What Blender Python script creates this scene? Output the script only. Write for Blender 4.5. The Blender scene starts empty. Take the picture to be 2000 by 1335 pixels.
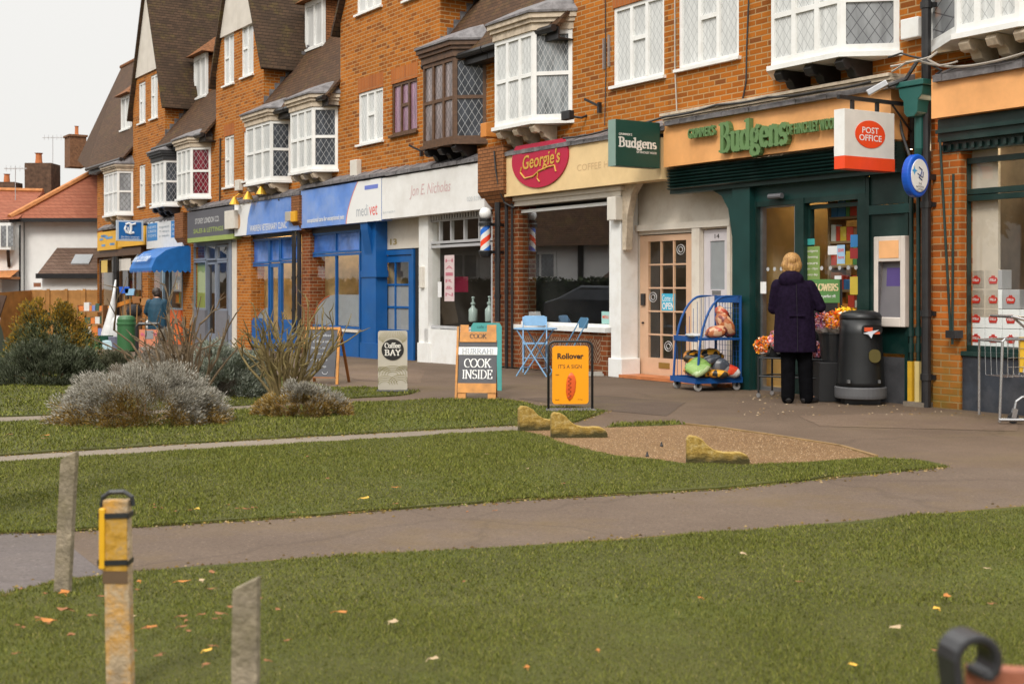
import bpy, bmesh, math, random
import numpy as np
from mathutils import Vector, Matrix
R = math.radians
random.seed(7); RNG = np.random.default_rng(7)
scene = bpy.context.scene
COL = scene.collection
# ------------------------------------------------------------------ camera
cam = bpy.data.objects.new("camera", bpy.data.cameras.new("camera")); COL.objects.link(cam)
cam.data.sensor_width = 36; cam.data.lens = 45
cam.data.shift_y = -0.0512
cam.location = (0, 0, 1.3); cam.rotation_euler = (R(90), 0, 0)
cam.data.clip_start = 0.05; cam.data.clip_end = 900
cam.data.dof.use_dof = True; cam.data.dof.focus_distance = 15.5; cam.data.dof.aperture_fstop = 4.2
scene.camera = cam
# ------------------------------------------------------------------ light: overcast sky and a broad weak sun
SUN_EL, SUN_AZ = R(42), R(200)     # azimuth measured clockwise from +Y
w = bpy.data.worlds.new("World"); scene.world = w; w.use_nodes = True
nt = w.node_tree; nt.nodes.clear()
def N(t, nt_=None, **k):
    n = (nt_ or nt).nodes.new(t)
    for a, b in k.items(): setattr(n, a, b)
    return n
sky = N('ShaderNodeTexSky', sky_type='NISHITA', sun_disc=False, sun_elevation=SUN_EL, sun_rotation=SUN_AZ)
tc = N('ShaderNodeTexCoord'); sp = N('ShaderNodeSeparateXYZ'); nt.links.new(tc.outputs['Generated'], sp.inputs[0])
rp = N('ShaderNodeValToRGB'); nt.links.new(sp.outputs['Z'], rp.inputs[0])       # cloud layer: dim at the horizon, bright overhead
e = rp.color_ramp.elements; e[0].position = 0.0; e[0].color = (.77, .755, .725, 1); e[1].position = 0.9; e[1].color = (1, .98, .94, 1)
mp = N('ShaderNodeMapRange'); nt.links.new(sp.outputs['Z'], mp.inputs[0])
mp.inputs[1].default_value = 0.22; mp.inputs[2].default_value = 0.95; mp.inputs[3].default_value = 1.0; mp.inputs[4].default_value = 2.6
vm = N('ShaderNodeVectorMath', operation='SCALE'); nt.links.new(rp.outputs[0], vm.inputs[0]); nt.links.new(mp.outputs[0], vm.inputs['Scale'])
b1 = N('ShaderNodeBackground'); b1.inputs[1].default_value = 0.05; nt.links.new(sky.outputs[0], b1.inputs[0])
b2 = N('ShaderNodeBackground'); b2.inputs[1].default_value = 0.92; nt.links.new(vm.outputs[0], b2.inputs[0])
ms = N('ShaderNodeMixShader'); ms.inputs[0].default_value = 0.9; nt.links.new(b1.outputs[0], ms.inputs[1]); nt.links.new(b2.outputs[0], ms.inputs[2])
wo = N('ShaderNodeOutputWorld'); nt.links.new(ms.outputs[0], wo.inputs[0])
sd = bpy.data.lights.new("sun", 'SUN'); sd.energy = 1.5; sd.angle = R(16); sd.color = (1, .95, .87)
sun = bpy.data.objects.new("sun", sd); COL.objects.link(sun)
sdir = Vector((math.sin(SUN_AZ)*math.cos(SUN_EL), math.cos(SUN_AZ)*math.cos(SUN_EL), math.sin(SUN_EL)))
sun.rotation_euler = sdir.to_track_quat('Z', 'Y').to_euler()
scene.view_settings.view_transform = 'Standard'; scene.view_settings.look = 'None'
scene.view_settings.exposure = 0.38; scene.view_settings.gamma = 1
scene.cycles.max_bounces = 7; scene.cycles.diffuse_bounces = 3; scene.cycles.glossy_bounces = 3
scene.cycles.transparent_max_bounces = 12; scene.cycles.caustics_reflective = False; scene.cycles.caustics_refractive = False

# ------------------------------------------------------------------ facade frame: u runs along the parade towards the viewer, w out to the street
FPX = 2500.0; X0 = 13.81; CH = 1.3
D = Vector((.539, -.842, 0)).normalized(); NN = Vector((-.842, -.539, 0)).normalized()
O = Vector((X0, 0, 0)); ANG = math.atan2(D.y, D.x)
def Yd(x, w=0):
    r = Vector(((x-1000)/FPX, 1, 0)); return (w + O.dot(NN)) / r.dot(NN)
def U(x, w=0):
    Y = Yd(x, w); return (Vector(((x-1000)/FPX*Y, Y, 0)) - O).dot(D)
def Z(x, y, w=0): return CH + (565-y)/FPX*Yd(x, w)
def gz(Y): return -max(0.0, Y-20)*.0155      # the pavement falls away gently to the far end
def G(x, y, z=0.0):
    Y = (CH-z)*FPX/(y-565); return Vector(((x-1000)/FPX*Y, Y, z))
def W(x, y, Y): return Vector(((x-1000)/FPX*Y, Y, CH+(565-y)/FPX*Y))
def f2w(u, y, z): p = O + D*u - NN*y; return Vector((p.x, p.y, z))
def onroof(x, y, y0, z0, sl):      # ray against the front roof slope z = z0 + sl*(y-y0); returns u, y, z
    lo, hi = -3.0, 12.0
    for _ in range(50):
        m = (lo+hi)/2
        if Z(x, y, -m) > z0 + sl*(m-y0): lo = m
        else: hi = m
    return U(x, -m), m, Z(x, y, -m)

UDROP = U(955)
# ------------------------------------------------------------------ mesh helpers
BASE = {}
class MB:
    def __init__(s): s.v = []; s.f = []
    def add(s, vs, fs):
        o = len(s.v); s.v += [tuple(p) for p in vs]; s.f += [tuple(i+o for i in f) for f in fs]; return s
    def box(s, x0, x1, y0, y1, z0, z1):
        if x0 > x1: x0, x1 = x1, x0
        if y0 > y1: y0, y1 = y1, y0
        if z0 > z1: z0, z1 = z1, z0
        return s.add([(x0,y0,z0),(x1,y0,z0),(x1,y1,z0),(x0,y1,z0),(x0,y0,z1),(x1,y0,z1),(x1,y1,z1),(x0,y1,z1)],
            [(0,3,2,1),(4,5,6,7),(0,1,5,4),(1,2,6,5),(2,3,7,6),(3,0,4,7)])
    def quad(s, a, b, c, d): return s.add([a,b,c,d], [(0,1,2,3)])
    def hexa(s, p): return s.add(p, [(0,3,2,1),(4,5,6,7),(0,1,5,4),(1,2,6,5),(2,3,7,6),(3,0,4,7)])
    def slab(s, a, b, c, d, t):     # a quad thickened by t along its normal
        a, b, c, d = map(Vector, (a, b, c, d)); n = (b-a).cross(d-a).normalized()*t
        return s.hexa([a-n, b-n, c-n, d-n, a, b, c, d])
    def seg(s, p0, p1, z0, z1, t0, t1):   # upright box along a plan segment, t outward to the right-hand front
        p0 = Vector(p0); p1 = Vector(p1); d = (p1-p0).normalized(); n = Vector((d.y, -d.x))
        q = [p0+n*t1, p1+n*t1, p1+n*t0, p0+n*t0]
        return s.hexa([(a.x,a.y,z0) for a in q] + [(a.x,a.y,z1) for a in q])
    def bar(s, p0, p1, w, h=None, up=(0,0,1)):
        h = h or w; p0 = Vector(p0); p1 = Vector(p1); d = (p1-p0).normalized(); up = Vector(up)
        if abs(d.dot(up)) > .98: up = Vector((0,1,0))
        a = d.cross(up).normalized()*w/2; b = a.cross(d).normalized()*h/2
        return s.hexa([p0-a-b, p0+a-b, p1+a-b, p1-a-b, p0-a+b, p0+a+b, p1+a+b, p1-a+b])
    def tube(s, pts, r, n=8, cap=True):
        pts = [Vector(p) for p in pts]; rs = r if isinstance(r, (list, tuple)) else [r]*len(pts)
        rings = []; o = len(s.v); ref = None
        for i, p in enumerate(pts):
            d = (pts[min(i+1, len(pts)-1)] - pts[max(i-1, 0)]).normalized()
            if ref is None: ref = Vector((0,0,1)) if abs(d.z) < .9 else Vector((1,0,0))
            a = d.cross(ref)
            if a.length < 1e-4: a = d.cross(Vector((0,1,0)))
            a.normalize(); b = a.cross(d).normalized(); ref = b
            for k in range(n):
                t = 2*math.pi*k/n; s.v.append(tuple(p + (a*math.cos(t)+b*math.sin(t))*rs[i]))
        for i in range(len(pts)-1):
            for k in range(n):
                k2 = (k+1) % n; s.f.append((o+i*n+k, o+i*n+k2, o+(i+1)*n+k2, o+(i+1)*n+k))
        if cap: s.f.append(tuple(o+k for k in range(n))); s.f.append(tuple(o+(len(pts)-1)*n+k for k in range(n))[::-1])
        return s
    def lathe(s, prof, c=(0,0,0), n=20, sx=1, sy=1, axis='z'):
        o = len(s.v)
        for r, z in prof:
            for k in range(n):
                t = 2*math.pi*k/n; x, y = r*math.cos(t)*sx, r*math.sin(t)*sy
                p = (x, y, z) if axis == 'z' else ((x, z, y) if axis == 'y' else (z, x, y))
                s.v.append((c[0]+p[0], c[1]+p[1], c[2]+p[2]))
        m = len(prof)
        for i in range(m-1):
            for k in range(n):
                k2 = (k+1) % n; s.f.append((o+i*n+k, o+i*n+k2, o+(i+1)*n+k2, o+(i+1)*n+k))
        s.f.append(tuple(o+k for k in range(n))[::-1]); s.f.append(tuple(o+(m-1)*n+k for k in range(n)))
        return s
    def prism(s, poly, axis, a, b):   # 2D polygon extruded: axis 'x' poly=(y,z), 'y' poly=(x,z), 'z' poly=(x,y)
        f = {'x': lambda p, t: (t, p[0], p[1]), 'y': lambda p, t: (p[0], t, p[1]), 'z': lambda p, t: (p[0], p[1], t)}[axis]
        n = len(poly); vs = [f(p, a) for p in poly] + [f(p, b) for p in poly]
        fs = [tuple(range(n)), tuple(range(2*n-1, n-1, -1))] + [(i, i+n, (i+1) % n+n, (i+1) % n) for i in range(n)]
        return s.add(vs, fs)
    def ball(s, c, r, n=12, sx=1, sy=1, sz=1):
        m = n//2+1; prof = [(r*math.sin(math.pi*i/m)+1e-5, -r*sz*math.cos(math.pi*i/m)) for i in range(m+1)]
        return s.lathe(prof, c, n, sx, sy)
    def wall(s, x0, x1, z0, z1, y, holes=(), depth=.1):
        xs = sorted({x0, x1} | {v for h in holes for v in h[:2] if x0 < v < x1}); zs = sorted({z0, z1} | {v for h in holes for v in h[2:] if z0 < v < z1})
        for i in range(len(xs)-1):
            for j in range(len(zs)-1):
                cx, cz = (xs[i]+xs[i+1])/2, (zs[j]+zs[j+1])/2
                if any(h[0] < cx < h[1] and h[2] < cz < h[3] for h in holes): continue
                s.quad((xs[i],y,zs[j]), (xs[i+1],y,zs[j]), (xs[i+1],y,zs[j+1]), (xs[i],y,zs[j+1]))
        for a, b, c, d in holes:
            q = [(a,c),(b,c),(b,d),(a,d)]
            for k in range(4):
                p, r_ = q[k], q[(k+1) % 4]
                s.quad((p[0],y,p[1]), (p[0],y+depth,p[1]), (r_[0],y+depth,r_[1]), (r_[0],y,r_[1]))
        return s
    def xf(s, fn): s.v = [tuple(fn(Vector(p))) for p in s.v]; return s
    def build(s, name, mat, parent=None, smooth=False, base=None, bevel=0, sub=0):
        b = Vector(base) if base is not None else (BASE.get(parent.name, Vector()) if parent else Vector())
        r = parent
        while r is not None and r.parent: r = r.parent
        if r is not None and r.name.startswith('shop_house'): s.v = [(p[0], p[1], -.5) if (p[2] < .035 and p[0] < UDROP) else p for p in s.v]
        me = bpy.data.meshes.new(name)
        me.from_pydata([(p[0]-b[0], p[1]-b[1], p[2]-b[2]) for p in s.v], [], s.f)
        if mat: me.materials.append(mat)
        bm = bmesh.new(); bm.from_mesh(me); bmesh.ops.recalc_face_normals(bm, faces=bm.faces); bm.to_mesh(me); bm.free()
        if smooth: me.polygons.foreach_set('use_smooth', [True]*len(me.polygons))
        o = bpy.data.objects.new(name, me); COL.objects.link(o)
        if parent: o.parent = parent
        BASE[o.name] = b
        if bevel:
            m = o.modifiers.new('bevel', 'BEVEL'); m.width = bevel; m.segments = 2; m.limit_method = 'ANGLE'
        if sub:
            m = o.modifiers.new('sub', 'SUBSURF'); m.levels = sub; m.render_levels = sub
        return o
def tag(o, label=None, cat=None, group=None, kind=None):
    if label: o['label'] = label
    if cat: o['category'] = cat
    if group: o['group'] = group
    if kind: o['kind'] = kind
    return o
def thing(name, label, cat, base, frame='F', group=None):
    """frame 'F': facade coordinates; 'W': world coordinates; a number: own local coordinates turned by it"""
    o = bpy.data.objects.new(name, None); COL.objects.link(o); o.empty_display_size = .1
    if frame == 'F': o.location = f2w(*base); o.rotation_euler.z = ANG; BASE[o.name] = Vector(base)
    elif frame == 'W': o.location = base; BASE[o.name] = Vector(base)
    else: o.location = base; o.rotation_euler.z = frame; BASE[o.name] = Vector()
    return tag(o, label, cat, group)
def solo(mb, name, mat, label, cat, base, frame='F', group=None, **k):
    if frame == 'F': o = mb.build(name, mat, base=base, **k); o.location = f2w(*base); o.rotation_euler.z = ANG
    elif frame == 'W': o = mb.build(name, mat, base=base, **k); o.location = base
    else: o = mb.build(name, mat, base=(0,0,0), **k); o.location = base; o.rotation_euler.z = frame
    return tag(o, label, cat, group)
def copy_tree(o, parent=None):
    c = o.copy(); COL.objects.link(c); BASE[c.name] = BASE.get(o.name, Vector())
    if parent: c.parent = parent
    for ch in list(o.children): copy_tree(ch, c)
    return c
def mesh_np(name, V, Fc, mat, parent=None):
    me = bpy.data.meshes.new(name); k = Fc.shape[1]
    me.vertices.add(len(V)); me.vertices.foreach_set('co', V.astype(np.float32).ravel())
    me.loops.add(Fc.size); me.loops.foreach_set('vertex_index', Fc.astype(np.int32).ravel())
    me.polygons.add(len(Fc)); me.polygons.foreach_set('loop_start', np.arange(0, Fc.size, k, dtype=np.int32))
    me.polygons.foreach_set('loop_total', np.full(len(Fc), k, dtype=np.int32))
    me.update(calc_edges=True); me.materials.append(mat)
    o = bpy.data.objects.new(name, me); COL.objects.link(o)
    if parent: o.parent = parent
    return o
_tc = {}
def glyph(s, bold=0.0, res=3):
    k = (s, bold, res)
    if k in _tc: return _tc[k]
    c = bpy.data.curves.new('lettering', 'FONT'); c.body = s; c.resolution_u = res; c.offset = bold; c.fill_mode = 'FRONT'
    o = bpy.data.objects.new('lettering', c); COL.objects.link(o)
    dg = bpy.context.evaluated_depsgraph_get(); me = bpy.data.meshes.new_from_object(o.evaluated_get(dg))
    V = [tuple(v.co) for v in me.vertices]; Fs = [tuple(p.vertices) for p in me.polygons]
    bpy.data.objects.remove(o); bpy.data.curves.remove(c); bpy.data.meshes.remove(me)
    _tc[k] = (V, Fs); return V, Fs
def text(parent, s, org, ax, up, wd, ht, mat, bold=0.0, shear=0.0, depth=0, name='lettering'):
    """lettering filling a wd x ht rectangle whose lower left corner is org; org in the parent's absolute coordinates"""
    V, Fs = glyph(s, bold)
    if not V: return None
    xs = [v[0]+shear*v[1] for v in V]; ys = [v[1] for v in V]
    x0, x1, y0, y1 = min(xs), max(xs), min(ys), max(ys)
    ax = Vector(ax).normalized(); up = Vector(up).normalized(); org = Vector(org); n = ax.cross(up)
    mb = MB(); P = [org + ax*((x-x0)/(x1-x0)*wd) + up*((y-y0)/(y1-y0)*ht) for x, y in zip(xs, ys)]
    if depth:
        from collections import Counter
        k = len(P); mb.add([p+n*depth for p in P] + P, Fs)
        c = Counter(frozenset((f[i], f[(i+1) % len(f)])) for f in Fs for i in range(len(f)))
        for f in Fs:
            for i in range(len(f)):
                a, b = f[i], f[(i+1) % len(f)]
                if c[frozenset((a, b))] == 1: mb.f.append((a, b, b+k, a+k))
    else: mb.add(P, Fs)
    b = BASE.get(parent.name, Vector())
    me = bpy.data.meshes.new(name); me.from_pydata([tuple(Vector(p)-b) for p in mb.v], [], mb.f); me.materials.append(mat)
    o = bpy.data.objects.new(name, me); COL.objects.link(o); o.parent = parent; BASE[o.name] = b
    return o
def textF(parent, s, x0, x1, yt, yb, w, mat, **k):
    xm = (x0+x1)/2; u0, u1 = U(x0, w), U(x1, w)
    return text(parent, s, (u0, -w, Z(xm, yb, w)), (1,0,0), (0,0,1), u1-u0, Z(xm, yt, w)-Z(xm, yb, w), mat, **k)
def RP(x0, x1, yt, yb, w=0):
    xm = (x0+x1)/2; return U(x0, w), U(x1, w), Z(xm, yb, w), Z(xm, yt, w)
def panel(parent, name, x0, x1, yt, yb, w0, w1, mat, **k):
    a, b, c, d = RP(x0, x1, yt, yb, w1)
    return MB().box(a, b, -w0, -w1, c, d).build(name, mat, parent, **k)

# ------------------------------------------------------------------ materials
MATS = {}
def newmat(name):
    m = bpy.data.materials.new(name); m.use_nodes = True; n = m.node_tree; n.nodes.clear()
    out = n.nodes.new('ShaderNodeOutputMaterial'); p = n.nodes.new('ShaderNodeBsdfPrincipled'); n.links.new(p.outputs[0], out.inputs[0])
    return m, n, p, out
def ramp(n, fac, stops):
    r = n.nodes.new('ShaderNodeValToRGB'); n.links.new(fac, r.inputs[0]); el = r.color_ramp.elements
    while len(el) < len(stops): el.new(.5)
    for e_, (pos, c) in zip(el, stops): e_.position = pos; e_.color = (*c, 1)
    return r.outputs[0]
def noise(n, vec, scale, detail=4, rough=.55):
    t = n.nodes.new('ShaderNodeTexNoise'); t.inputs['Scale'].default_value = scale; t.inputs['Detail'].default_value = detail; t.inputs['Roughness'].default_value = rough
    if vec is not None: n.links.new(vec, t.inputs['Vector'])
    return t.outputs['Fac']
def mixc(n, fac, a, b, mode='MIX'):
    m = n.nodes.new('ShaderNodeMix'); m.data_type = 'RGBA'; m.blend_type = mode
    for sock, v in ((m.inputs[0], fac), (m.inputs[6], a), (m.inputs[7], b)):
        if hasattr(v, 'type') and hasattr(v, 'is_linked'): n.links.new(v, sock)
        elif isinstance(v, (int, float)): sock.default_value = v
        else: sock.default_value = (*v, 1)
    return m.outputs[2]
def mth(n, op, a, b=None, c=None):
    m = n.nodes.new('ShaderNodeMath'); m.operation = op
    for i, v in enumerate((a, b, c)):
        if v is None: continue
        if isinstance(v, (int, float)): m.inputs[i].default_value = v
        else: n.links.new(v, m.inputs[i])
    return m.outputs[0]
def bump(n, p, h, strength, dist=.01):
    b = n.nodes.new('ShaderNodeBump'); b.inputs['Strength'].default_value = strength; b.inputs['Distance'].default_value = dist
    n.links.new(h, b.inputs['Height']); n.links.new(b.outputs[0], p.inputs['Normal'])
def objco(n): return n.nodes.new('ShaderNodeTexCoord').outputs['Object']
def M(name, col, rough=.5, var=.15, scale=6, bmp=0.0, metal=0.0, dirt=None, dscale=2.0, damt=.5, bs=40, spec=None):
    if name in MATS: return MATS[name]
    m, n, p, out = newmat(name); co = objco(n); f = noise(n, co, scale)
    c = ramp(n, f, [(.3, tuple(x*(1-var) for x in col)), (.7, tuple(min(1, x*(1+var)) for x in col))])
    if dirt:
        g = noise(n, co, dscale, 6, .65)
        k = n.nodes.new('ShaderNodeMapRange'); n.links.new(g, k.inputs[0]); k.inputs[1].default_value = .45; k.inputs[2].default_value = .68; k.inputs[4].default_value = damt
        c = mixc(n, k.outputs[0], c, dirt)
    n.links.new(c, p.inputs['Base Color']); p.inputs['Roughness'].default_value = rough; p.inputs['Metallic'].default_value = metal
    if spec is not None: p.inputs['Specular IOR Level'].default_value = spec
    if bmp: bump(n, p, noise(n, co, bs, 5), bmp)
    MATS[name] = m; return m
def wallvec(n, diag=True):      # (x+y, z) of the facade frame so that fronts and side faces both carry courses
    co = objco(n); s = n.nodes.new('ShaderNodeSeparateXYZ'); n.links.new(co, s.inputs[0])
    c = n.nodes.new('ShaderNodeCombineXYZ'); n.links.new(mth(n, 'ADD', s.outputs[0], s.outputs[1]), c.inputs[0]); n.links.new(s.outputs[2], c.inputs[1])
    return co, c.outputs[0], s
def brickmat(name, c1, c2, mort, bw=.225, bh=.075, ms=.009, dark=(.10, .035, .02), moss=False, bmp=.6, off=.5):
    m, n, p, out = newmat(name); co, v, s = wallvec(n)
    b = n.nodes.new('ShaderNodeTexBrick'); n.links.new(v, b.inputs['Vector'])
    b.inputs['Scale'].default_value = 1; b.inputs['Brick Width'].default_value = bw; b.inputs['Row Height'].default_value = bh
    b.inputs['Mortar Size'].default_value = ms; b.inputs['Mortar Smooth'].default_value = .3; b.inputs['Bias'].default_value = 0; b.offset = off
    b.inputs['Color1'].default_value = (0, 0, 0, 1); b.inputs['Color2'].default_value = (1, 1, 1, 1); b.inputs['Mortar'].default_value = (.5, .5, .5, 1)
    r = n.nodes.new('ShaderNodeSeparateColor'); n.links.new(b.outputs['Color'], r.inputs[0])
    bc = ramp(n, r.outputs[0], [(.0, dark), (.10, tuple((a+d)/2 for a, d in zip(dark, c1))), (.22, c1), (.55, tuple((x+y)/2 for x, y in zip(c1, c2))), (1.0, c2)])
    ns = noise(n, co, 1.3, 5); bc = mixc(n, mth(n, 'MULTIPLY', ns, .5), bc, (c1[0]*.55, c1[1]*.5, c1[2]*.5)); big = n.nodes.new('ShaderNodeMapRange'); n.links.new(noise(n, co, .45, 6, .65), big.inputs[0]); big.inputs[1].default_value = .48; big.inputs[2].default_value = .72; big.inputs[4].default_value = .55; bc = mixc(n, big.outputs[0], bc, (c1[0]*.40, c1[1]*.45, c1[2]*.9))
    fine = noise(n, co, 70, 3); bc = mixc(n, mth(n, 'MULTIPLY', fine, .35), bc, (c2[0]*1.1, c2[1]*1.15, c2[2]*1.2))
    c = mixc(n, b.outputs['Fac'], bc, mort)
    if moss:
        mz = n.nodes.new('ShaderNodeMapRange'); n.links.new(s.outputs[2], mz.inputs[0]); mz.inputs[1].default_value = .25; mz.inputs[2].default_value = 1.0; mz.inputs[3].default_value = 1.0; mz.inputs[4].default_value = 0
        mm = mth(n, 'MULTIPLY', mz.outputs[0], mth(n, 'MULTIPLY', noise(n, co, 5, 4), 1.2)); c = mixc(n, mm, c, (.13, .11, .02))
    n.links.new(c, p.inputs['Base Color']); p.inputs['Roughness'].default_value = .9; p.inputs['Specular IOR Level'].default_value = .15
    h = mth(n, 'ADD', mth(n, 'SUBTRACT', 1.0, b.outputs['Fac']), mth(n, 'MULTIPLY', noise(n, co, 60, 3), .5)); bump(n, p, h, bmp, .008)
    MATS[name] = m; return m
def tilemat(name, c1, c2, gap=(.02,.015,.01), bh=.085, bw=.17, moss=.3, mosscol=(.12, .09, .02)):
    return _tile(name, c1, c2, gap, bh, bw, moss, mosscol)
def _tile(name, c1, c2, gap, bh, bw, moss, mosscol):
    m, n, p, out = newmat(name); co, v, s = wallvec(n)
    b = n.nodes.new('ShaderNodeTexBrick'); n.links.new(v, b.inputs['Vector'])
    b.inputs['Scale'].default_value = 1; b.inputs['Brick Width'].default_value = bw; b.inputs['Row Height'].default_value = bh
    b.inputs['Mortar Size'].default_value = .006; b.inputs['Mortar Smooth'].default_value = .2
    b.inputs['Color1'].default_value = (0, 0, 0, 1); b.inputs['Color2'].default_value = (1, 1, 1, 1); b.inputs['Mortar'].default_value = (.4, .4, .4, 1)
    r = n.nodes.new('ShaderNodeSeparateColor'); n.links.new(b.outputs['Color'], r.inputs[0])
    bc = mixc(n, r.outputs[0], c1, c2); bc = mixc(n, mth(n, 'MULTIPLY', noise(n, co, .9, 5), .6), bc, tuple(x*.5 for x in c1))
    mk = n.nodes.new('ShaderNodeMapRange'); n.links.new(noise(n, co, 2.2, 6, .7), mk.inputs[0]); mk.inputs[1].default_value = .52; mk.inputs[2].default_value = .7; mk.inputs[4].default_value = moss
    bc = mixc(n, mk.outputs[0], bc, mosscol)
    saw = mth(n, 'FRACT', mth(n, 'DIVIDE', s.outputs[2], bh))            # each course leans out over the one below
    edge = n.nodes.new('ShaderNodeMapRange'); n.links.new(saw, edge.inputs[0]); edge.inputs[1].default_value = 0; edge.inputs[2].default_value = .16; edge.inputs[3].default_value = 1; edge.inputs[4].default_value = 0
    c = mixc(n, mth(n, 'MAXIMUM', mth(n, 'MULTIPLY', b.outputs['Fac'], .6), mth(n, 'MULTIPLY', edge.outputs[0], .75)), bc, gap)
    n.links.new(c, p.inputs['Base Color']); p.inputs['Roughness'].default_value = .85; p.inputs['Specular IOR Level'].default_value = .2
    h = mth(n, 'SUBTRACT', mth(n, 'SUBTRACT', 1.0, saw), mth(n, 'MULTIPLY', b.outputs['Fac'], .6)); bump(n, p, h, .9, .02)
    MATS[name] = m; return m
def leaded(name, glass, lead, dx=.115, dz=.165, th=.055, rough=.12, drape=.25, fold=22, spec=.5):
    m, n, p, out = newmat(name); co, v, s = wallvec(n); h = mth(n, 'ADD', s.outputs[0], s.outputs[1])
    wob = noise(n, co, 9, 2); z = s.outputs[2]
    c = n.nodes.new('ShaderNodeCombineXYZ'); n.links.new(mth(n, 'MULTIPLY', h, fold), c.inputs[0]); n.links.new(mth(n, 'MULTIPLY', z, 1.4), c.inputs[1])
    nf = noise(n, c.outputs[0], 1.0, 3)
    g = ramp(n, nf, [(.3, tuple(x*(1-drape) for x in glass)), (.7, tuple(min(1, x*(1+drape)) for x in glass))])
    def line(sign):
        t = mth(n, 'ADD', mth(n, 'DIVIDE', h, dx), mth(n, 'MULTIPLY', mth(n, 'DIVIDE', z, dz), sign)); t = mth(n, 'ADD', t, 400.0)
        f = mth(n, 'FRACT', t); return mth(n, 'LESS_THAN', mth(n, 'ABSOLUTE', mth(n, 'SUBTRACT', f, .5)), th)
    k = mth(n, 'MAXIMUM', line(1), line(-1)); c = mixc(n, k, g, lead) if th > 0 else g
    n.links.new(c, p.inputs['Base Color']); p.inputs['Roughness'].default_value = rough; p.inputs['Specular IOR Level'].default_value = spec
    bump(n, p, wob, .08, .02)
    MATS[name] = m; return m
def shopglass(name, tint=(.9, .93, .92), refl=1.35, base=.03):
    m, n, p, out = newmat(name); n.nodes.remove(p)
    t = n.nodes.new('ShaderNodeBsdfTransparent'); t.inputs[0].default_value = (*tint, 1)
    g = n.nodes.new('ShaderNodeBsdfGlossy'); g.inputs['Roughness'].default_value = .01; g.inputs[0].default_value = (.95, .97, 1, 1)
    fr = n.nodes.new('ShaderNodeFresnel'); gb_ = n.nodes.new('ShaderNodeNewGeometry'); n.links.new(mth(n, 'MULTIPLY_ADD', gb_.outputs['Backfacing'], 1/1.5-1.5, 1.5), fr.inputs[0])
    k = mth(n, 'MULTIPLY_ADD', fr.outputs[0], refl, base); k2 = mth(n, 'MINIMUM', k, .9)
    mx = n.nodes.new('ShaderNodeMixShader'); n.links.new(k2, mx.inputs[0]); n.links.new(t.outputs[0], mx.inputs[1]); n.links.new(g.outputs[0], mx.inputs[2]); n.links.new(mx.outputs[0], out.inputs[0])
    MATS[name] = m; return m
def islandmat(name, stops, rough=.8, nz=.3, spec=.2, nsc=1.7):      # foliage: a shade per leaf
    m, n, p, out = newmat(name); g = n.nodes.new('ShaderNodeNewGeometry'); c = ramp(n, g.outputs['Random Per Island'], stops)
    co = objco(n); c = mixc(n, mth(n, 'MULTIPLY', noise(n, co, nsc, 4), nz), c, tuple(x*.6 for x in stops[0][1]))
    n.links.new(c, p.inputs['Base Color']); p.inputs['Roughness'].default_value = rough; p.inputs['Specular IOR Level'].default_value = spec
    MATS[name] = m; return m
BRICK = brickmat('orange_brick', (.34, .092, .010), (.54, .176, .023), (.42, .26, .12), ms=.010)
BRICKD = brickmat('brown_brick', (.17, .042, .015), (.30, .085, .024), (.30, .21, .13))
BRICKM = brickmat('mossy_brick', (.37, .085, .013), (.55, .165, .03), (.38, .24, .12), moss=True)
HEADER = brickmat('soldier_brick', (.42, .12, .03), (.50, .17, .045), (.34, .18, .09), bw=.07, bh=.3, ms=.006, off=0, dark=(.3, .09, .03))
TILE = tilemat('brown_roof_tile', (.065, .033, .018), (.115, .058, .028))
TILEG = tilemat('dark_roof_tile', (.05, .030, .018), (.09, .052, .030), moss=.5)
TILEH = tilemat('hung_tile', (.22, .085, .03), (.32, .13, .05), bh=.06, bw=.15, moss=.1)
WHITE = M('white_upvc', (.82, .82, .80), .35, .03, 3, dirt=(.55, .5, .42), dscale=5, damt=.25)
CREAM = M('cream_paint', (.72, .66, .57), .5, .06, 4, dirt=(.35, .27, .2), dscale=4, damt=.35)
CORBEL = M('cream_timber', (.60, .50, .38), .6, .12, 8, dirt=(.2, .15, .1), dscale=7, damt=.5, bmp=.2)
BROWNT = M('brown_timber', (.10, .047, .02), .5, .3, 14, bmp=.2)
BLACK = M('black_paint', (.018, .017, .018), .4, .3, 9, bmp=.1)
BLACKP = M('black_plastic', (.016, .017, .019), .38, .3, 6, bmp=.05)
LEAD = M('lead_flashing', (.17, .16, .165), .6, .35, 7, bmp=.5, bs=18, dirt=(.06, .05, .05), dscale=9, damt=.7)
RENDER = M('pale_render', (.62, .57, .50), .85, .06, 3, bmp=.3, bs=60, dirt=(.45, .4, .33), dscale=1.2, damt=.4)
GREEN = M('dark_green_paint', (.003, .024, .020), .38, .18, 3, dirt=(.03, .05, .045), dscale=3, damt=.5, bmp=.05)
GREEN2 = M('mid_green_paint', (.006, .040, .036), .4, .15, 3)
BLUE = M('blue_paint', (.006, .095, .32), .35, .12, 3, dirt=(.03, .12, .3), damt=.4)
GREYP = M('grey_paint', (.21, .24, .30), .45, .08, 3)
GREYL = M('pale_grey_paint', (.42, .42, .43), .45, .08, 3)
CURT = leaded('net_curtain_glass', (.60, .61, .60), (.36, .37, .37), th=.035, drape=.16)
DARKG = leaded('dark_leaded_glass', (.035, .04, .05), (.36, .37, .38), th=.038, dx=.17, dz=.20, drape=.8, fold=3)
GREYG = leaded('grey_leaded_glass', (.26, .27, .28), (.09, .09, .10), th=.04, dx=.19, dz=.19, drape=.35, fold=5)
PURPG = leaded('purple_curtain_glass', (.30, .17, .24), (.14, .07, .1), th=.03, drape=.5, fold=16)
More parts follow.
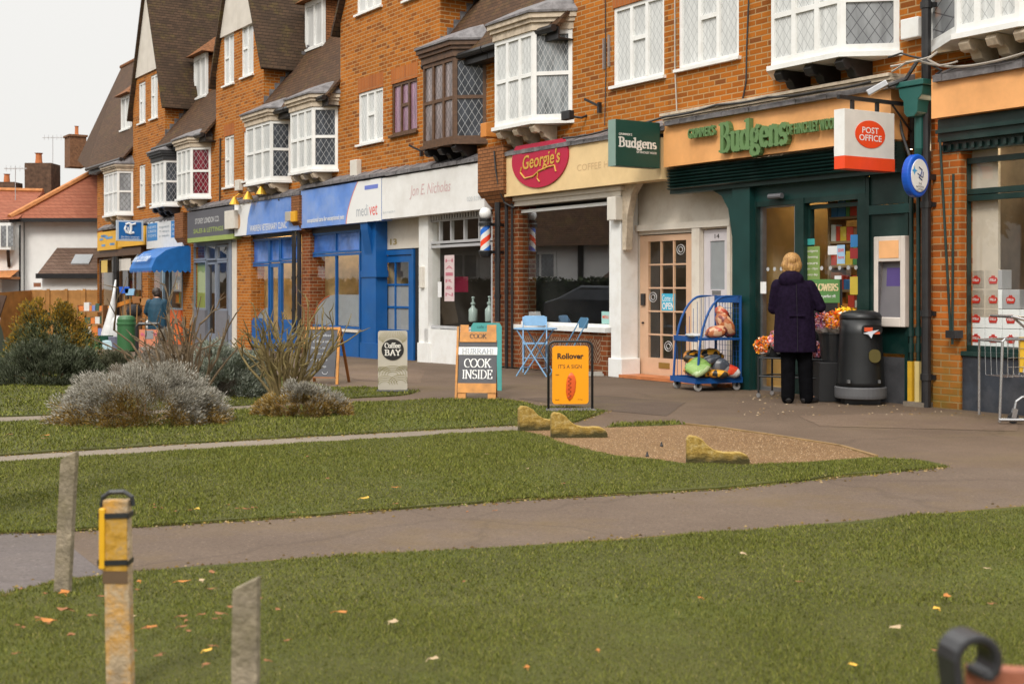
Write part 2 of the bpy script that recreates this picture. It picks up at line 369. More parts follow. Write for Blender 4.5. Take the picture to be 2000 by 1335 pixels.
REDG = leaded('red_curtain_glass', (.15, .012, .022), (.40, .38, .38), th=.04, dx=.18, dz=.2, drape=.7, fold=5)
BRNG = leaded('brown_leaded_glass', (.22, .18, .18), (.09, .07, .06), th=.05, drape=.6, fold=9)
PLAIN = leaded('plain_curtain_glass', (.58, .58, .57), (.5, .5, .5), th=0, drape=.14)
SHOP = shopglass('shop_glass', (.96,.97,.96), .95, .01)
SHOPD = shopglass('shop_glass_dark', (.75, .8, .8), 1.9, .16)
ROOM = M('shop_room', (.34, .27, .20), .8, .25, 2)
ROOMY = M('glow_tinted_room', (.62, .42, .16), .8, .2, 2)  # yellow glow of the supermarket interior put into the room colour
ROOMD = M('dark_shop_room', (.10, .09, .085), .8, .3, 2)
STEEL = M('galvanised_steel', (.5, .5, .52), .35, .15, 8, metal=.9)
def C(name, rgb, rough=.5, **k): return M(name, rgb, rough, k.pop('var', .06), **k)
# ================================================================== the parade of shops
EV, SH, AP, RZ, RY = 5.8, 7.1, 10.75, 11.2, 4.5      # eaves, gable shoulder, gable apex, ridge height and depth
SL = (RZ-EV)/RY
def zroof(y): return EV + SL*y
xb = [190, 291, 365, 466, 587, 756, 980, 1305, 1800]
ub = [U(x) for x in xb] + [U(1800)+4.43]
gl = {'A': (U(260), U(322)), 'B': (U(422), U(515)), 'C': (U(665), U(860)), 'D': (U(1121), U(1533)), 'E': (U(1800)+2.13, U(1800)+6.5)}
def window(par, x0, x1, yt, yb_, frame=WHITE, glass=CURT, lay='3', head=True, sill=WHITE, dep=.07, w=0.0, name='window', xref=None):
    """casement window in a reveal; returns its hole"""
    a, b, c, d = RP(x0, x1, yt, yb_, w)
    return window_u(par, a, b, c, d, frame, glass, lay, head, sill, dep, w, name)
def window_u(par, a, b, c, d, frame=WHITE, glass=CURT, lay='3', head=True, sill=WHITE, dep=.07, w=0.0, name='window'):
    y = -w + dep - .05; f = .055; mb = MB()
    mb.box(a, b, y, y+.05, d-f, d); mb.box(a, b, y, y+.05, c, c+f); mb.box(a, a+f, y, y+.05, c+f, d-f); mb.box(b-f, b, y, y+.05, c+f, d-f)
    n = {'3': 3, '2': 2, '1': 1, '3p': 3}[lay]; panes = []
    us = [a+f+(b-a-2*f)*i/n for i in range(n+1)]; m = .03
    for i in range(1, n): mb.box(us[i]-m, us[i]+m, y-.004, y+.045, c+f, d-f)
    zm = c + (d-c)*.55
    for i in range(n):
        split = (lay == '3' and i == 1) or (lay == '2' and i == 0) or lay == '1'
        if split: mb.box(us[i]+(m if i else 0), us[i+1]-(m if i < n-1 else 0), y-.002, y+.045, zm-m, zm+m)
    fr = mb.build('window', frame, par); fr.name = name
    g = MB().quad((a+f, y+.03, c+f), (b-f, y+.03, c+f), (b-f, y+.03, d-f), (a+f, y+.03, d-f)); g.build('pane', glass, fr)
    if sill: MB().box(a-.05, b+.05, -w-.06, y+.03, c-.045, c-.002).build('sill', sill, fr)
    if head: MB().box(a-.02, b+.02, -w-.004, -w+.03, d+.002, d+.30).build('brick_arch', HEADER, fr)
    return (a, b, c, d)
def bay(par, xl, xc, xr, yt, yb_, frame=WHITE, glass=CURT, sideglass=GREYG, corb=CORBEL, p=.45, cols=3, head=.26, cx=None, roofmat=LEAD, sill=None):
    """canted oriel: xl, xc front corners, xr where the right cant meets the wall; yt, yb_ at the right front corner"""
    ul, uc = U(xl, p), U(xc, p); ur = max(U(xr), uc+.16); k = ur-uc; ull = ul-k
    zb, zt = Z(xc, yb_, p), Z(xc, yt, p)
    P = [(ull, 0), (ul, -p), (uc, -p), (ur, 0)]; f = .05
    body = bpy.data.objects.new('bay_window', None); COL.objects.link(body); body.parent = par; BASE[body.name] = BASE[par.name]; body.empty_display_size = .1
    fm = MB(); gm = MB(); sg = MB(); zm = (zb+zt)/2 + (zt-zb)*.02
    for i, (a, b) in enumerate(zip(P[:-1], P[1:])):
        a, b = Vector(a), Vector(b); d = b-a; L = d.length; d.normalize(); n = cols if i == 1 else 1
        fw = f if i == 1 else f*1.3
        fm.seg(a, b, zb, zb+.09, -.05, 0); fm.seg(a, b, zt-.07, zt, -.05, 0)
        for j in range(n+1):
            t = L*j/n; w2 = fw if j in (0, n) else .035
            t0 = max(0, t-w2) if j else 0; t1 = min(L, t+w2) if j < n else L
            fm.seg(a+d*t0, a+d*t1, zb+.09, zt-.07, -.05, -.002)
        fm.seg(a, b, zm-.03, zm+.03, -.046, -.004)
        nn = Vector((d.y, -d.x)); q = [a-nn*.03, b-nn*.03]
        (gm if i == 1 else sg).quad((*q[0], zb+.05), (*q[1], zb+.05), (*q[1], zt-.04), (*q[0], zt-.04))
    fm.build('bay_frame', frame, body)
    gm.build('front_panes', glass, body)
    for i in (0, 4): MB().add(sg.v[i:i+4], [(0,1,2,3)]).build('side_pane', sideglass, body)
    def off(e): return [(ull-e, 0), (ul-e*.6, -p-e), (uc+e*.6, -p-e), (ur+e, 0)]
    fr2 = MB()
    fr2.prism(off(.03), 'z', zt+.001, zt+head*.45); fr2.prism(off(.07), 'z', zt+head*.45+.001, zt+head*.7); fr2.prism(off(.11), 'z', zt+head*.7+.001, zt+head)
    fr2.build('frieze', corb if frame is not BROWNT else BROWNT, body)
    z2 = zt+head+.002; q = off(.14); t = [(ull+.1, 0), (ul+.12, -.06), (uc-.12, -.06), (ur-.1, 0)]
    rf = MB(); rf.add([(x, y, z2) for x, y in q] + [(x, y, z2+.035) for x, y in q] + [(x, y, z2+.30) for x, y in t],
        [(3,2,1,0), (0,1,5,4), (1,2,6,5), (2,3,7,6), (4,5,9,8), (5,6,10,9), (6,7,11,10), (8,9,10,11)]); rf.build('bay_roof', roofmat, body)
    sl = MB(); sl.prism(off(.05), 'z', zb-.06, zb-.002); sl.build('bay_sill', sill or frame, body)
    for j in range(3):      # scrolled brackets carrying the bay
        x = ul + (uc-ul)*(.06+.44*j) - .02; z0 = zb-.062; cb = MB()
        prof = [(0, z0), (-p+.02, z0), (-p-.01, z0-.05), (-p+.03, z0-.12), (-p+.10, z0-.135), (-p+.13, z0-.10), (-p+.19, z0-.13), (-p+.22, z0-.19), (-p+.29, z0-.22), (-.06, z0-.30), (0, z0-.32)]
        cb.prism(prof, 'x', x, x+.13); cb.build('corbel', corb, body, bevel=.008)
    return body
HO = {}
def shop_house(key, i, name, label, left, hx, fz, opts):
    """one house of the parade; left=True: roof part on the left and half gable on the right"""
    u0, u1 = ub[i], ub[i+1]; g0, g1 = gl[key]; gc = (g0+g1)/2
    if key == 'E': u1 = gc
    if left: u1 = gc
    else: u0 = gc
    ge = g0 if left else g1; half = abs(gc-ge); gs = (AP-SH)/half
    h = thing('shop_house', label, 'building', ((u0+u1)/2, 0, 0)); HO[name] = h
    ra, rb = (u0, ge) if left else (ge, u1)       # extent under the eaves
    ga, gb = (ge, gc) if left else (gc, ge)
    hs = []
    for wdw in opts.get('win', []): hs.append(window(h, *wdw[:4], **wdw[4]))
    W1 = [q for q in hs if q[3] < SH-.02]; W2 = [q for q in hs if q[3] >= SH-.02]
    m = MB()
    m.wall(ra, rb, fz, EV-.09, 0, [q for q in W1 if q[0] < rb-.01 and q[1] > ra+.01 and q[3] < EV])
    m.wall(ga, gb, fz, SH, 0, [q for q in hs if q[0] > ga-.02 and q[1] < gb+.02 and q[3] < SH])
    zt = 7.85; dz = (zt-SH)/gs
    if left: pg = [(ga, 0, SH), (gb, 0, SH), (gb, 0, zt), (ga+dz, 0, zt)]
    else: pg = [(ga, 0, SH), (gb, 0, SH), (gb-dz, 0, zt), (ga, 0, zt)]
    wz = [q for q in hs if q[3] >= SH]
    if wz:   # the upper windows break the shoulder line: build that wall in cells
        m = MB(); m.wall(ra, rb, fz, EV-.09, 0, [q for q in hs if q[0] < rb-.01 and q[1] > ra+.01 and q[3] < EV])
        ia, ib = (ga+dz, gb) if left else (ga, gb-dz)
        m.wall(ia, ib, fz, zt, 0, [(max(q[0], ia), min(q[1], ib), q[2], q[3]) for q in hs if q[0] > ia-.3 and q[1] < ib+.3])
        e0, e1 = (ga, ia) if left else (ib, gb)
        m.quad((e0,0,fz), (e1,0,fz), (e1,0,SH), (e0,0,SH))
        m.add([(e0,0,SH), (e1,0,SH), ((e1 if left else e0), 0, zt)], [(0,1,2)])
    else: m.add(pg, [(0,1,2,3)])
    xg = ga if left else gb
    m.add([(xg, 0, EV-.4), (xg, (SH-EV)/SL+.06, SH+.0), (xg, 0, SH)], [(0,1,2)])     # cheek above the lower roof
    MB().quad((u0, 9, -.4), (u1, 9, -.4), (u1, 9, EV), (u0, 9, EV)).build('back_wall', BRICK, h)
    for x, on in ((u0, opts.get('endl')), (u1, opts.get('endr'))):
        if on: m.add([(x, 0, 0), (x, 9, 0), (x, 9, EV), (x, RY, RZ-.1), (x, 0, EV)] if not opts.get('hip') else [(x, 0, 0), (x, 9, 0), (x, 9, EV), (x, 0, EV)], [tuple(range(5 if not opts.get('hip') else 4))])
    m.build('wall', BRICK, h)
    # gable render and verge
    if left: tri = [(ga+dz+.08, zt), (gb, zt), (gb, AP-.2)]
    else: tri = [(ga, zt), (gb-dz-.08, zt), (ga, AP-.2)]
    MB().prism(tri, 'y', -.05, .02).build('gable_render', RENDER, h)
    # gable roof slope
    o_ = .14; sx = -1 if left else 1
    e_ = (xg + sx*.22, SH - .22*gs); tp = (gc, AP)
    r = MB(); r.slab((e_[0], -o_, e_[1]), (tp[0], -o_, tp[1]), (tp[0], RY+.3, tp[1]), (e_[0], RY+.3, e_[1]), .07 if left else -.07)
    r.build('gable_roof', opts.get('gt', TILEG), h)
    # main roof, front and back
    y0 = -.32; r = MB()
    ra2, rb2 = ra, rb
    if opts.get('hip'):
        hp = opts['hip']; r.slab((hp[0], y0, zroof(y0)), (rb, y0, zroof(y0)), (rb, RY, RZ), (hp[1], RY, RZ), .06)
        a = (hp[2], hp[3], Z(143, 316, -hp[3])); r.add([(hp[0], y0, zroof(y0)), (hp[1], RY, RZ), a], [(0,1,2)])
        r.add([a, (hp[1], RY, RZ), (hp[1]+2, 9.3, EV), (hp[2], 9.3, EV-.35)], [(0,1,2,3)])
    else: r.slab((ra, y0, zroof(y0)), (rb, y0, zroof(y0)), (rb, RY, RZ), (ra, RY, RZ), .06)
    y3 = .35; a, b = (rb, gc) if left else (gc, ra)
    r.slab((a, y3, zroof(y3)), (b, y3, zroof(y3)), (b, RY, RZ), (a, RY, RZ), .06)
    x_, y_ = (opts['hip'][1] if opts.get('hip') else u0), u1
    r.slab((y_, 9.3, EV-.35), (x_, 9.3, EV-.35), (x_, RY, RZ), (y_, RY, RZ), .06)
    rf = r.build('roof', TILE, h)
    MB().tube([(u0 if not opts.get('hip') else opts['hip'][1], RY, RZ+.02), (u1, RY, RZ+.02)], .09, 8).build('ridge_tiles', TILEH, rf)
    gm = MB(); gz = zroof(y0)-.05
    gm.tube([(ra+.02, y0-.05, gz), (rb-.02, y0-.05, gz)], .06, 8); gm.box(ra+.01, rb-.01, y0+.03, y0+.055, gz-.16, gz+.03); gm.box(ra+.01, rb-.01, y0+.055, -.003, gz-.16, gz-.14)
    gm.build('gutter', BLACK, h)
    sp_ = MB()    # stepped lead along the cheek
    for k in range(9):
        y = k*.14; z = zroof(y)+.02; sp_.box(xg+sx*.001, xg+sx*.012, y, y+.15, z-.02, z+.16)
    sp_.build('lead_flashing', LEAD, h)
    return h
def dormer(par, x0, x1, yt, yb_, glass=PLAIN):
    xm = (x0+x1)/2; u, y, z = onroof(xm, yb_, 0, EV, SL); w = -y + .0
    a, b = U(x0, w), U(x1, w); zt = Z(xm, yt, w); d = bpy.data.objects.new('dormer', None); COL.objects.link(d); d.parent = par; BASE[d.name] = BASE[par.name]
    yb2 = (zt-EV)/SL + .2
    mb = MB()
    for s in (a-.06, b+.06):
        mb.add([(s, y+.02, z-.1), (s, yb2, zt), (s, y+.02, zt)], [(0,1,2)])
    mb.build('dormer_cheek', TILEH, d)
    f = .06; fr = MB(); fr.box(a-.07, a, y-.03, y+.05, z, zt); fr.box(b, b+.07, y-.03, y+.05, z, zt); fr.box(a-.07, b+.07, y-.03, y+.05, zt-.0, zt+.07)
    fr.box(a-.1, b+.1, y-.09, y+.05, z-.06, z-.001); m = (a+b)/2; fr.box(m-.03, m+.03, y-.02, y+.03, z, zt); fr.box(a, b, y-.02, y+.03, z, z+.05); fr.box(a, b, y-.02, y+.03, zt-.05, zt-.001)
    fr.build('dormer_frame', WHITE, d); MB().quad((a, y+.02, z), (b, y+.02, z), (b, y+.02, zt), (a, y+.02, zt)).build('dormer_pane', glass, d)
    e = .22; zt2 = zt+.07; pk = (m, y+.5, zt2+.62); back = (m, y+1.5, zt2+.62)
    r = MB().add([(a-.07-e, y-e, zt2), (b+.07+e, y-e, zt2), (b+.07+e, y+1.5, zt2), (a-.07-e, y+1.5, zt2), pk, back], [(0,1,4), (1,2,5,4), (3,0,4,5), (0,3,2,1)])
    r.build('dormer_roof', TILEH, d); return d
def stack(par, x0, x1, yt, yb_, w):
    xm = (x0+x1)/2; a, b = U(x0, w), U(x1, w); z0, z1 = Z(xm, yb_, w), Z(xm, yt, w); s = MB()
    a, b = a+.05, b-.05
    s.box(a, b, -w, -w+.5, z0-1.2, z1-.12); s.box(a-.06, b+.06, -w-.06, -w+.56, z1-.119, z1-.04); s.box(a-.02, b+.02, -w-.02, -w+.52, z1-.039, z1)
    c = s.build('chimney', C('grey_stack', (.19,.15,.125), .9, var=.3, bmp=.3), par)
    return c
PP = dict(frame=WHITE)
hA1 = shop_house('A', 0, 'A1', 'end house of the parade with hipped tiled roof and chimney, above the yellow corner shop', True, None, 3.15, dict(
    win=[(271, 284, 161, 240, dict(glass=PLAIN, lay='2', head=False)), (272, 283.5, 322, 402, dict(glass=PLAIN, lay='2', head=False))], endl=True,
    hip=(U(188)-.1, U(237, -RY), U(143, -4), 4.2)))
hA2 = shop_house('A', 1, 'A2', 'house above the newsagent with blue awning, white bay with red curtains', False, None, 3.15, dict(
    win=[(294, 308, 146, 231, dict(glass=PLAIN, lay='2', head=False)), (296, 311, 312, 396, dict(glass=PLAIN, lay='2', head=False))]))
hB1 = shop_house('B', 2, 'B1', 'house above the dark grey shop sign with a hipped dormer on its roof', True, None, 3.15, dict(
    win=[(437, 457, 67, 165, dict(glass=PLAIN, lay='2', head=False)), (438, 457, 265, 365, dict(glass=PLAIN, lay='2'))]))
hB2 = shop_house('B', 3, 'B2', 'house above the left blue veterinary sign, with white bay and chimney box', False, None, 3.15, dict(
    win=[(472, 495, 46, 148, dict(glass=PLAIN, lay='2', head=False)), (476, 497, 255, 352, dict(glass=PLAIN, lay='2'))]))
hC1 = shop_house('C', 4, 'C1', 'house with white bay and white three-light window above the right blue and white veterinary sign', True, None, 3.3, dict(
    win=[(700, 748, 176, 278, dict()), (697, 745, -75, 20, dict(glass=PLAIN, head=False))]))
hC2 = shop_house('C', 5, 'C2', 'house with dark brown timber bay and brown window above the long white sign', False, None, 3.3, dict(
    win=[(765, 815, 158, 260, dict(frame=BROWNT, glass=PURPG, lay='3', sill=BROWNT)), (790, 842, -105, -8, dict(glass=PLAIN, head=False))]))
hD1 = shop_house('D', 6, 'D1', 'house with weathered white bay above the cream coffee house sign', True, None, 3.5, dict(
    win=[(1198, 1297, 2, 158, dict())]))
hD2 = shop_house('D', 7, 'D2', 'house above the orange supermarket sign with a white bay on black brackets', False, None, 3.6, dict(
    win=[(1325, 1443, -45, 123, dict())]))
hE1 = shop_house('E', 8, 'E1', 'nearest house of the parade, right of the drainpipe, with plain orange sign', True, None, 3.8, dict(win=[], endr=True))
bay(hA1, 203, 229, 253, 333, 417, glass=PLAIN, sideglass=GREYG, head=.2)
bay(hA2, 296, 320, 346, 312, 399, glass=CURT, sideglass=DARKG, corb=BLACK)
bay(hB1, 345, 372, 412, 287, 384, glass=CURT, sideglass=REDG)
bay(hB2, 480, 528, 566, 235, 351, glass=CURT, sideglass=DARKG)
bay(hC1, 567, 610, 660, 208, 330, glass=CURT, sideglass=DARKG)
bay(hC2, 826, 886, 950, 110, 275, frame=BROWNT, glass=BRNG, sideglass=DARKG, corb=BLACK)
bay(hD1, 966, 1040, 1118, 60, 235, glass=CURT, sideglass=leaded('white_bay_side_glass', (.22,.24,.25), (.5,.5,.5), th=.045, drape=.7, fold=5))
bay(hD2, 1506, 1641, 1757, -95, 102, glass=CURT, sideglass=GREYG, corb=BLACK, p=.5)
bay(hE1, 1868, 1990, 2190, -200, 42, glass=CURT, sideglass=GREYG, p=.5)
dormer(hA1, 239, 254, 190, 252); dormer(hB1, 382, 402, 112, 190); dormer(hC1, 600, 630, 5, 93)
stack(hA2, 347, 374, 108, 172, -1.5); stack(hB2, 540, 573, 0, 62, -1.4)
a = U(138, -4.5); st = MB(); zc = Z(150, 262, -4.5); st.box(a, a+1.1, 4.2, 5.0, Z(150, 325, -4.5), zc-.1); st.box(a-.06, a+1.16, 4.14, 5.06, zc-.1, zc)
ch = st.build('chimney', M('parade_chimney', (.16,.075,.035), .9, .4, 12, bmp=.5), hA1); MB().lathe([(.11, zc), (.09, zc+.1), (.085, zc+.42), (.12, zc+.45)], (a+.8, 4.6, 0), 10).build('chimney_pot', C('terracotta', (.5,.16,.05), .8), ch)
# low rear wing carrying the foot of the hipped end
MB().box(U(143, -4)+.3, U(190)-.0, 4.5, 9, 0, EV-.3).build('rear_wing_wall', BRICK, hA1)
# lead-covered ledge above the signs
def ledge(par, x0, x1, y0, y1, w, h=.09, name='lead_ledge'):
    a, b = U(x0, w), U(x1, w); za, zb = Z(x0, y0, w), Z(x1, y1, w); z = (za+zb)/2
    m = MB(); n = 24; rr = random.Random(int(x0))
    for k in range(n):
        p, q = a+(b-a)*k/n, a+(b-a)*(k+1)/n; j = rr.uniform(-.012, .012)
        m.hexa([(p,-w-j,z-h), (q,-w-j,z-h), (q,0,z-h), (p,0,z-h), (p,-w-j,z-h*.3), (q,-w-j,z-h*.3), (q,-.0,z+.10+j), (p,-.0,z+.10+j)])
    return m.build(name, LEAD, par)
ledge(hC1, 587, 752, 363, 331, .28); ledge(hC2, 752, 945, 331, 306, .28); ledge(hD1, 985, 1296, 293, 243, .3)
ledge(hB1, 365, 456, 405, 392, .25); ledge(hB2, 458, 583, 394, 370, .27); ledge(hA2, 285, 358, 432, 420, .2); ledge(hA1, 190, 283, 447, 430, .2)
ledge(hD2, 1297, 1745, 232, 160, .36, .08); ledge(hE1, 1822, 2290, 140, 64, .36, .1)
# ================================================================== ground
def poly_sheet(name, pts, mat, z, label=None, kind='structure'):
    me = bpy.data.meshes.new(name); bm = bmesh.new(); vs = [bm.verts.new((p.x, p.y, z+gz(p.y))) for p in pts]; f = bm.faces.new(vs)
    bmesh.ops.triangulate(bm, faces=[f]); bmesh.ops.recalc_face_normals(bm, faces=bm.faces)
    for q in bm.faces:
        if q.normal.z < 0: q.normal_flip()
    if z > .011:      # turf stands proud of the paving: give it an edge
        n = len(vs); lo = [bm.verts.new((v.co.x, v.co.y, v.co.z-z-.01)) for v in vs]
        for i in range(n): bm.faces.new((vs[i], lo[i], lo[(i+1) % n], vs[(i+1) % n]))
    bm.to_mesh(me); bm.free(); me.materials.append(mat); o = bpy.data.objects.new(name, me); COL.objects.link(o); o['kind'] = kind; return o
def GP(px): return [G(x, y) for x, y in px]
def jag(pts, amp=.03, step=.25, seed=1):      # a ragged worn edge
    rr = random.Random(seed); out = []
    for a, b in zip(pts, pts[1:]+pts[:1]):
        L = (b-a).length; n = max(1, min(60, int(L/step)))
        for k in range(n):
            t = k/n; p = a.lerp(b, t); out.append(Vector((p.x+rr.uniform(-amp, amp), p.y+rr.uniform(-amp, amp), 0)))
    return out
def asphalt(name, c1, c2, crack=.22, moss=(.16, .12, .045), mossamt=.35, grit=62):
    m, n, p, out = newmat(name); co = objco(n)
    c = ramp(n, noise(n, co, .7, 6, .6), [(.3, c1), (.72, c2)])
    c = mixc(n, mth(n, 'MULTIPLY', noise(n, co, 22, 6, .7), .6), c, tuple(x*.5 for x in c1)); c = mixc(n, mth(n, 'MULTIPLY', noise(n, co, 5, 5), .5), c, tuple(x*.62 for x in c1))
    g = noise(n, co, grit, 2); c = mixc(n, ramp(n, g, [(.60, (0,0,0)), (.78, (.35,.35,.35))]), c, tuple(min(1, x*1.75) for x in c2))
    c = mixc(n, ramp(n, g, [(.30, (.6,.6,.6)), (.42, (0,0,0))]), c, tuple(x*.45 for x in c1))
    mk = n.nodes.new('ShaderNodeMapRange'); n.links.new(noise(n, co, .55, 7, .7), mk.inputs[0]); mk.inputs[1].default_value = .5; mk.inputs[2].default_value = .7; mk.inputs[4].default_value = mossamt
    c = mixc(n, mk.outputs[0], c, moss)
    v = n.nodes.new('ShaderNodeTexVoronoi'); v.feature = 'DISTANCE_TO_EDGE'; v.inputs['Scale'].default_value = .55
    wp = n.nodes.new('ShaderNodeTexNoise'); wp.inputs['Scale'].default_value = 2.5; wp.inputs['Detail'].default_value = 6; n.links.new(co, wp.inputs['Vector'])
    c2_ = n.nodes.new('ShaderNodeMix'); c2_.data_type = 'VECTOR'; c2_.inputs[0].default_value = .25; n.links.new(co, c2_.inputs[4]); n.links.new(wp.outputs['Color'], c2_.inputs[5]); n.links.new(c2_.outputs[1], v.inputs['Vector'])
    cr = ramp(n, v.outputs['Distance'], [(.0, (1,1,1)), (.011, (0,0,0))]); c = mixc(n, mth(n, 'MULTIPLY', cr, crack), c, (.03, .022, .015))
    n.links.new(c, p.inputs['Base Color']); p.inputs['Roughness'].default_value = .85; p.inputs['Specular IOR Level'].default_value = .25
    bump(n, p, noise(n, co, 70, 3), .7, .008); return m
PAVE = asphalt('pavement_tarmac', (.125, .085, .058), (.21, .15, .108))
PATH = asphalt('path_tarmac', (.125, .088, .064), (.195, .145, .108), moss=(.13,.085,.03), mossamt=.65)
PATHL = asphalt('old_path_tarmac', (.125, .105, .10), (.19, .16, .15), mossamt=.1)
KERB = asphalt('kerb_concrete', (.22, .18, .14), (.30, .25, .195), crack=0)
GRAV = asphalt('gravel_bed', (.17, .095, .042), (.28, .17, .085), crack=0, mossamt=.15, grit=75)
SOIL = asphalt('turf_soil', (.060, .062, .012), (.10, .098, .02), crack=0, moss=(.10,.13,.02), mossamt=.5, grit=90)
ORTILE = M('orange_step_tile', (.50, .17, .06), .5, .2, 5)
gnd = MB(); gnd.quad((-400,-60,-.03), (300,-60,-.03), (300,20,-.03), (-400,20,-.03)); gnd.quad((-400,20,-.03), (300,20,-.03), (300,75,-.03+gz(75)), (-400,75,-.03+gz(75))); gnd.quad((-400,75,-.03+gz(75)), (300,75,-.03+gz(75)), (300,800,-.9), (-400,800,-.9)); tag(gnd.build('ground', SOIL), kind='structure')
pv = MB(); pv.quad((-60,-3,0), (30,-3,0), (30,20,0), (-60,20,0)); pv.quad((-60,20,0), (30,20,0), (30,75,gz(75)), (-60,75,gz(75))); tag(pv.build('pavement', PAVE), kind='structure')
L1 = GP([(-700,1255),(-250,1215),(0,1172),(60,1158),(120,1140),(360,1115),(700,1090),(1000,1075),(1400,1045),(1600,1030),(2000,995),(2500,955),(3000,930)]) + [Vector((6,.3,0)), Vector((-5,.3,0))]
L2 = GP([(-700,945),(0,906),(400,880),(1000,843.5),(1040,848),(1100,870),(1200,893),(1340,908),(1460,912),(1560,908),(1700,897),(1800,902),(1845,913),(1640,932),(1400,957),(1000,978),(560,1012),(270,1030),(0,1043),(-700,1110)])
L3 = GP([(-700,924),(0,891),(400,865),(1010,831),(1035,838),(1080,836),(1160,812),(1180,803),(1150,800),(1050,795),(1000,783),(900,780),(700,787),(470,802),(100,822),(0,826),(-700,860)])
L3b = GP([(1185,836),(1340,831),(1320,825),(1200,829)])
L4 = GP([(-700,845),(0,815),(100,811),(470,793),(640,781),(790,772),(815,765),(760,759),(640,757),(540,735),(420,708),(200,690),(0,682),(-700,700)])
L5 = GP([(-700,688),(0,672),(-10,655),(-700,660)])
LAWNS = [('near_lawn', L1, .018), ('middle_lawn', L2, .018), ('bench_lawn', L3, .018), ('lawn_tuft', L3b, .012), ('shrub_lawn', L4, .018), ('far_lawn', L5, .018)]
for k, (nm, L, z) in enumerate(LAWNS): poly_sheet(nm, jag(L, .03, .22, k), SOIL, z)
pth = GP([(110,1046),(270,1030),(560,1012),(1000,978),(1400,957),(1640,932),(1850,913),(2000,915),(2700,935),(2500,960),(2000,997),(1600,1032),(1400,1047),(1000,1077),(700,1092),(360,1117),(215,1128)])
poly_sheet('path', pth, PATH, .004)
poly_sheet('side_path', GP([(-700,1105),(0,1041),(110,1046),(215,1130),(120,1142),(0,1175),(-700,1260)]), PATHL, .006)
GR = GP([(1030,843),(1100,871),(1200,894),(1340,909),(1460,913),(1560,909),(1712,896),(1640,873),(1500,851),(1400,838),(1330,831),(1190,836),(1060,838)])
poly_sheet('gravel_patch', jag(GR, .02, .3, 31), GRAV, .010)
kb = MB()
kp = [G(x, y) for x, y in [(1335,829),(1400,836),(1500,850),(1640,872),(1712,893)]]
for a, b in zip(kp[:-1], kp[1:]):
    d = (b-a).normalized()*.008; kb.bar(a+d+Vector((0,0,.002)), b-d+Vector((0,0,.002)), .035, .035)
tag(kb.build('kerb', M('timber_edging', (.24,.15,.06), .9, .3, 5, bmp=.4)), kind='structure')
# stones strewn over the gravel bed
def inpoly(P, poly):
    x, y = P[:,0], P[:,1]; ins = np.zeros(len(P), bool); n = len(poly)
    for i in range(n):
        a, b = poly[i], poly[(i+1) % n]
        c = ((a.y > y) != (b.y > y)); xx = (b.x-a.x)*(y-a.y)/((b.y-a.y) if abs(b.y-a.y) > 1e-9 else 1e-9)+a.x
        ins ^= c & (x < xx)
    return ins
def scatter(poly, dens, frustum=True, margin=2.3):
    xs = [p.x for p in poly]; ys = [p.y for p in poly]; x0, x1, y0, y1 = min(xs), max(xs), min(ys), max(ys)
    y0 = max(y0, 1.0)
    n = int(min((x1-x0)*(y1-y0)*dens, 6e6)); P = np.stack([RNG.uniform(x0, x1, n), RNG.uniform(y0, y1, n)], 1)
    if frustum: P = P[np.abs(P[:,0]) < .4*P[:,1]+margin]
    return P[inpoly(P, poly)]
def stones(name, P, smin, smax, mat, label=None):
    n = len(P); t = RNG.uniform(0, 2*np.pi, n); s = RNG.uniform(smin, smax, n); V = np.zeros((n, 5, 3))
    for k in range(4):
        a = t + k*np.pi/2 + RNG.uniform(-.4, .4, n); V[:,k,0] = P[:,0]+np.cos(a)*s; V[:,k,1] = P[:,1]+np.sin(a)*s*.8; V[:,k,2] = P[:,2]
    V[:,4,0] = P[:,0]; V[:,4,1] = P[:,1]; V[:,4,2] = P[:,2]+s*.7
    b = np.arange(n)[:,None]*5; F = np.concatenate([b+np.array([[k, (k+1) % 4, 4]]) for k in range(4)])
    o = mesh_np(name, V.reshape(-1,3), F, mat); o['kind'] = 'stuff'; return o
P = scatter(GR, 3200); P = np.c_[P, np.full(len(P), .008)]
tag(stones('gravel', P, .004, .010, islandmat('gravel_stone', [(0, (.12,.065,.03)), (.4, (.24,.14,.065)), (.8, (.36,.23,.12)), (1, (.46,.34,.22))])))
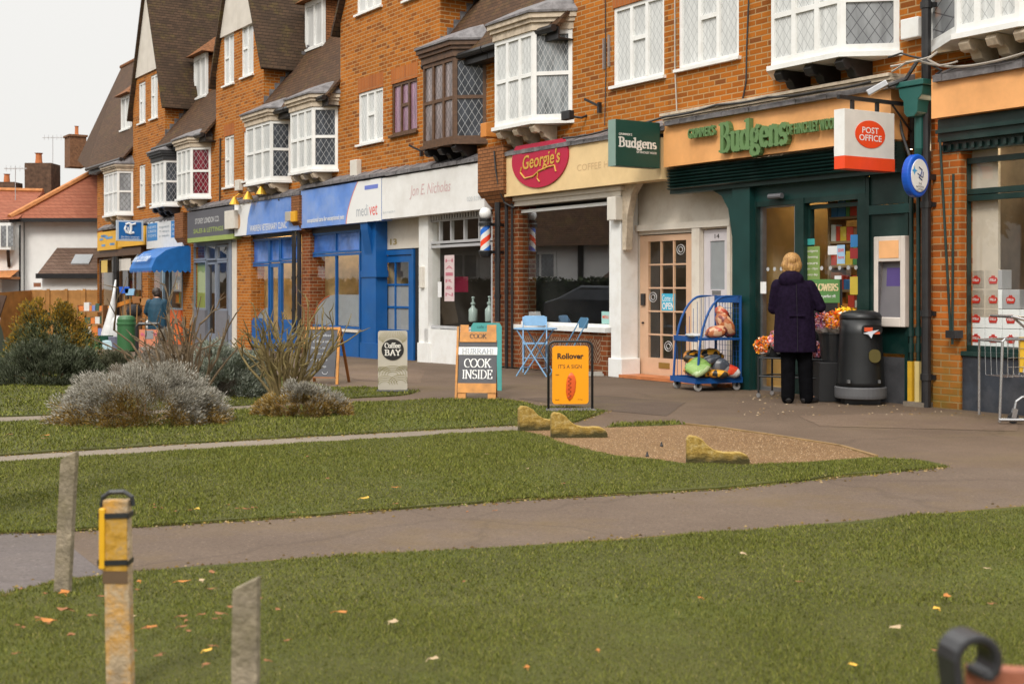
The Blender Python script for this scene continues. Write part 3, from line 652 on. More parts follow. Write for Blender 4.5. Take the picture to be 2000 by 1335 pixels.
# ------------------------------------------------------------------ grass: real blades
GRASS = islandmat('grass_blades', [(0, (.068,.078,.012)), (.35, (.128,.145,.021)), (.7, (.180,.195,.030)), (.95, (.24,.235,.045)), (1, (.34,.28,.11))], .75, nz=.5, nsc=1.1)
def grassmesh(name, P, hmin, hmax, wd, z0=.015):
    n = len(P)
    if n == 0: return
    t = RNG.uniform(0, 2*np.pi, n)
    gx = RNG.random((64, 64)); u_, v_ = (P[:,0]*3.1) % 63, (P[:,1]*2.3) % 63; i_, j_ = u_.astype(int), v_.astype(int); fu, fv = u_-i_, v_-j_
    clump = .55+.75*(gx[i_,j_]*(1-fu)*(1-fv)+gx[i_+1,j_]*fu*(1-fv)+gx[i_,j_+1]*(1-fu)*fv+gx[i_+1,j_+1]*fu*fv)
    h = RNG.uniform(hmin, hmax, n)*np.clip(clump, .35, 1.4); lean = RNG.uniform(.2, 1.1, n)*h; la = RNG.uniform(0, 2*np.pi, n)
    w = wd*RNG.uniform(.6, 1.3, n); V = np.zeros((n, 3, 3))
    V[:,0,0] = P[:,0]-np.cos(t)*w; V[:,0,1] = P[:,1]-np.sin(t)*w; V[:,0,2] = z0
    V[:,1,0] = P[:,0]+np.cos(t)*w; V[:,1,1] = P[:,1]+np.sin(t)*w; V[:,1,2] = z0
    V[:,2,0] = P[:,0]+np.cos(la)*lean; V[:,2,1] = P[:,1]+np.sin(la)*lean; V[:,2,2] = z0+h
    V[:,:,2] += (-np.maximum(P[:,1]-20, 0)*.0155)[:,None]
    F = np.arange(n*3).reshape(n, 3); o = mesh_np(name, V.reshape(-1,3), F, GRASS); o['kind'] = 'stuff'; return o
def jit(poly, a=.05): return jag(poly, a, .18, 77)
P = scatter(jit(L1), 24000); P = P[(np.abs(P[:,0]) < .4*P[:,1]+.7) | (RNG.random(len(P)) < .4)]; P = P[(P[:,1] > 2.6)]
tag(grassmesh('grass', P[P[:,1] < 5.2], .006, .020, .0019)); tag(grassmesh('grass', P[(P[:,1] >= 5.2)][::2], .007, .021, .0030))
P = scatter(jit(L2), 9500); tag(grassmesh('grass', P, .007, .024, .0036))
P = np.concatenate([scatter(jit(L3), 2600), scatter(L3b, 2600)]); tag(grassmesh('grass', P, .010, .034, .006))
P = scatter(jit(L4), 900); tag(grassmesh('grass', P, .012, .038, .010))
P = scatter(L5, 250); tag(grassmesh('grass', P, .03, .06, .016))

# worn, littered turf edges
def edgepts(poly, per, sig):
    out = []
    for a, b in zip(poly, poly[1:]+poly[:1]):
        L = (b-a).length
        if L > 12 or max(a.y, b.y) > 26: continue
        n = int(L*per); t = RNG.random(n); q = np.stack([a.x+(b.x-a.x)*t, a.y+(b.y-a.y)*t], 1)+RNG.normal(0, sig, (n, 2))*np.array([1, 1.0]); out.append(q)
    P = np.concatenate(out); return P[(np.abs(P[:,0]) < .41*P[:,1]+.6) & (P[:,1] > 2)]
VERGE = asphalt('mossy_verge', (.13,.085,.025), (.21,.14,.05), crack=0, moss=(.07,.06,.012), mossamt=.6, grit=60)
def verge(poly, wmax, seed, z):
    rr = random.Random(seed); P = []
    for a, b in zip(poly, poly[1:]+poly[:1]):
        L = (b-a).length
        if L > 14 or min(a.y, b.y) < 2: continue
        n = max(1, int(L/.12))
        for k in range(n): P.append((a.lerp(b, k/n), (b-a).normalized()))
    mb = MB(); ws = [rr.uniform(0, 1) for _ in P]; ws = [wmax*(.15+.5*(ws[i]+ws[i-1]+ws[i-2])/3+.5*max(0, math.sin(i*.045+seed))) for i in range(len(P))]
    for (p, d), (q, e), w0, w1 in zip(P[:-1], P[1:], ws[:-1], ws[1:]):
        if (q-p).length > .5: continue
        n0, n1 = Vector((-d.y, d.x, 0)), Vector((-e.y, e.x, 0)); g = lambda v: (v.x, v.y, z+gz(v.y)); mb.quad(g(p-n0*w0), g(q-n1*w1), g(q+n1*w1), g(p+n0*w0))
    tag(mb.build('mossy_verge', VERGE), kind='structure')
verge(L1, .13, 3, .0095); verge(L2, .035, 5, .0090); verge(L3, .02, 7, .0085)
poly_sheet('path', GP([(-700,922),(0,889),(400,863),(1015,829),(1025,846),(1000,846),(400,884),(0,909),(-700,950)]), KERB, .0042)
poly_sheet('path', GP([(-700,842),(0,813),(100,809),(470,791),(640,779),(700,786),(470,804),(100,824),(0,828),(-700,862)]), KERB, .0044)
PATCH = asphalt('patch_tarmac', (.095, .066, .049), (.16, .115, .086), grit=70); PATCH2 = asphalt('worn_tarmac', (.155, .105, .073), (.24, .17, .12), grit=50)
poly_sheet('pavement_patch', jag(GP([(1010,778),(1180,772),(1340,786),(1300,812),(1180,801)]), .012, .3, 5), PATCH, .003)
poly_sheet('pavement_patch', jag(GP([(1560,812),(1790,806),(1990,822),(1985,842),(1760,836),(1600,832)]), .012, .3, 6), PATCH2, .003)
poly_sheet('pavement_patch', jag(GP([(640,722),(700,705),(830,722),(820,748),(700,742)]), .012, .3, 8), PATCH2, .003)
for L, d in ((L1, 900), (L2, 800), (L3, 500), (L4, 250)):
    P = edgepts(L, d, .022); tag(grassmesh('grass', P, .006, .022, .004, .004))
EP = np.concatenate([edgepts(L1, 110, .07), edgepts(L2, 110, .07), edgepts(L3, 80, .06)]); EP = np.c_[EP, np.full(len(EP), .006)]
tag(stones('edge_litter', EP, .004, .014, islandmat('edge_crumbs', [(0, (.05,.03,.012)), (.4, (.14,.085,.02)), (.75, (.26,.17,.04)), (1, (.34,.25,.14))])))
# ================================================================== serif lettering drawn with strokes
def arc(cx, cy, rx, ry, a0, a1, n=9): return [(cx+rx*math.cos(R(a0+(a1-a0)*i/n)), cy+ry*math.sin(R(a0+(a1-a0)*i/n))) for i in range(n+1)]
S_ = lambda x: [(x-.13, x+.13)]
GL = {   # glyph: width, strokes, serifs (x, y)
 'C': (.85, [arc(.48,.5,.42,.5,55,305,12), [(.74,.86),(.76,.68)]], []), 'O': (.95, [arc(.47,.5,.43,.5,0,360,16)], []),
 'K': (.9, [[(.18,0),(.18,1)], [(.2,.42),(.72,1)], [(.36,.6),(.76,0)]], [(.18,0),(.18,1),(.74,1),(.78,0)]),
 'I': (.4, [[(.2,0),(.2,1)]], [(.2,0),(.2,1)]), 'N': (.95, [[(.16,0),(.16,1)], [(.16,1),(.78,0)], [(.78,0),(.78,1)]], [(.16,0),(.12,1),(.78,1)]),
 'S': (.7, [arc(.35,.74,.27,.26,40,270,9)+arc(.35,.25,.28,.25,90,-145,9)], []), 'D': (.9, [[(.18,0),(.18,1)], [(.18,1)]+arc(.35,.5,.47,.5,90,-90,10)+[(.18,0)]], [(.14,0),(.14,1)]),
 'E': (.75, [[(.66,.82),(.66,1),(.18,1),(.18,0),(.68,0),(.68,.2)], [(.18,.52),(.5,.52)], [(.5,.62),(.5,.42)]], [(.14,0),(.14,1)]),
 'H': (.95, [[(.18,0),(.18,1)], [(.76,0),(.76,1)], [(.18,.52),(.76,.52)]], [(.18,0),(.18,1),(.76,0),(.76,1)]),
 'U': (.9, [[(.18,1),(.18,.3)]+arc(.45,.3,.27,.3,180,360,8)+[(.72,1)]], [(.18,1),(.72,1)]),
 'R': (.85, [[(.18,0),(.18,1)]]+[[(.18,1)]+arc(.38,.75,.25,.25,90,-90,7)+[(.18,.5)], [(.42,.5),(.74,0)]], [(.18,0),(.14,1),(.76,0)]),
 'A': (.9, [[(.1,0),(.45,1),(.8,0)], [(.25,.36),(.66,.36)]], [(.1,0),(.8,0)]), '!': (.35, [[(.17,.3),(.17,1)], [(.17,0),(.17,.1)]], []),
 'B': (.85, [[(.18,0),(.18,1)], [(.18,1)]+arc(.4,.77,.23,.23,90,-90,7)+[(.18,.54)], [(.18,.54)]+arc(.42,.27,.29,.27,90,-90,7)+[(.18,0)]], [(.12,0),(.12,1)]),
 'Y': (.85, [[(.1,1),(.43,.5),(.43,0)], [(.43,.5),(.76,1)]], [(.1,1),(.76,1),(.43,0)]), 'F': (.72, [[(.64,.82),(.64,1),(.18,1),(.18,0)], [(.18,.5),(.5,.5)]], [(.18,0),(.14,1)]),
 'L': (.72, [[(.18,1),(.18,0),(.64,0),(.64,.22)]], [(.14,0),(.18,1)]), 'W': (1.2, [[(.08,1),(.33,0),(.6,.9),(.86,0),(1.1,1)]], [(.08,1),(1.1,1)]),
 'u': (.72, [[(.15,.64),(.15,.2)]+arc(.33,.2,.18,.2,180,320,6)+[(.55,.16)], [(.55,.64),(.55,0)]], [(.1,.64),(.5,.64),(.6,0)]),
 'd': (.74, [arc(.33,.32,.24,.32,0,360,12), [(.56,1),(.56,0)]], [(.5,1),(.62,0)]),
 'g': (.72, [arc(.32,.42,.21,.22,0,360,12), [(.42,.6),(.54,.72),(.66,.7)], [(.2,.24),(.16,.12),(.5,.06)]+arc(.36,-.1,.26,.15,60,-250,12)], []),
 'e': (.64, [[(.1,.34),(.54,.34)]+arc(.32,.32,.24,.32,5,315,12)], []), 'n': (.74, [[(.15,0),(.15,.64)], [(.15,.46)]+arc(.36,.44,.2,.2,160,0,6)+[(.56,0)]], [(.1,.64),(.15,0),(.56,0)]),
 's': (.56, [arc(.27,.47,.19,.17,40,270,7)+arc(.27,.16,.2,.16,90,-145,7)], []), 'o': (.66, [arc(.32,.32,.25,.32,0,360,12)], []),
 'f': (.45, [[(.18,0),(.18,.8)]+arc(.34,.8,.16,.2,180,40,5), [(.04,.62),(.4,.62)]], [(.18,0)]), ' ': (.45, [], [])}
def serif(parent, s, org, ax, up, wd, ht, mat, th=.13, depth=0.0, name='lettering', k=0, desc=0):
    ax = Vector(ax).normalized(); up = Vector(up).normalized(); org = Vector(org); n = ax.cross(up)
    tot = sum(GL[c][0] for c in s); sx = wd/tot; sy = ht; mb = MB(); x = 0; j = 0
    def Q(a, b, w, lift):
        a = Vector((a[0]*sx, a[1]*sy)); b = Vector((b[0]*sx, b[1]*sy)); d = (b-a)
        if d.length < 1e-6: return
        d.normalize(); m = Vector((-d.y, d.x))*w/2; a = a-d*w*.3; b = b+d*w*.3
        P = [org+ax*q.x+up*q.y+n*lift for q in (a-m, b-m, b+m, a+m)]
        if depth: mb.hexa([p-n*depth for p in P]+P)
        else: mb.add(P, [(0,1,2,3)])
    t0 = th*min(sy, sx*1.3)
    for c in s:
        for st in GL[c][1]:
            for p, q in zip(st[:-1], st[1:]):
                v = abs(q[1]-p[1])*sy > abs(q[0]-p[0])*sx*.8; j += 1
                Q((x+p[0], p[1]), (x+q[0], q[1]), t0*(1.15 if v else .6), (j % 5)*.00012)
        for (px, py) in GL[c][2]: j += 1; Q((x+px-.15, py+(.025 if py < .5 else -.025)), (x+px+.15, py+(.025 if py < .5 else -.025)), t0*.5, (j % 5)*.00012+.0001)
        x += GL[c][0]
    b = BASE.get(parent.name, Vector()); me = bpy.data.meshes.new(name); me.from_pydata([tuple(Vector(p)-b) for p in mb.v], [], mb.f); me.materials.append(mat)
    o = bpy.data.objects.new(name, me); COL.objects.link(o); o.parent = parent; BASE[o.name] = b; return o
def serifF(parent, s, x0, x1, yt, yb, w, mat, **k):
    xm = (x0+x1)/2; u0, u1 = U(x0, w), U(x1, w)
    return serif(parent, s, (u0, -w, Z(xm, yb, w)), (1,0,0), (0,0,1), u1-u0, Z(xm, yt, w)-Z(xm, yb, w), mat, **k)
def Wx(x, u):      # how far out a point of the plane u must be to fall on column x
    k = (x-1000)/FPX; a = O + D*u; return (k*a.y-a.x)/(NN.x-k*NN.y)
def part(name, parent):
    o = bpy.data.objects.new(name, None); COL.objects.link(o); o.parent = parent; o.empty_display_size = .1; BASE[o.name] = BASE[parent.name]; return o
def glazed(parent, name, x0, x1, yt, yb, w, frame, vs=(), hs=(), glass=SHOP, f=.06, z0=None, dep=.07, m=.02):
    a, b, c, d = RP(x0, x1, yt, yb if yb else 700, w)
    if yb is None: c = z0 or 0.0
    mb = MB(); y = -w
    mb.box(a, b, y, y+dep, d-f, d); mb.box(a, b, y, y+dep, c, c+f); mb.box(a, a+f, y, y+dep, c+f, d-f); mb.box(b-f, b, y, y+dep, c+f, d-f)
    for v in vs: u = U(v, w); mb.box(u-m, u+m, y+.003, y+dep-.003, c+f, d-f)
    for h in hs: z = Z((x0+x1)/2, h, w); mb.box(a+f, b-f, y+.005, y+dep-.005, z-m, z+m)
    o = mb.build(name, frame, parent)
    MB().quad((a+f, y+dep*.5, c+f), (b-f, y+dep*.5, c+f), (b-f, y+dep*.5, d-f), (a+f, y+dep*.5, d-f)).build('pane', glass, o)
    return o
def room(parent, x0, x1, mat, w0=-.12, dep=3.6, zt=2.75):
    a, b = U(x0), U(x1); y0, y1 = -w0, -w0+dep
    MB().add([(a,y0,.02),(b,y0,.02),(b,y1,.02),(a,y1,.02),(a,y0,zt),(b,y0,zt),(b,y1,zt),(a,y1,zt)], [(0,1,2,3),(4,7,6,5),(0,3,7,4),(1,5,6,2),(3,2,6,7)]).build('shop_interior', mat, parent)
def pbox(parent, name, x0, x1, yt, yb, w0, w1, mat, **k):      # like panel, but yb None rests on the ground
    a, b, c, d = RP(x0, x1, yt, yb if yb else 700, w1)
    if yb is None: c = 0
    return MB().box(a, b, -w0, -w1, c, d).build(name, mat, parent, **k)
def fascia(parent, x0, x1, yt, yb, w, mat, name='fascia_sign'):
    return pbox(parent, name, x0, x1, yt, yb, .0, w, mat)
GOLD = C('gold_lettering', (.62, .36, .06), .35); WT = C('white_lettering', (.8, .8, .78), .5); BK = C('black_lettering', (.015, .013, .012), .5)
# fill brickwork between first floor and shops, behind the fascias
def lintel(h, x0, x1, z0, z1): MB().box(U(x0), U(x1), .02, .12, z0, z1).build('lintel', BLACK, h)
# ---------------- supermarket (house D2)
h = hD2
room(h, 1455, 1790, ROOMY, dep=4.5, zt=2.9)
OR = C('orange_board', (.86, .42, .155), .45, var=.05, dirt=(.55,.26,.09), dscale=1.6, damt=.45)
fs = fascia(h, 1296, 1740, 203, 299, .28, OR)
P_ = (1296+1740)/2
cm = MB(); a, b = U(1296, .28), U(1742, .3); zt = BASE and Z(1518, 203, .28)
for k, (dz, ww) in enumerate(((.0, .30), (.045, .325), (.085, .355))): cm.box(a-.0, b, 0, -ww, zt+dz+.001*k+.002, zt+dz+.04)
cm.build('cornice', CORBEL, h)
GLT = C('green_letter_metal', (.12, .22, .08), .5)
serifF(fs, 'Budgens', 1405, 1537, 232, 288, .36, GLT, th=.17, depth=.075)
textF(fs, "GRIMMER'S", 1348, 1400, 248, 268, .33, GLT, bold=.02, depth=.045)
textF(fs, "OF HINCHLEY WOOD", 1541, 1640, 236, 258, .33, GLT, bold=.02, depth=.045)
# roller shutter housing
sh = MB(); a, b = U(1305, .2), U(1748, .2); z1 = Z(1518, 301, .28)-.005; z0 = z1-.30
for k in range(7): zz = z0+(z1-z0)*k/7; sh.prism([(0, zz), (-.20, zz+.004), (-.235+.01*(k % 2), zz+.02), (-.20, zz+.036), (0, zz+.04)], 'x', a, b)
sh.box(a+.002, b-.002, -.001, -.17, z0-.05, z1)
sh.build('shutter_box', GREEN, h)
zs = z0-.05
MB().box(U(1430, .14), U(1464, .14), .1, -.14, 0, zs).build('pilaster', GREEN2, h)
br = MB(); xg = U(1430, .14)-.001; br.prism([(xg, zs), (xg-.42, zs), (xg-.25, zs-.08), (xg-.12, zs-.26), (xg-.05, zs-.6), (xg, zs-.75)], 'y', -.10, .06); br.build('bracket', GREEN2, h)
gr = MB(); a, b = U(1468), U(1690); n = 26
for k in range(n): x = a+(b-a)*k/n; gr.box(x, x+(b-a)/n*.55, -.03, .02, Z(1575, 352)+.0, zs)
gr.box(a, b, .02, .03, Z(1575, 352), zs); gr.build('vent_grille', GREEN2, h)
pbox(h, 'transom_panel', 1468, 1690, 353, 386, -.02, .04, GREEN2)
zt = Z(1575, 386, .0)
dm = MB()
for x0, x1 in ((1465, 1482), (1558, 1575), (1681, 1697)): dm.box(U(x0), U(x1), .06, -.05, 0, zt-.002)
dm.box(U(1482)+.001, U(1681)-.001, .05, -.04, zt-.07, zt-.004); dm.build('door_frame', GREEN, h)
for x0, x1, nm in ((1484, 1557, 'sliding_door'), (1577, 1680, 'side_window')):
    glazed(h, nm, x0, x1, 397, None, -.03, STEEL if x0 < 1500 else GREEN, glass=SHOP, f=.05)
dots = C('frosted_dot', (.45,.46,.46), .7)
dt = MB()
for x in (1500, 1513, 1526, 1605, 1622, 1640, 1657, 1672):
    dt.lathe([(.026, .0), (.026, .003)], (U(x, -.02), .017, Z(1575, 524, -.02)), 12, axis='y')
dt.build('frosted_dots', dots, h)
pbox(h, 'green_panel', 1699, 1775, 340, 398, -.03, .03, GREEN); pbox(h, 'panel_rail', 1697, 1778, 399, 417, -.03, .07, GREEN2)
pbox(h, 'green_panel', 1699, 1775, 418, 690, -.03, .03, GREEN)
gp = MB(); a, b = U(1697), U(1780)
gp.box(a, a+.05, -.055, .05, 0, zs-.01); gp.box(b-.05, b, -.055, .05, 0, zs-.01); gp.build('panel_posts', GREEN, h)
pbox(h, 'stall_riser', 1700, 1777, 697, None, -.03, .045, C('dark_grey_render', (.05,.05,.055), .8, var=.3))
nt_ = MB(); nt_.box(U(1489), U(1500), -.028, -.034, Z(1494, 573), Z(1494, 550)); nt_.build('door_notice', WT, h)
# cash machine
LT_, LTN, LTP, _o = newmat('lit_diffuser'); LTP.inputs['Base Color'].default_value = (.8,.8,.75,1); LTP.inputs['Emission Color'].default_value = (1,.80,.52,1); LTP.inputs['Emission Strength'].default_value = 9
def lights(h, pts, z=2.68, ln=1.3):
    for x, w in pts:
        u = U(x, w); o = MB().box(u-ln/2, u+ln/2, -w-.12, -w+.12, z-.04, z-.002).build('ceiling_or_fill_light', LT_, h)
lights(hD2, [(1560, -1.2), (1690, -2.6), (1600, -3.4)], 2.85)
at = thing('cash_machine', 'beige cash machine set in the dark green panel behind the black bin', 'cash machine', (U(1737, .05), -.05, Z(1737, 638, .05)))
AT = C('beige_machine', (.66,.59,.53), .45); x0, x1, z0_, z1_ = RP(1706, 1767, 461, 638, .12)
mb = MB(); mb.box(x0, x0+.07, -.03, -.12, z0_, z1_); mb.box(x1-.07, x1, -.03, -.12, z0_, z1_); mb.box(x0+.07, x1-.07, -.03, -.12, z1_-.29, z1_); mb.box(x0+.07, x1-.07, -.03, -.12, z0_, z0_+.11)
mb.build('surround', AT, at, bevel=.01)
AG = C('grey_keypad', (.16,.15,.16), .4)
MB().add([(x0+.07,-.10,z0_+.11),(x1-.07,-.10,z0_+.11),(x1-.07,-.034,z1_-.29),(x0+.07,-.034,z1_-.29)], [(0,1,2,3)]).add([(x0+.07,-.12,z0_+.11),(x0+.07,-.034,z0_+.11),(x0+.07,-.034,z1_-.29),(x0+.07,-.12,z1_-.29)], [(0,1,2,3)]).build('recess', AG, at)
mb = MB(); mb.box(x0+.1, x1-.1, -.085, .0, z0_+.12, z0_+.17)
for i in range(3):
    for j in range(3): mb.box(x0+.14+i*.05, x0+.17+i*.05, -.09+j*.02, -.078+j*.02, z0_+.172, z0_+.18)
mb.build('keypad', STEEL, at)
MB().quad((x0+.14,-.065,z1_-.60),(x1-.11,-.065,z1_-.60),(x1-.11,-.05,z1_-.36),(x0+.14,-.05,z1_-.36)).build('screen', C('violet_screen', (.10,.07,.22), .2), at)
MB().box(x0+.085, x1-.085, -.121, -.126, z1_-.25, z1_-.05).build('header_light', C('peach_panel', (.85,.45,.20), .4), at)
# ---------------- porch with beige and white doors (between pillar and green pilaster)
h = hD1
a, b = U(1207, .1), U(1432, .0); rz = 2.98; w = -.25
pm = MB(); pm.box(U(1193, .08), U(1212, .08), .25, -.08, 0, rz); pm.box(U(1189, .1), U(1215, .1), .24, -.115, 0, .28); pm.build('pillar', WHITE, h, bevel=.01)
wp = MB(); wp.wall(U(1214, .08)-.02, b, 0, rz+.25, .25, [(U(1247, w), U(1354, w), 0, Z(1300, 456, w)), (U(1372, w), U(1424, w), 0, Z(1398, 446, w))], .08)
wp.build('porch_wall', CREAM, h)
pt = MB(); z = Z(1340, 452, w); pt.box(U(1240, w), U(1432, w)-.01, .249, .19, z+.04, z+.13); pt.box(U(1356, w), U(1371, w), .249, .20, 0, z+.039); pt.box(U(1425, w), U(1431, w), .249, .2, 0, z+.039)
pt.build('door_trim', CREAM, h)
pc = MB(); pc.quad((U(1193,.1), .25, rz+.12), (b, .25, rz+.12), (b, -.1, rz+.12), (U(1193,.1), -.1, rz+.12)); pc.box(U(1195,.15), b-.01, -.06, -.17, rz+.01, rz+.16); pc.build('porch_beam', CREAM, h)
bk = MB(); zb = rz; x = U(1214, .08)
bk.prism([(x, zb), (x+.62, zb), (x+.40, zb-.09), (x+.22, zb-.28), (x+.12, zb-.6), (x+.09, zb-1.1), (x, zb-1.1)], 'y', -.07, .05); bk.build('curved_bracket', CORBEL, h, bevel=.006)
BEIGE = C('beige_door_paint', (.62, .40, .26), .45)
dr = part('panelled_door', h); x0, x1 = U(1248, w), U(1353, w); zt = Z(1300, 458, w); y = .27
a0, a1, b0, b1 = U(1264, w), U(1338, w), Z(1300, 700, w), Z(1300, 470, w)
mb = MB(); mb.box(x0, a0, y, y+.045, .03, zt); mb.box(a1, x1, y, y+.045, .03, zt); mb.box(a0, a1, y, y+.045, .03, b0); mb.box(a0, a1, y, y+.045, b1, zt)
for i in (1, 2): u = a0+(a1-a0)*i/3; mb.box(u-.012, u+.012, y+.006, y+.04, b0, b1)
for i in range(1, 5): z = b0+(b1-b0)*i/5; mb.box(a0, a1, y+.008, y+.038, z-.012, z+.012)
mb.build('door_leaf', BEIGE, dr); MB().quad((a0,y+.022,b0),(a1,y+.022,b0),(a1,y+.022,b1),(a0,y+.022,b1)).build('pane', SHOP, dr)
hm = MB(); hm.box(U(1252,w), U(1259,w), y-.03, y, Z(1256,596,w), Z(1256,573,w)); hm.tube([(U(1255,w), y-.03, Z(1256,630,w)), (U(1255,w), y, Z(1256,630,w))], .015); hm.build('handle', BLACK, dr)
MB().box(U(1285,w), U(1306,w), y-.008, y, Z(1295,719,w), Z(1295,708,w)).build('letter_plate', C('brass', (.45,.28,.07), .4, metal=.7), dr)
sg = MB().box(U(1288,w), U(1315,w), y+.012, y+.016, Z(1300,607,w), Z(1300,573,w)).build('open_sign', C('cyan_card', (.05,.42,.62), .5), dr)
text(sg, "Come in", (U(1290,w), y+.011, Z(1300,588,w)), (1,0,0), (0,0,1), U(1313,w)-U(1290,w), .09, WT, shear=.2); text(sg, "OPEN", (U(1290,w), y+.011, Z(1300,604,w)), (1,0,0), (0,0,1), U(1313,w)-U(1290,w), .1, WT, bold=.02)
rg = MB()
for cx, cy in ((1326, 487), (1272, 580), (1302, 676)):
    c = (U(cx,w), y+.014, Z(cx,cy,w)); pts = [(c[0]+.085*math.cos(t), c[1], c[2]+.07*math.sin(t)) for t in np.linspace(0, 2*math.pi, 18)]; rg.tube(pts, .007, 5, cap=False)
    pts = [(c[0]+.045*math.cos(t), c[1], c[2]+.038*math.sin(t)) for t in np.linspace(0, 2*math.pi, 14)]; rg.tube(pts, .007, 5, cap=False)
rg.build('round_stickers', C('pale_sticker', (.45,.45,.45), .6), dr)
dr = part('narrow_door', h); LV = C('lilac_white_paint', (.62, .58, .60), .45); x0, x1 = U(1373, w), U(1423, w); zt = Z(1398, 448, w)
a0, a1, b0, b1 = U(1385,w), U(1413,w), Z(1398,565,w), Z(1398,470,w)
mb = MB(); mb.box(x0, a0, y, y+.04, .05, zt); mb.box(a1, x1, y, y+.04, .05, zt); mb.box(a0, a1, y, y+.04, b1, zt); mb.box(a0, a1, y, y+.04, .05, b0); mb.build('door_leaf', LV, dr)
MB().quad((a0,y+.015,b0),(a1,y+.015,b0),(a1,y+.015,b1),(a0,y+.015,b1)).build('pane', C('frosted_glass', (.30,.32,.33), .25), dr)
MB().box(U(1389,w), U(1406,w), y-.006, y, Z(1398,575,w), Z(1398,567,w)).build('letter_plate', STEEL, dr)
text(dr, "14", (U(1394,w), y-.003, Z(1398,465,w)), (1,0,0), (0,0,1), U(1403,w)-U(1394,w), .06, BK)
MB().box(U(1247,w), b-.02, .24, -.12, .004, .05).build('door_step', ORTILE, h)
# ---------------- coffee house window (house D1)
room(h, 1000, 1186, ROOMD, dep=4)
fs = fascia(h, 985, 1291, 274, 367, .26, C('cream_board', (.80,.58,.30), .45, var=.04, dirt=(.55,.38,.18), dscale=2.2, damt=.35))
cu, cz = U(1054, .265), Z(1054, 325, .265)
RD = C('crimson_disc', (.46,.012,.05), .4, var=.04); e0, ez = U(1001, .27), Z(1054, 278, .27); rx_ = (U(1111, .27)-e0)/2; cu = e0+rx_
pts = [(cu+rx_*math.cos(t), ez-.30+(rx_*1.0)*math.sin(t)*.78) for t in np.linspace(R(148), R(392), 40)]; zmn = min(p[1] for p in pts); zc_ = Z(1054, 366, .27)
pts = [(p[0], zc_+(p[1]-zmn)*(ez-zc_)/(max(q[1] for q in pts)-zmn)) for p in pts]
ds = MB().prism(pts, 'y', -.262, -.285).build('disc', RD, fs)
u0, u1 = U(1021, .29), U(1094, .29); H_ = ez-zc_
text(ds, "Georgie's", (u0, -.29, zc_+H_*.34), (1,0,.035), (0,0,1), u1-u0, H_*.42, GOLD, bold=.012, shear=.15, depth=.004)
sw = MB(); sw.tube([(cu-rx_*.62, -.292, zc_+H_*.50), (cu-rx_*.66, -.292, zc_+H_*.38), (cu-rx_*.5, -.292, zc_+H_*.24), (cu-rx_*.2, -.292, zc_+H_*.26), (cu+.0, -.292, zc_+H_*.36), (cu+rx_*.3, -.292, zc_+H_*.42), (cu+rx_*.55, -.292, zc_+H_*.44), (cu+rx_*.6, -.292, zc_+H_*.30)], .014, 6)
sw.tube([(cu-.02, -.292, zc_+H_*.34), (cu-.04, -.292, zc_+H_*.2), (cu+.03, -.292, zc_+H_*.12)], .012, 6); sw.build('flourish', GOLD, ds)
textF(fs, "COFFEE HOUSE", 1127, 1225, 315, 328, .263, C('tan_lettering', (.62,.42,.22), .6))
bm_ = MB(); zb = Z(1100, 387, .1)
bm_.box(U(1003,.1), U(1212,.1), .1, -.10, zb-.05, Z(1137,367,.26)-.004); bm_.box(U(1000,.14), U(1212,.14), .1, -.14, zb+.03, zb+.09); bm_.build('window_head', CREAM, h)
glazed(h, 'shop_window', 1011, 1194, 402, 636, 0, WHITE, glass=SHOPD, f=.05)
MB().box(U(1008), U(1192), .05, -.10, Z(1100,645), Z(1100,636)-.001).build('window_sill', WHITE, h)
# herringbone brick panel
hb, n, p, out = newmat('herringbone_brick'); co = objco(n); s = n.nodes.new('ShaderNodeSeparateXYZ'); n.links.new(co, s.inputs[0])
tri_ = mth(n, 'PINGPONG', s.outputs[0], .12); q = mth(n, 'FRACT', mth(n, 'DIVIDE', mth(n, 'ADD', mth(n, 'MULTIPLY', tri_, 1.5), s.outputs[2]), .08))
c = ramp(n, q, [(.0, (.34,.25,.16)), (.26, (.34,.25,.16)), (.32, (.11,.035,.014)), (.9, (.20,.06,.02)), (1, (.3,.2,.13))])
n.links.new(c, p.inputs['Base Color']); p.inputs['Roughness'].default_value = .9; bump(n, p, q, .4)
a, b, zt = U(1009), U(1192), Z(1100, 645)-.002
MB().box(a+.18, b-.18, -.045, .05, .18, zt-.1).build('herringbone_panel', hb, h)
mb = MB(); mb.box(a, a+.18, -.05, .05, 0, zt); mb.box(b-.18, b, -.05, .05, 0, zt); mb.box(a+.18, b-.18, -.05, .05, 0, .18); mb.box(a+.18, b-.18, -.05, .05, zt-.1, zt); mb.build('stall_riser', BRICKD, h)
lights(hD1, [(1060, -1.4)], ln=.8); lights(hC1, [(630, -.7), (690, -.9), (700, -2.2)]); lights(hB2, [(510, -.7), (560, -.9)], 2.6, 1.2); lights(hE1, [(1920, -.35), (2040, -1.6)], 2.95, 1.8); lights(hC2, [(880, -2.0)], ln=.7); lights(hA1, [(235, -1.2)], 2.5); lights(hA2, [(330, -1.2)], 2.5)  # the nearest shop's pair is fill, added to brighten the beer cartons
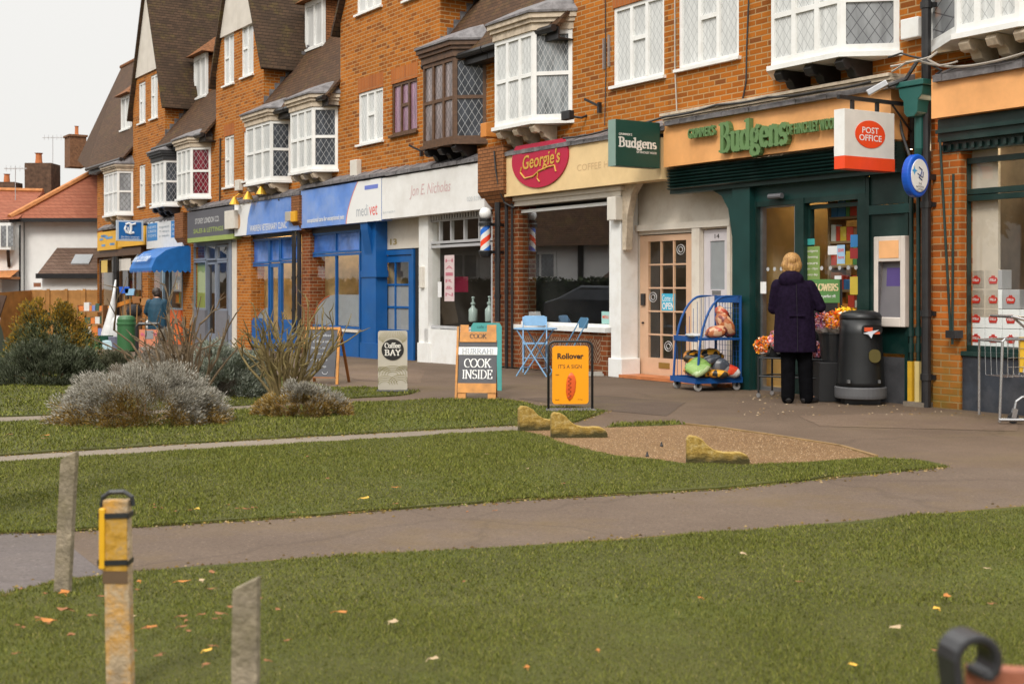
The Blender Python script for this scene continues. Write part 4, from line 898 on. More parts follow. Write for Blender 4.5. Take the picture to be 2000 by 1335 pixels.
# ---------------- party piers in brown brick with tile-hung heads
def pier(h, x0, x1, ytop, mat=BRICKD, w=.06, hung=None):
    m = MB(); zt = Z((x0+x1)/2, ytop, w); m.box(U(x0,w), U(x1,w), .3, -w, 0, zt-.005); o = m.build('brick_pier', mat, h)
    if hung:
        y1, y2, ww = hung; z1, z2 = Z(x0+15, y1, ww), Z(x0+15, y2, ww); a, b = U(x0,w)-.06, U(x1,w)-.05; m = MB()
        m.prism([(0, z1), (-ww, z1), (-ww, z2+.12), (-w-.1, z2-.08), (0, z2-.2)], 'x', a, b); m.build('tile_hung_head', TILEH, h)
    return o
pier(hC2, 962, 1012, 378, hung=(283, 385, .32)); pier(hE1, 1822, 1876, 290, BRICKM, .1)
pier(hB2, 463, 490, 462, BRICK, .05); pier(hC1, 590, 606, 448, hung=(378, 440, .3)); pier(hA2, 357, 374, 470, BRICK, hung=(412, 470, .28))
pier(hA1, 278, 289, 520, BRICK, .06)
# ---------------- barber (house C2)
h = hC2
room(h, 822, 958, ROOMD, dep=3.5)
fs = fascia(h, 746, 946, 332, 418, .24, C('white_board', (.80,.79,.77), .4, var=.03, dirt=(.60,.57,.52), dscale=1.8, damt=.4))
PK = C('pink_script', (.62,.42,.42), .6)
textF(fs, "Jon E. Nicholas", 800, 880, 357, 385, .243, PK, shear=.25); textF(fs, "020 8398", 912, 940, 383, 392, .243, C('pale_lettering', (.55,.58,.6), .6)); textF(fs, "BARBERS", 748, 772, 412, 416, .243, C('pale_lettering', (.5,.5,.5), .6))
MB().box(U(818,.06), U(836,.06), .2, -.06, 0, Z(827,417,.06)).build('white_column', WHITE, h); MB().box(U(815,.1), U(838,.1), .2, -.1, 0, .3).build('column_base', WHITE, h)
MB().box(U(836), U(962), .1, -.02, Z(895,413), Z(895,400)+.08).build('window_head', GREYL, h)
vg = MB(); a, b = U(842), U(958)
for k in range(22): x = a+(b-a)*k/22; vg.box(x, x+(b-a)/44, -.035, -.021, Z(900,415)-.1, Z(900,402))
vg.build('vent_grille', GREYL, h)
glazed(h, 'transom_window', 837, 962, 424, 473, 0, GREYL, vs=(858, 880, 906, 935), glass=SHOP, f=.045)
glazed(h, 'shop_window', 837, 962, 476, 643, 0, GREYL, glass=SHOP, f=.05)
MB().box(U(834), U(962), .05, -.06, 0, Z(895,644)-.002).build('stall_riser', WHITE, h)
# door recess with the number thirteen
w = -.16; MB().box(U(736,w), U(822,w), -w, -w+.06, Z(775,486,w)+.001, Z(775,424,w)).build('porch_panel', CREAM, h)
textF(h, "13", 762, 775, 466, 478, w+.005, C('brass_number', (.35,.26,.08), .5), bold=.03)
dr = part('blue_door', h); mb = MB(); x0, x1, zt = U(733,w), U(810,w), Z(772,488,w); mb.box(x0, x0+.08, -w-.03, -w+.05, 0, zt); mb.box(x1-.08, x1, -w-.03, -w+.05, 0, zt); mb.box(x0+.08, x1-.08, -w-.03, -w+.05, zt-.1, zt)
mb.build('door_frame', BLUE, dr); a0, a1, b0, b1 = U(745,w), U(798,w), Z(772,643,w), Z(772,512,w); y = -w
mb = MB(); mb.box(x0+.081, a0, y, y+.04, .02, zt-.11); mb.box(a1, x1-.081, y, y+.04, .02, zt-.11); mb.box(a0, a1, y, y+.04, .02, b0); mb.box(a0, a1, y, y+.04, b1, zt-.11)
u = (a0+a1)/2; mb.box(u-.02, u+.02, y+.004, y+.036, b0, b1)
for i in (1, 2): z = b0+(b1-b0)*i/3; mb.box(a0, a1, y+.006, y+.034, z-.018, z+.018)
mb.build('door_leaf', BLUE, dr); MB().quad((a0,y+.02,b0),(a1,y+.02,b0),(a1,y+.02,b1),(a0,y+.02,b1)).build('pane', SHOP, dr)
MB().quad((a0,y+.03,b0),(a1,y+.03,b0),(a1,y+.03,b0+(b1-b0)*.66),(a0,y+.03,b0+(b1-b0)*.66)).build('frosting', C('frosted_film', (.33,.34,.355), .6), dr)
hm = MB(); hm.tube([(U(738,w), y-.05, 1.0), (U(738,w), y-.05, 1.12)], .014, 8); hm.build('handle', STEEL, dr)
MB().box(U(811,w), U(821,w), -w-.001, -w+.05, 0, zt).build('shaded_gap_strip', BLACK, h)  # black strip, paints the shade of the gap beside the blue door
# ---------------- right half of the veterinary clinic (house C1)
h = hC1
room(h, 606, 740, C('tan_interior', (.62,.46,.24), .7, var=.2), dep=3.2, w0=-.22); 
BL = M('blue_board', (.13,.27,.68), .3, .28, 1.0, dirt=(.34,.45,.72), dscale=1.1, damt=.7)
fs = fascia(h, 588, 745, 360, 438, .24, BL)
a, b, c0, d0 = RP(588, 745, 360, 438, .243); wm = MB(); k0 = U(686, .243)
cur = [(U(681,.243)-.12+.55*(t**1.6), c0+(d0-c0)*t) for t in np.linspace(0, 1, 10)]
wm.add([(x, -.243, z) for x, z in cur] + [(b, -.243, d0), (b, -.243, c0)], [tuple(range(12))]); wm.build('white_field', C('sign_white', (.80,.80,.79), .4, var=.02), fs)
ob = MB()
for (x, z), (x2, z2) in zip(cur[:-1], cur[1:]): ob.quad((x-.02,-.2445,z),(x+.012,-.2445,z),(x2+.012,-.2445,z2),(x2-.02,-.2445,z2))
ob.build('orange_line', C('orange_line', (.80,.20,.08), .5), fs)
textF(fs, "exceptional care for exceptional pets", 600, 672, 422, 434, .245, WT, bold=.02, shear=.1)
textF(fs, "medi", 696, 719, 400, 422, .246, C('grey_logo', (.45,.47,.5), .5)); textF(fs, "vet", 721, 737, 400, 420, .246, C('red_logo', (.75,.10,.08), .5))
fb = C('logo_blue', (.16,.22,.62), .4); MB().box(U(712,.246), U(738,.246), -.2435, -.246, Z(725,369,.246), Z(725,361,.246)).build('blue_tab', fb, fs)
gx = MB(); gx.box(U(606), U(703), .1, -.01, Z(655,497), Z(655,440)); 
MB().box(U(604), U(706), .08, -.02, Z(655,452)+.002, Z(655,438)+.1).build('window_head', BLACK, h)
BLG = leaded('blue_glass', (.04,.13,.42), (.1,.2,.5), th=0, drape=.5, fold=2, rough=.08)
glazed(h, 'transom_window', 606, 703, 452, 494, 0, BLUE, vs=(655,), glass=BLG, f=.045)
glazed(h, 'shop_window', 606, 703, 495, 640, 0, BLUE, vs=(655,), glass=SHOP, f=.05)
MB().box(U(606), U(703), .05, -.03, 0, Z(655,641)-.002).build('stall_riser', BLUE, h); MB().box(U(606)+.003, U(703)-.003, .05, -.06, Z(655,646), Z(655,641)-.001).build('window_sill', CREAM, h)
mb = MB(); mb.box(U(706,.1), U(734,.1), .16, -.10, 0, Z(720,432,.1)); mb.box(U(703,.13), U(736,.13), .15, -.13, 0, .22); mb.box(U(704,.12), U(735,.12), .15, -.12, 1.55, 1.68); mb.build('pilaster', BLUE, h)
MB().prism([(-.1, 2.72), (-.22, 2.72), (-.2, 2.5), (-.14, 2.2), (-.1, 2.0)], 'x', U(713,.1), U(727,.1)).build('bracket', BLUE, h)
def film(h, x, yb, yt, w, wd, name='window_film'):      # frosted quarter-round film with an orange rim
    a = U(x, w); z0, z1 = Z(x, yb, w), Z(x, yt, w); b = a+wd; H = z1-z0
    c = [(a+(b-a)*t, z0+H*math.sin(math.acos(max(-1, 1-t*.999)))) for t in np.linspace(0.0, 1, 12)]
    o = MB().add([(x_, -w, z) for x_, z in c]+[(b, -w, z0)], [tuple(range(13))]).build(name, C('frosted_film', (.33,.34,.355), .6), h)
    MB().tube([(x_, -w-.002, z) for x_, z in c[:-3]], .014, 5).build('orange_rim', C('orange_line', (.8,.2,.08), .5), o)
film(h, 611, 636, 575, -.05, U(656)-U(611)); MB().quad((U(657),.05,Z(680,636)), (U(700),.05,Z(680,636)), (U(700),.05,Z(680,575)), (U(657),.05,Z(680,575))).build('window_film', MATS['frosted_film'], h)
# ---------------- left half of the veterinary clinic (house B2)
h = hB2
room(h, 492, 583, MATS['tan_interior'], dep=3)
fs = fascia(h, 458, 583, 388, 455, .24, BL)
a, b, c0, d0 = RP(458, 583, 388, 455, .243); m = U(484,.243)
MB().add([(a,-.243,c0),(m-.1,-.243,c0),(m,-.243,c0+(d0-c0)*.5),(m+.25,-.243,d0),(a,-.243,d0)], [(0,1,2,3,4)]).build('white_field', MATS['sign_white'], fs)
MB().ball((a+.28, -.243, (c0+d0)/2-.05), .13, 12, sy=.05, sz=1.5).build('cat_picture', C('ginger', (.5,.28,.14), .7), fs)
textF(fs, "WARREN VETERINARY CLINIC", 488, 560, 436, 449, .246, WT, bold=.01)
glazed(h, 'transom_window', 492, 525, 466, 515, 0, BLUE, glass=BLG, f=.05); glazed(h, 'shop_window', 492, 525, 516, None, 0, BLUE, glass=SHOP, f=.05, z0=.55)
glazed(h, 'transom_window', 526, 546, 464, 512, 0, BLUE, glass=BLG, f=.05); glazed(h, 'shop_door', 526, 546, 514, None, -.02, BLUE, glass=SHOP, f=.09, z0=.03)
glazed(h, 'transom_window', 547, 583, 461, 508, 0, BLUE, glass=BLG, f=.05); glazed(h, 'shop_window', 547, 583, 509, None, 0, BLUE, glass=SHOP, f=.05, z0=.55)
MB().box(U(492), U(525), .05, -.03, 0, .549).build('stall_riser', BLUE, h); MB().box(U(547), U(583), .05, -.03, 0, .549).build('stall_riser', BLUE, h)
MB().box(U(490), U(586), .08, -.0, Z(540,462), Z(540,450)+.1).build('window_head', BLACK, h)
film(h, 496, 655, 600, -.05, U(523)-U(496))
# ---------------- dark grey shop (house B1)
h = hB1
room(h, 376, 448, ROOM, dep=3)
SG = C('charcoal_board', (.10,.10,.115), .5, var=.04); LM = C('lime_band', (.30,.38,.10), .5)
fs = fascia(h, 366, 456, 408, 466, .24, SG)
pbox(fs, 'lime_band', 366, 456, 461, 470, .01, .252, LM)
textF(fs, "STOREY LONDON CO.", 381, 428, 424, 435, .243, C('grey_lettering', (.5,.5,.5), .5), bold=.02); textF(fs, "SALES & LETTINGS", 378, 436, 444, 453, .243, LM, bold=.02)
for x0, x1 in ((377, 401), (403, 421), (423, 444)): glazed(h, 'transom_window', x0, x1, 478, 508, 0, GREYP, glass=SHOP, f=.05)
glazed(h, 'shop_window', 377, 402, 509, None, 0, GREYP, glass=SHOP, f=.05, z0=.75); glazed(h, 'shop_door', 403, 422, 509, None, -.05, GREYP, glass=SHOP, f=.1, z0=.03); glazed(h, 'shop_window', 423, 444, 509, None, 0, GREYP, glass=SHOP, f=.05, z0=.75)
C('grey_riser', (.17,.17,.19), .6); MB().box(U(376), U(402), .05, -.03, 0, .749).build('stall_riser', MATS['grey_riser'], h); MB().box(U(423), U(445), .05, -.03, 0, .749).build('stall_riser', MATS['grey_riser'], h)
MB().box(U(446,.05), U(452,.05), .1, -.05, 0, 2.55).build('side_post', GREYP, h); MB().box(U(453,.06), U(462,.06), .2, -.06, 0, 2.5).build('pale_column', CREAM, h)
MB().box(U(374), U(454), .08, 0, Z(410,478)-.0, Z(410,466)+.12).build('window_head', GREYP, h)
MB().box(U(379), U(400), .09, .10, .78, 2.1).build('lime_blind', LM, h)
# ---------------- newsagent with blue awning (house A2)
h = hA2
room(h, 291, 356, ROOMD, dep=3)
fs = fascia(h, 286, 356, 430, 483, .2, C('poster_board', (.72,.72,.72), .5))
pbox(fs, 'blue_poster', 287, 307, 436, 470, .19, .204, C('poster_blue', (.04,.22,.52), .5)); pbox(fs, 'blue_poster', 334, 355, 430, 463, .19, .204, MATS['poster_blue'])
pb = C('poster_text', (.7,.75,.8), .6)
for i, (x0, x1, y) in enumerate(((289, 305, 441), (289, 305, 449), (289, 305, 458), (336, 353, 436), (336, 353, 444), (336, 353, 453))): textF(fs, ("NEWS", "CARDS", "TOYS", "MAIL", "PHOTO", "KEYS CUT")[i], x0, x1, y, y+5, .207, pb)
for i, y in enumerate((441, 449, 457)): textF(fs, ("open", "7 days", "a week")[i], 311, 330, y, y+5, .207, C('poster_grey', (.35,.4,.42), .6))
AW = M('blue_awning', (.01,.13,.42), .5, .12, 6); aw = part('awning', h)
p = 1.15; a, b = U(310, 0)-.0, U(362, 0); zt = Z(330, 482, .2); zf = Z(300, 518, p)
a = max(U(286)+.05, U(253, p)); b = U(363, .2); prof = [(-.0, zt), (-.35, zt-.02), (-.75, zt-.14), (-1.02, zt-.34), (-p, zt-.62)]
m = MB(); n = len(prof)
m.add([(x, y, z) for x in (a, b) for y, z in prof], [(i, i+1, i+1+n, i+n) for i in range(n-1)])
for x in (a, b): m.add([(x, y, z) for y, z in prof]+[(x, 0, prof[-1][1])], [tuple(range(n+1))])
zz = prof[-1][1]; k = 16
for i in range(k):
    x0, x1 = a+(b-a)*i/k, a+(b-a)*(i+1)/k; pts = [(x0, -p, zz), (x1, -p, zz)]+[(x1+(x0-x1)*t, -p, zz-.06-.07*math.sin(math.pi*t)) for t in (0,.25,.5,.75,1)]; m.add(pts, [tuple(range(7))])
for i in range(8):
    y0, y1 = -p+p*i/8, -p+p*(i+1)/8; pts = [(b, y0, zz), (b, y1, zz)]+[(b, y1+(y0-y1)*t, zz-.06-.07*math.sin(math.pi*t)) for t in (0,.25,.5,.75,1)]; m.add(pts, [tuple(range(7))])
cv = m.build('canopy', AW, aw)
q0, q1 = Vector((0, prof[2][0], prof[2][1])), Vector((0, prof[3][0], prof[3][1])); up = (Vector((0, prof[2][0]-prof[4][0], prof[2][1]-prof[4][1]))).normalized()
text(aw, "News & Cards & Hardware", (a+.3, -p-.04, zz+.18), (1,0,0), up, b-a-.6, .30, C('awning_white', (.62,.68,.74), .6), shear=.2, bold=.01)
glazed(h, 'shop_window', 291, 318, 520, None, 0, C('blue_white_frame', (.35,.5,.62), .5), glass=SHOP, f=.05, z0=.8)
glazed(h, 'shop_window', 330, 356, 520, None, 0, MATS['blue_white_frame'], glass=SHOP, f=.05, z0=.72)
ob = MB().box(U(330), U(356), .05, -.05, 0, .715).build('orange_riser', C('orange_riser', (.80,.16,.04), .5), h)
textF(ob, "LOTTERY", 334, 353, 642, 648, .053, C('riser_yellow', (.85,.45,.1), .6)); textF(ob, "& CARDS", 334, 353, 653, 661, .053, MATS['riser_yellow'])
# ---------------- yellow corner shop (house A1)
h = hA1
room(h, 196, 276, ROOM, dep=3)
YB = C('yellow_board', (.78,.42,.03), .5)
fs = fascia(h, 190, 226, 452, 488, .2, YB); f2 = fascia(h, 230, 283, 440, 480, .2, YB)
sq = MB(); rr = random.Random(4)
for i in range(9): x = 193+rr.random()*26; y = 457+rr.random()*22; sq.box(U(x,.2), U(x+7,.2), -.201, -.206, Z(x,y+4,.2), Z(x,y,.2))
sq.build('blue_blocks', C('block_blue', (.12,.33,.62), .5), fs)
MB().box(U(190), U(283), .1, -.12, Z(236,500), Z(236,486)).build('fascia_moulding', BROWNT, h)
glazed(h, 'shop_window', 194, 222, 505, None, 0, BROWNT, glass=SHOP, f=.06, z0=.6); MB().box(U(193), U(223), .05, -.03, 0, .599).build('stall_riser', BROWNT, h)
MB().box(U(223), U(232), .1, -.06, 0, 2.4).build('corner_post', BLACK, h)
glazed(h, 'shop_window', 233, 277, 505, None, 0, BROWNT, glass=SHOP, f=.06, vs=(262,), z0=.4); MB().box(U(233), U(277), .05, -.03, 0, .399).build('stall_riser', BROWNT, h)
nb = MB(); nb.box(U(200), U(212), -.035, -.04, Z(206,532), Z(206,508)); nb.build('yellow_poster', C('poster_yellow', (.72,.5,.12), .6), h)
nb = MB(); nb.box(U(235), U(258), -.035, -.04, Z(246,528), Z(246,505)); nb.build('white_poster', C('poster_white', (.7,.66,.6), .6), h)
# ---------------- nearest shop (house E1)
h = hE1
MB().box(U(1779)+.003, U(1824), .02, .3, 0, 3.85).build('brick_pier', BRICKM, h)
room(h, 1880, 2200, C('bright_interior', (.20,.16,.12), .7, var=.2), dep=3.5, zt=3.0)
_a, _b, _c, _d = RP(1819, 2110, 130, 212, .3); UE = U(1800)+4.35; fs = MB().box(_a, UE, 0, -.3, _c, _d).build('fascia_sign', OR, h); MB().box(U(2200), UE, .3, -.06, 0, 3.85).build('brick_pier', BRICKD, h)
zf = Z(1964, 212, .3)
mb = MB(); a, b = U(1829,.22), UE-.02; mb.box(a, b, 0, -.20, zf-.25, zf-.006); mb.box(a, b, 0, -.24, zf-.16, zf-.12); mb.box(a, b, 0, -.12, zf-.36, zf-.251)
n = 40
for k in range(n): x = a+(b-a)*k/n; mb.box(x, x+.035, -.12, -.15, zf-.34, zf-.28)
mb.build('shutter_box', GREEN, h)
glazed(h, 'transom_window', 1880, 2120, 298, 372, 0, GREEN, glass=SHOP, f=.06); glazed(h, 'shop_window', 1880, 2120, 374, 690, 0, GREEN, glass=SHOP, f=.06)
MB().box(U(1878), U(2200), .05, -.07, 0, Z(1960,698)-.004).build('stall_riser', M('blue_black_riser', (.025,.03,.04), .6, .4, 5, bmp=.2, dirt=(.10,.10,.11), dscale=3, damt=.5), h)
MB().box(U(1876), U(2200), .05, -.10, Z(1960,697), Z(1960,688)-.001).build('window_sill', GREEN, h)
MB().box(U(1884,-.02), U(1940,-.02), .10, .14, 1.0, 3.2).build('cream_blind', C('blind_cream', (.62,.54,.44), .8), h)
# ================================================================== things fixed to the parade
def perp(name, label, cat, xr, wr, xl, yt, yb, th, mat, group=None):     # a board standing out at right angles from the wall
    u = U(xr, wr); wl = Wx(xl, u); z0, z1 = Z(xr, yb, wr), Z(xr, yt, wr)
    t = thing(name, label, cat, (u, -wr, z0), 'F', group)
    MB().box(u-th, u, -wl, -wr, z0, z1).build('board', mat, t, bevel=.004); return t, u, wl, z0, z1
t, u, wl, z0, z1 = perp('hanging_sign', 'dark green square supermarket sign standing out from the wall', 'shop sign', 1289, .32, 1203, 240, 329, .16, C('sign_green', (.006,.055,.04), .45))
MB().box(u-.16, u-.001, -wl-.002, -wl-.012, z0, z1).build('edge_trim', C('pale_green_edge', (.22,.32,.28), .4), t)
Hh = z1-z0; Wd = wl-.32; ax = (0, 1, 0)
WS = C('sign_pale', (.75,.72,.66), .5)
serif(t, 'Budgens', (u+.003, -wl+Wd*.06, z0+Hh*.42), ax, (0,0,1), Wd*.86, Hh*.20, WS, th=.2)
text(t, "GRIMMER'S", (u+.003, -wl+Wd*.06, z0+Hh*.665), ax, (0,0,1), Wd*.3, Hh*.05, WS, bold=.02)
text(t, "OF HINCHLEY WOOD", (u+.003, -wl+Wd*.46, z0+Hh*.30), ax, (0,0,1), Wd*.46, Hh*.05, WS, bold=.02)
MB().box(u-.1, u-.05, -.32, -.0, z0+Hh*.7, z0+Hh*.78).build('bracket', BLACK, t)
t, u, wl, z0, z1 = perp('hanging_sign', 'white post office sign with red oval and red bottom strip on black bracket', 'shop sign', 1747, .42, 1650, 222, 335, .15, C('sign_offwhite', (.70,.67,.62), .4))
Hh = z1-z0; Wd = wl-.42
RR = C('postal_red', (.82,.07,.015), .4)
MB().box(u-.149, u+.003, -wl-.003, -.417, z0-.003, z0+Hh*.21).build('red_strip', RR, t)
MB().box(u-.15, u-.001, -wl-.004, -wl-.002, z0+Hh*.212, z1).build('white_edge', WHITE, t)
cy, cz = -(wl+.42)/2, z0+Hh*.60
ov = MB(); a = [(cy+Wd*.30*math.cos(q), cz+Hh*.235*math.sin(q)) for q in np.linspace(0, 2*math.pi, 32)[:-1]]; ov.prism(a, 'x', u+.001, u+.006); ov.build('red_oval', RR, t)
text(t, "POST", (u+.008, cy-Wd*.165, cz+Hh*.015), ax, (0,0,1), Wd*.33, Hh*.105, WT, bold=.012); text(t, "OFFICE", (u+.008, cy-Wd*.225, cz-Hh*.115), ax, (0,0,1), Wd*.45, Hh*.105, WT, bold=.012)
br = MB(); zt = Z(1747, 197, .42); br.box(u-.095, u-.055, -wl-.02, -.02, zt-.03, zt+.012)
for k in (.25, .75): y = -wl+Wd*k; br.box(u-.09, u-.06, y-.02, y+.02, z1, zt-.029)
br.tube([(u-.075, -.42+.05, zt-.03), (u-.075, -.04, zt-.32)], .012, 6); br.box(u-.1, u-.05, -.05, -.0, zt-.5, zt+.25); br.build('bracket', BLACK, t)
# lottery disc
u = U(1800, .38); cz = Z(1797, 343, .4); y0 = -.42
t = thing('round_sign', 'round blue and white lottery sign on the brick pier under the hopper', 'shop sign', (u, y0, cz-.25))
BLU = C('lottery_blue', (.01,.10,.55), .3); rx_, rz_ = .17, .235
def oval(k, x0, x1): return MB().prism([(y0+rx_*k*1.05*math.cos(q), cz+rz_*k*math.sin(q)) for q in np.linspace(0, 2*math.pi, 36)[:-1]], 'x', x0, x1)
oval(1, u-.10, u).build('blue_rim', BLU, t, bevel=.02); oval(.76, u+.001, u+.012).build('white_face', WHITE, t, bevel=.004)
st = MB(); st.add([(u+.015, y0-.09+.045*(1 if i % 2 == 0 else .4)*math.cos(R(90+i*45)), cz+.05+.05*(1 if i % 2 == 0 else .4)*math.sin(R(90+i*45))) for i in range(8)], [tuple(range(8))]); st.build('star_mark', C('sky_blue_mark', (.06,.38,.75), .4), t)
hd = MB(); hd.tube([(u+.016, y0-.02, cz+.09), (u+.016, y0+.03, cz+.06), (u+.016, y0+.01, cz+.01), (u+.016, y0-.02, cz-.02), (u+.016, y0+.03, cz-.05)], .006, 5); hd.tube([(u+.016, y0-.04, cz+.02), (u+.016, y0+.04, cz-.02), (u+.016, y0+.05, cz+.04)], .005, 5); hd.build('hand_mark', C('navy_mark', (.03,.06,.2), .4), t)
for i, s_ in enumerate(("THE", "NATIONAL", "LOTTERY")): L = (.05, .13, .11)[i]; text(t, s_, (u+.015, y0-L/2, cz-.10-.033*i), ax, (0,0,1), L, .022, BK)
MB().box(u-.09, u-.03, y0+.15, -.05, cz-.03, cz+.03).build('bracket', BLACK, t)
# barber pole and globe
u = U(948, .42); w = .42; t = thing('barber_pole', 'barber pole with white globe and red white and blue stripes', 'barber pole', (u, -w, Z(948, 500, w)))
zb, zs0, zs1, zc = Z(948, 504, w), Z(948, 489, w), Z(948, 441, w), Z(948, 428, w)
MB().lathe([(.02, zb), (.085, zb+.02), (.10, zb+.06), (.115, zs0-.02), (.115, zs0)], (u, -w, 0), 20).build('base_cap', BLACKP, t, smooth=True)
MB().lathe([(.115, zs1), (.115, zs1+.05), (.095, zs1+.07), (.10, zc), (.06, zc+.01)], (u, -w, 0), 20).build('top_cap', BLACKP, t)
m, n, p, out = newmat('barber_stripes'); co = objco(n); s = n.nodes.new('ShaderNodeSeparateXYZ'); n.links.new(co, s.inputs[0])
an = mth(n, 'DIVIDE', mth(n, 'ARCTAN2', s.outputs[1], s.outputs[0]), 2*math.pi); q = mth(n, 'FRACT', mth(n, 'ADD', mth(n, 'ADD', mth(n, 'MULTIPLY', s.outputs[2], -2.6), an), 20.15))
c = ramp(n, q, [(0, (.72,.72,.70)), (.24, (.80,.06,.02)), (.5, (.72,.72,.70)), (.74, (.02,.15,.60))]); n.nodes[-1].color_ramp.interpolation = 'CONSTANT'; n.links.new(c, p.inputs['Base Color']); p.inputs['Roughness'].default_value = .2
MB().lathe([(.085, zs0), (.085, zs1)], (u, -w, 0), 24).build('striped_cylinder', m, t, smooth=False)
gb = Z(948, 417, w); MB().ball((u, -w, gb), .105, 20).build('globe', C('white_globe', (.85,.85,.84), .25), t, smooth=True)
MB().box(u-.03, u+.02, -w+.11, -.0, zs1, zs1+.05).box(u-.03, u+.02, -w+.11, 0, zs0-.05, zs0).build('bracket', BLACK, t)
# newspaper sign
t, u, wl, z0, z1 = perp('hanging_sign', 'blue newspaper sign with a white blackletter T over the yellow shop sign', 'shop sign', 280, .35, 228, 431, 471, .1, C('sign_silver', (.5,.55,.6), .4))
Hh = z1-z0; Wd = wl-.35; MB().box(u+.001, u+.005, -wl+.06, -.41, z0+.05, z1-.05).build('blue_face', C('press_blue', (.01,.13,.38), .4), t)
cz = z0+Hh*.58; cy = -(wl+.35)/2; tm = MB()
def st2(p, r): tm.tube([(u+.012, cy+a*Wd, cz+b*Hh) for a, b in p], r, 6)
st2([(-.18,.22),(-.05,.27),(.08,.22),(.2,.27)], .035); st2([(.02,.24),(.03,0),(.0,-.2)], .04); st2([(-.16,.14),(-.2,0),(-.14,-.16),(.0,-.22),(.14,-.16)], .035); st2([(-.08,.1),(-.08,-.12)], .02); tm.build('emblem', WT, t)
text(t, "The Daily Telegraph", (u+.008, -wl+.12, z0+Hh*.16), ax, (0,0,1), Wd-.24, Hh*.07, WT, bold=.01); text(t, "The Sunday Telegraph", (u+.008, -wl+.12, z0+Hh*.08), ax, (0,0,1), Wd-.24, Hh*.06, WT, bold=.01)
MB().box(u-.08, u-.03, -.35, 0, z1-.14, z1-.08).build('bracket', BLACK, t)
# drainpipes, hopper and the yellow-footed pipes
pu = U(1809, .16); t = thing('drainpipe', 'black cast iron drainpipe running down the mossy brick pier', 'drainpipe', (pu, -.16, 0))
mb = MB(); mb.tube([(pu, -.16, 0.0), (pu, -.16, 6.6)], .052, 12)
for z in (.3, 1.0, 2.2, 3.4, 4.4): mb.tube([(pu, -.16, z), (pu, -.16, z+.07)], .066, 12); mb.box(pu-.09, pu+.09, -.13, -.09, z+.01, z+.06)
mb.build('pipe', BLACK, t, smooth=False)
hu = U(1797, .2); hz = Z(1797, 230, .2); t = thing('rainwater_hopper', 'green rainwater hopper head at the top of the brick pier', 'hopper', (hu, -.2, hz))
HG = C('hopper_green', (.015,.10,.085), .45); mb = MB()
mb.prism([(hu-.17, Z(1797,172,.2)), (hu+.17, Z(1797,172,.2)), (hu+.15, Z(1797,190,.2)), (hu+.10, Z(1797,198,.2)), (hu+.09, Z(1797,222,.2)), (hu+.05, hz), (hu-.05, hz), (hu-.09, Z(1797,222,.2)), (hu-.10, Z(1797,198,.2)), (hu-.15, Z(1797,190,.2))], 'y', -.36, -.11)
mb.box(hu-.19, hu+.19, -.38, -.105, Z(1797,171,.2), Z(1797,160,.2)); mb.build('bowl', HG, t, bevel=.008); MB().tube([(hu, -.22, hz), (hu, -.22, Z(1797,290,.2)), (hu-.02, -.2, Z(1797,300,.2))], .05, 10).build('outlet', HG, t)
YL = C('yellow_paint', (.62,.36,.02), .5, dirt=(.3,.2,.05), damt=.6)
for x, lb, ym in ((1780, 'left green pipe with a yellow painted foot beside the cash machine', YL), (1794, 'right green pipe with a pale yellow foot beside the black drainpipe', C('faded_yellow', (.58,.45,.18), .6))):
    q = U(x, .12); t = thing('pipe', lb, 'pipe', (q, -.12, 0), 'F', 'green pipes with yellow feet'); k = Z(x, 705, .12)
    MB().tube([(q, -.12, k+.001), (q, -.12, Z(x, 352, .12))], .025, 8).tube([(q, -.12, k+.1), (q, -.12, k+.2)], .035, 8).tube([(q, -.12, k+.28), (q, -.12, k+.38)], .038, 8).build('upper_pipe', GREEN, t)
    MB().box(q-.03, q+.03, -.15, -.09, .03, k).build('foot', ym, t)
solo(MB().box(U(1766,.2), U(1806,.2), -.22, -.05, 0, .05), 'concrete_pad', KERB, 'mossy concrete pad under the yellow pipe feet', 'pad', (U(1785,.2), -.2, 0))
t = thing('awning_pole', 'pair of thin green awning rods hanging on the brick pier left of the beer window', 'rod', (U(1850,.2), -.2, Z(1858,665,.2)))
MB().tube([(U(1836,.2), -.2, Z(1836,272,.2)), (U(1857,.2), -.2, Z(1857,655,.2))], .014, 6).build('rod', GREEN, t)
MB().tube([(U(1862,.2), -.2, Z(1862,340,.2)), (U(1860,.2), -.2, Z(1860,672,.2))], .014, 6).build('rod', GREEN, t)
MB().box(U(1850,.2), U(1868,.2), -.23, -.09, Z(1858,660,.2), Z(1858,645,.2)).build('clip', BLACK, t)
# black pipes at the other piers
for x, y0_, y1_, ww, lb, k in ((972, 395, 628, .22, 'black pipe beside the barber pole, stopping short of the ground', .05), (989, 395, None, .14, 'thin black pipe down the brick pier left of the coffee house', .03), (1000, 395, None, .12, 'black cable conduit close to the coffee house window', .022),
        (574, 440, 650, .14, 'black pipe at the blue clinic door left of the brick pier', .05), (584, 380, None, .12, 'black pipe between the two halves of the blue clinic', .045), (226, 500, None, .2, 'dark corner pipe of the yellow shop', .07)):
    q = U(x, ww); zz = Z(x, y0_, ww); zl = Z(x, y1_, ww) if y1_ else -.3
    mb = MB().tube([(q, -ww, zl), (q, -ww, zz)], k, 8)
    for j in range(3): zj = zl+(zz-zl)*(.2+.3*j); mb.tube([(q, -ww, zj), (q, -ww, zj+.06)], k*1.25, 8)
    solo(mb, 'drainpipe', BLACK, lb, 'pipe', (q, -ww, zl))
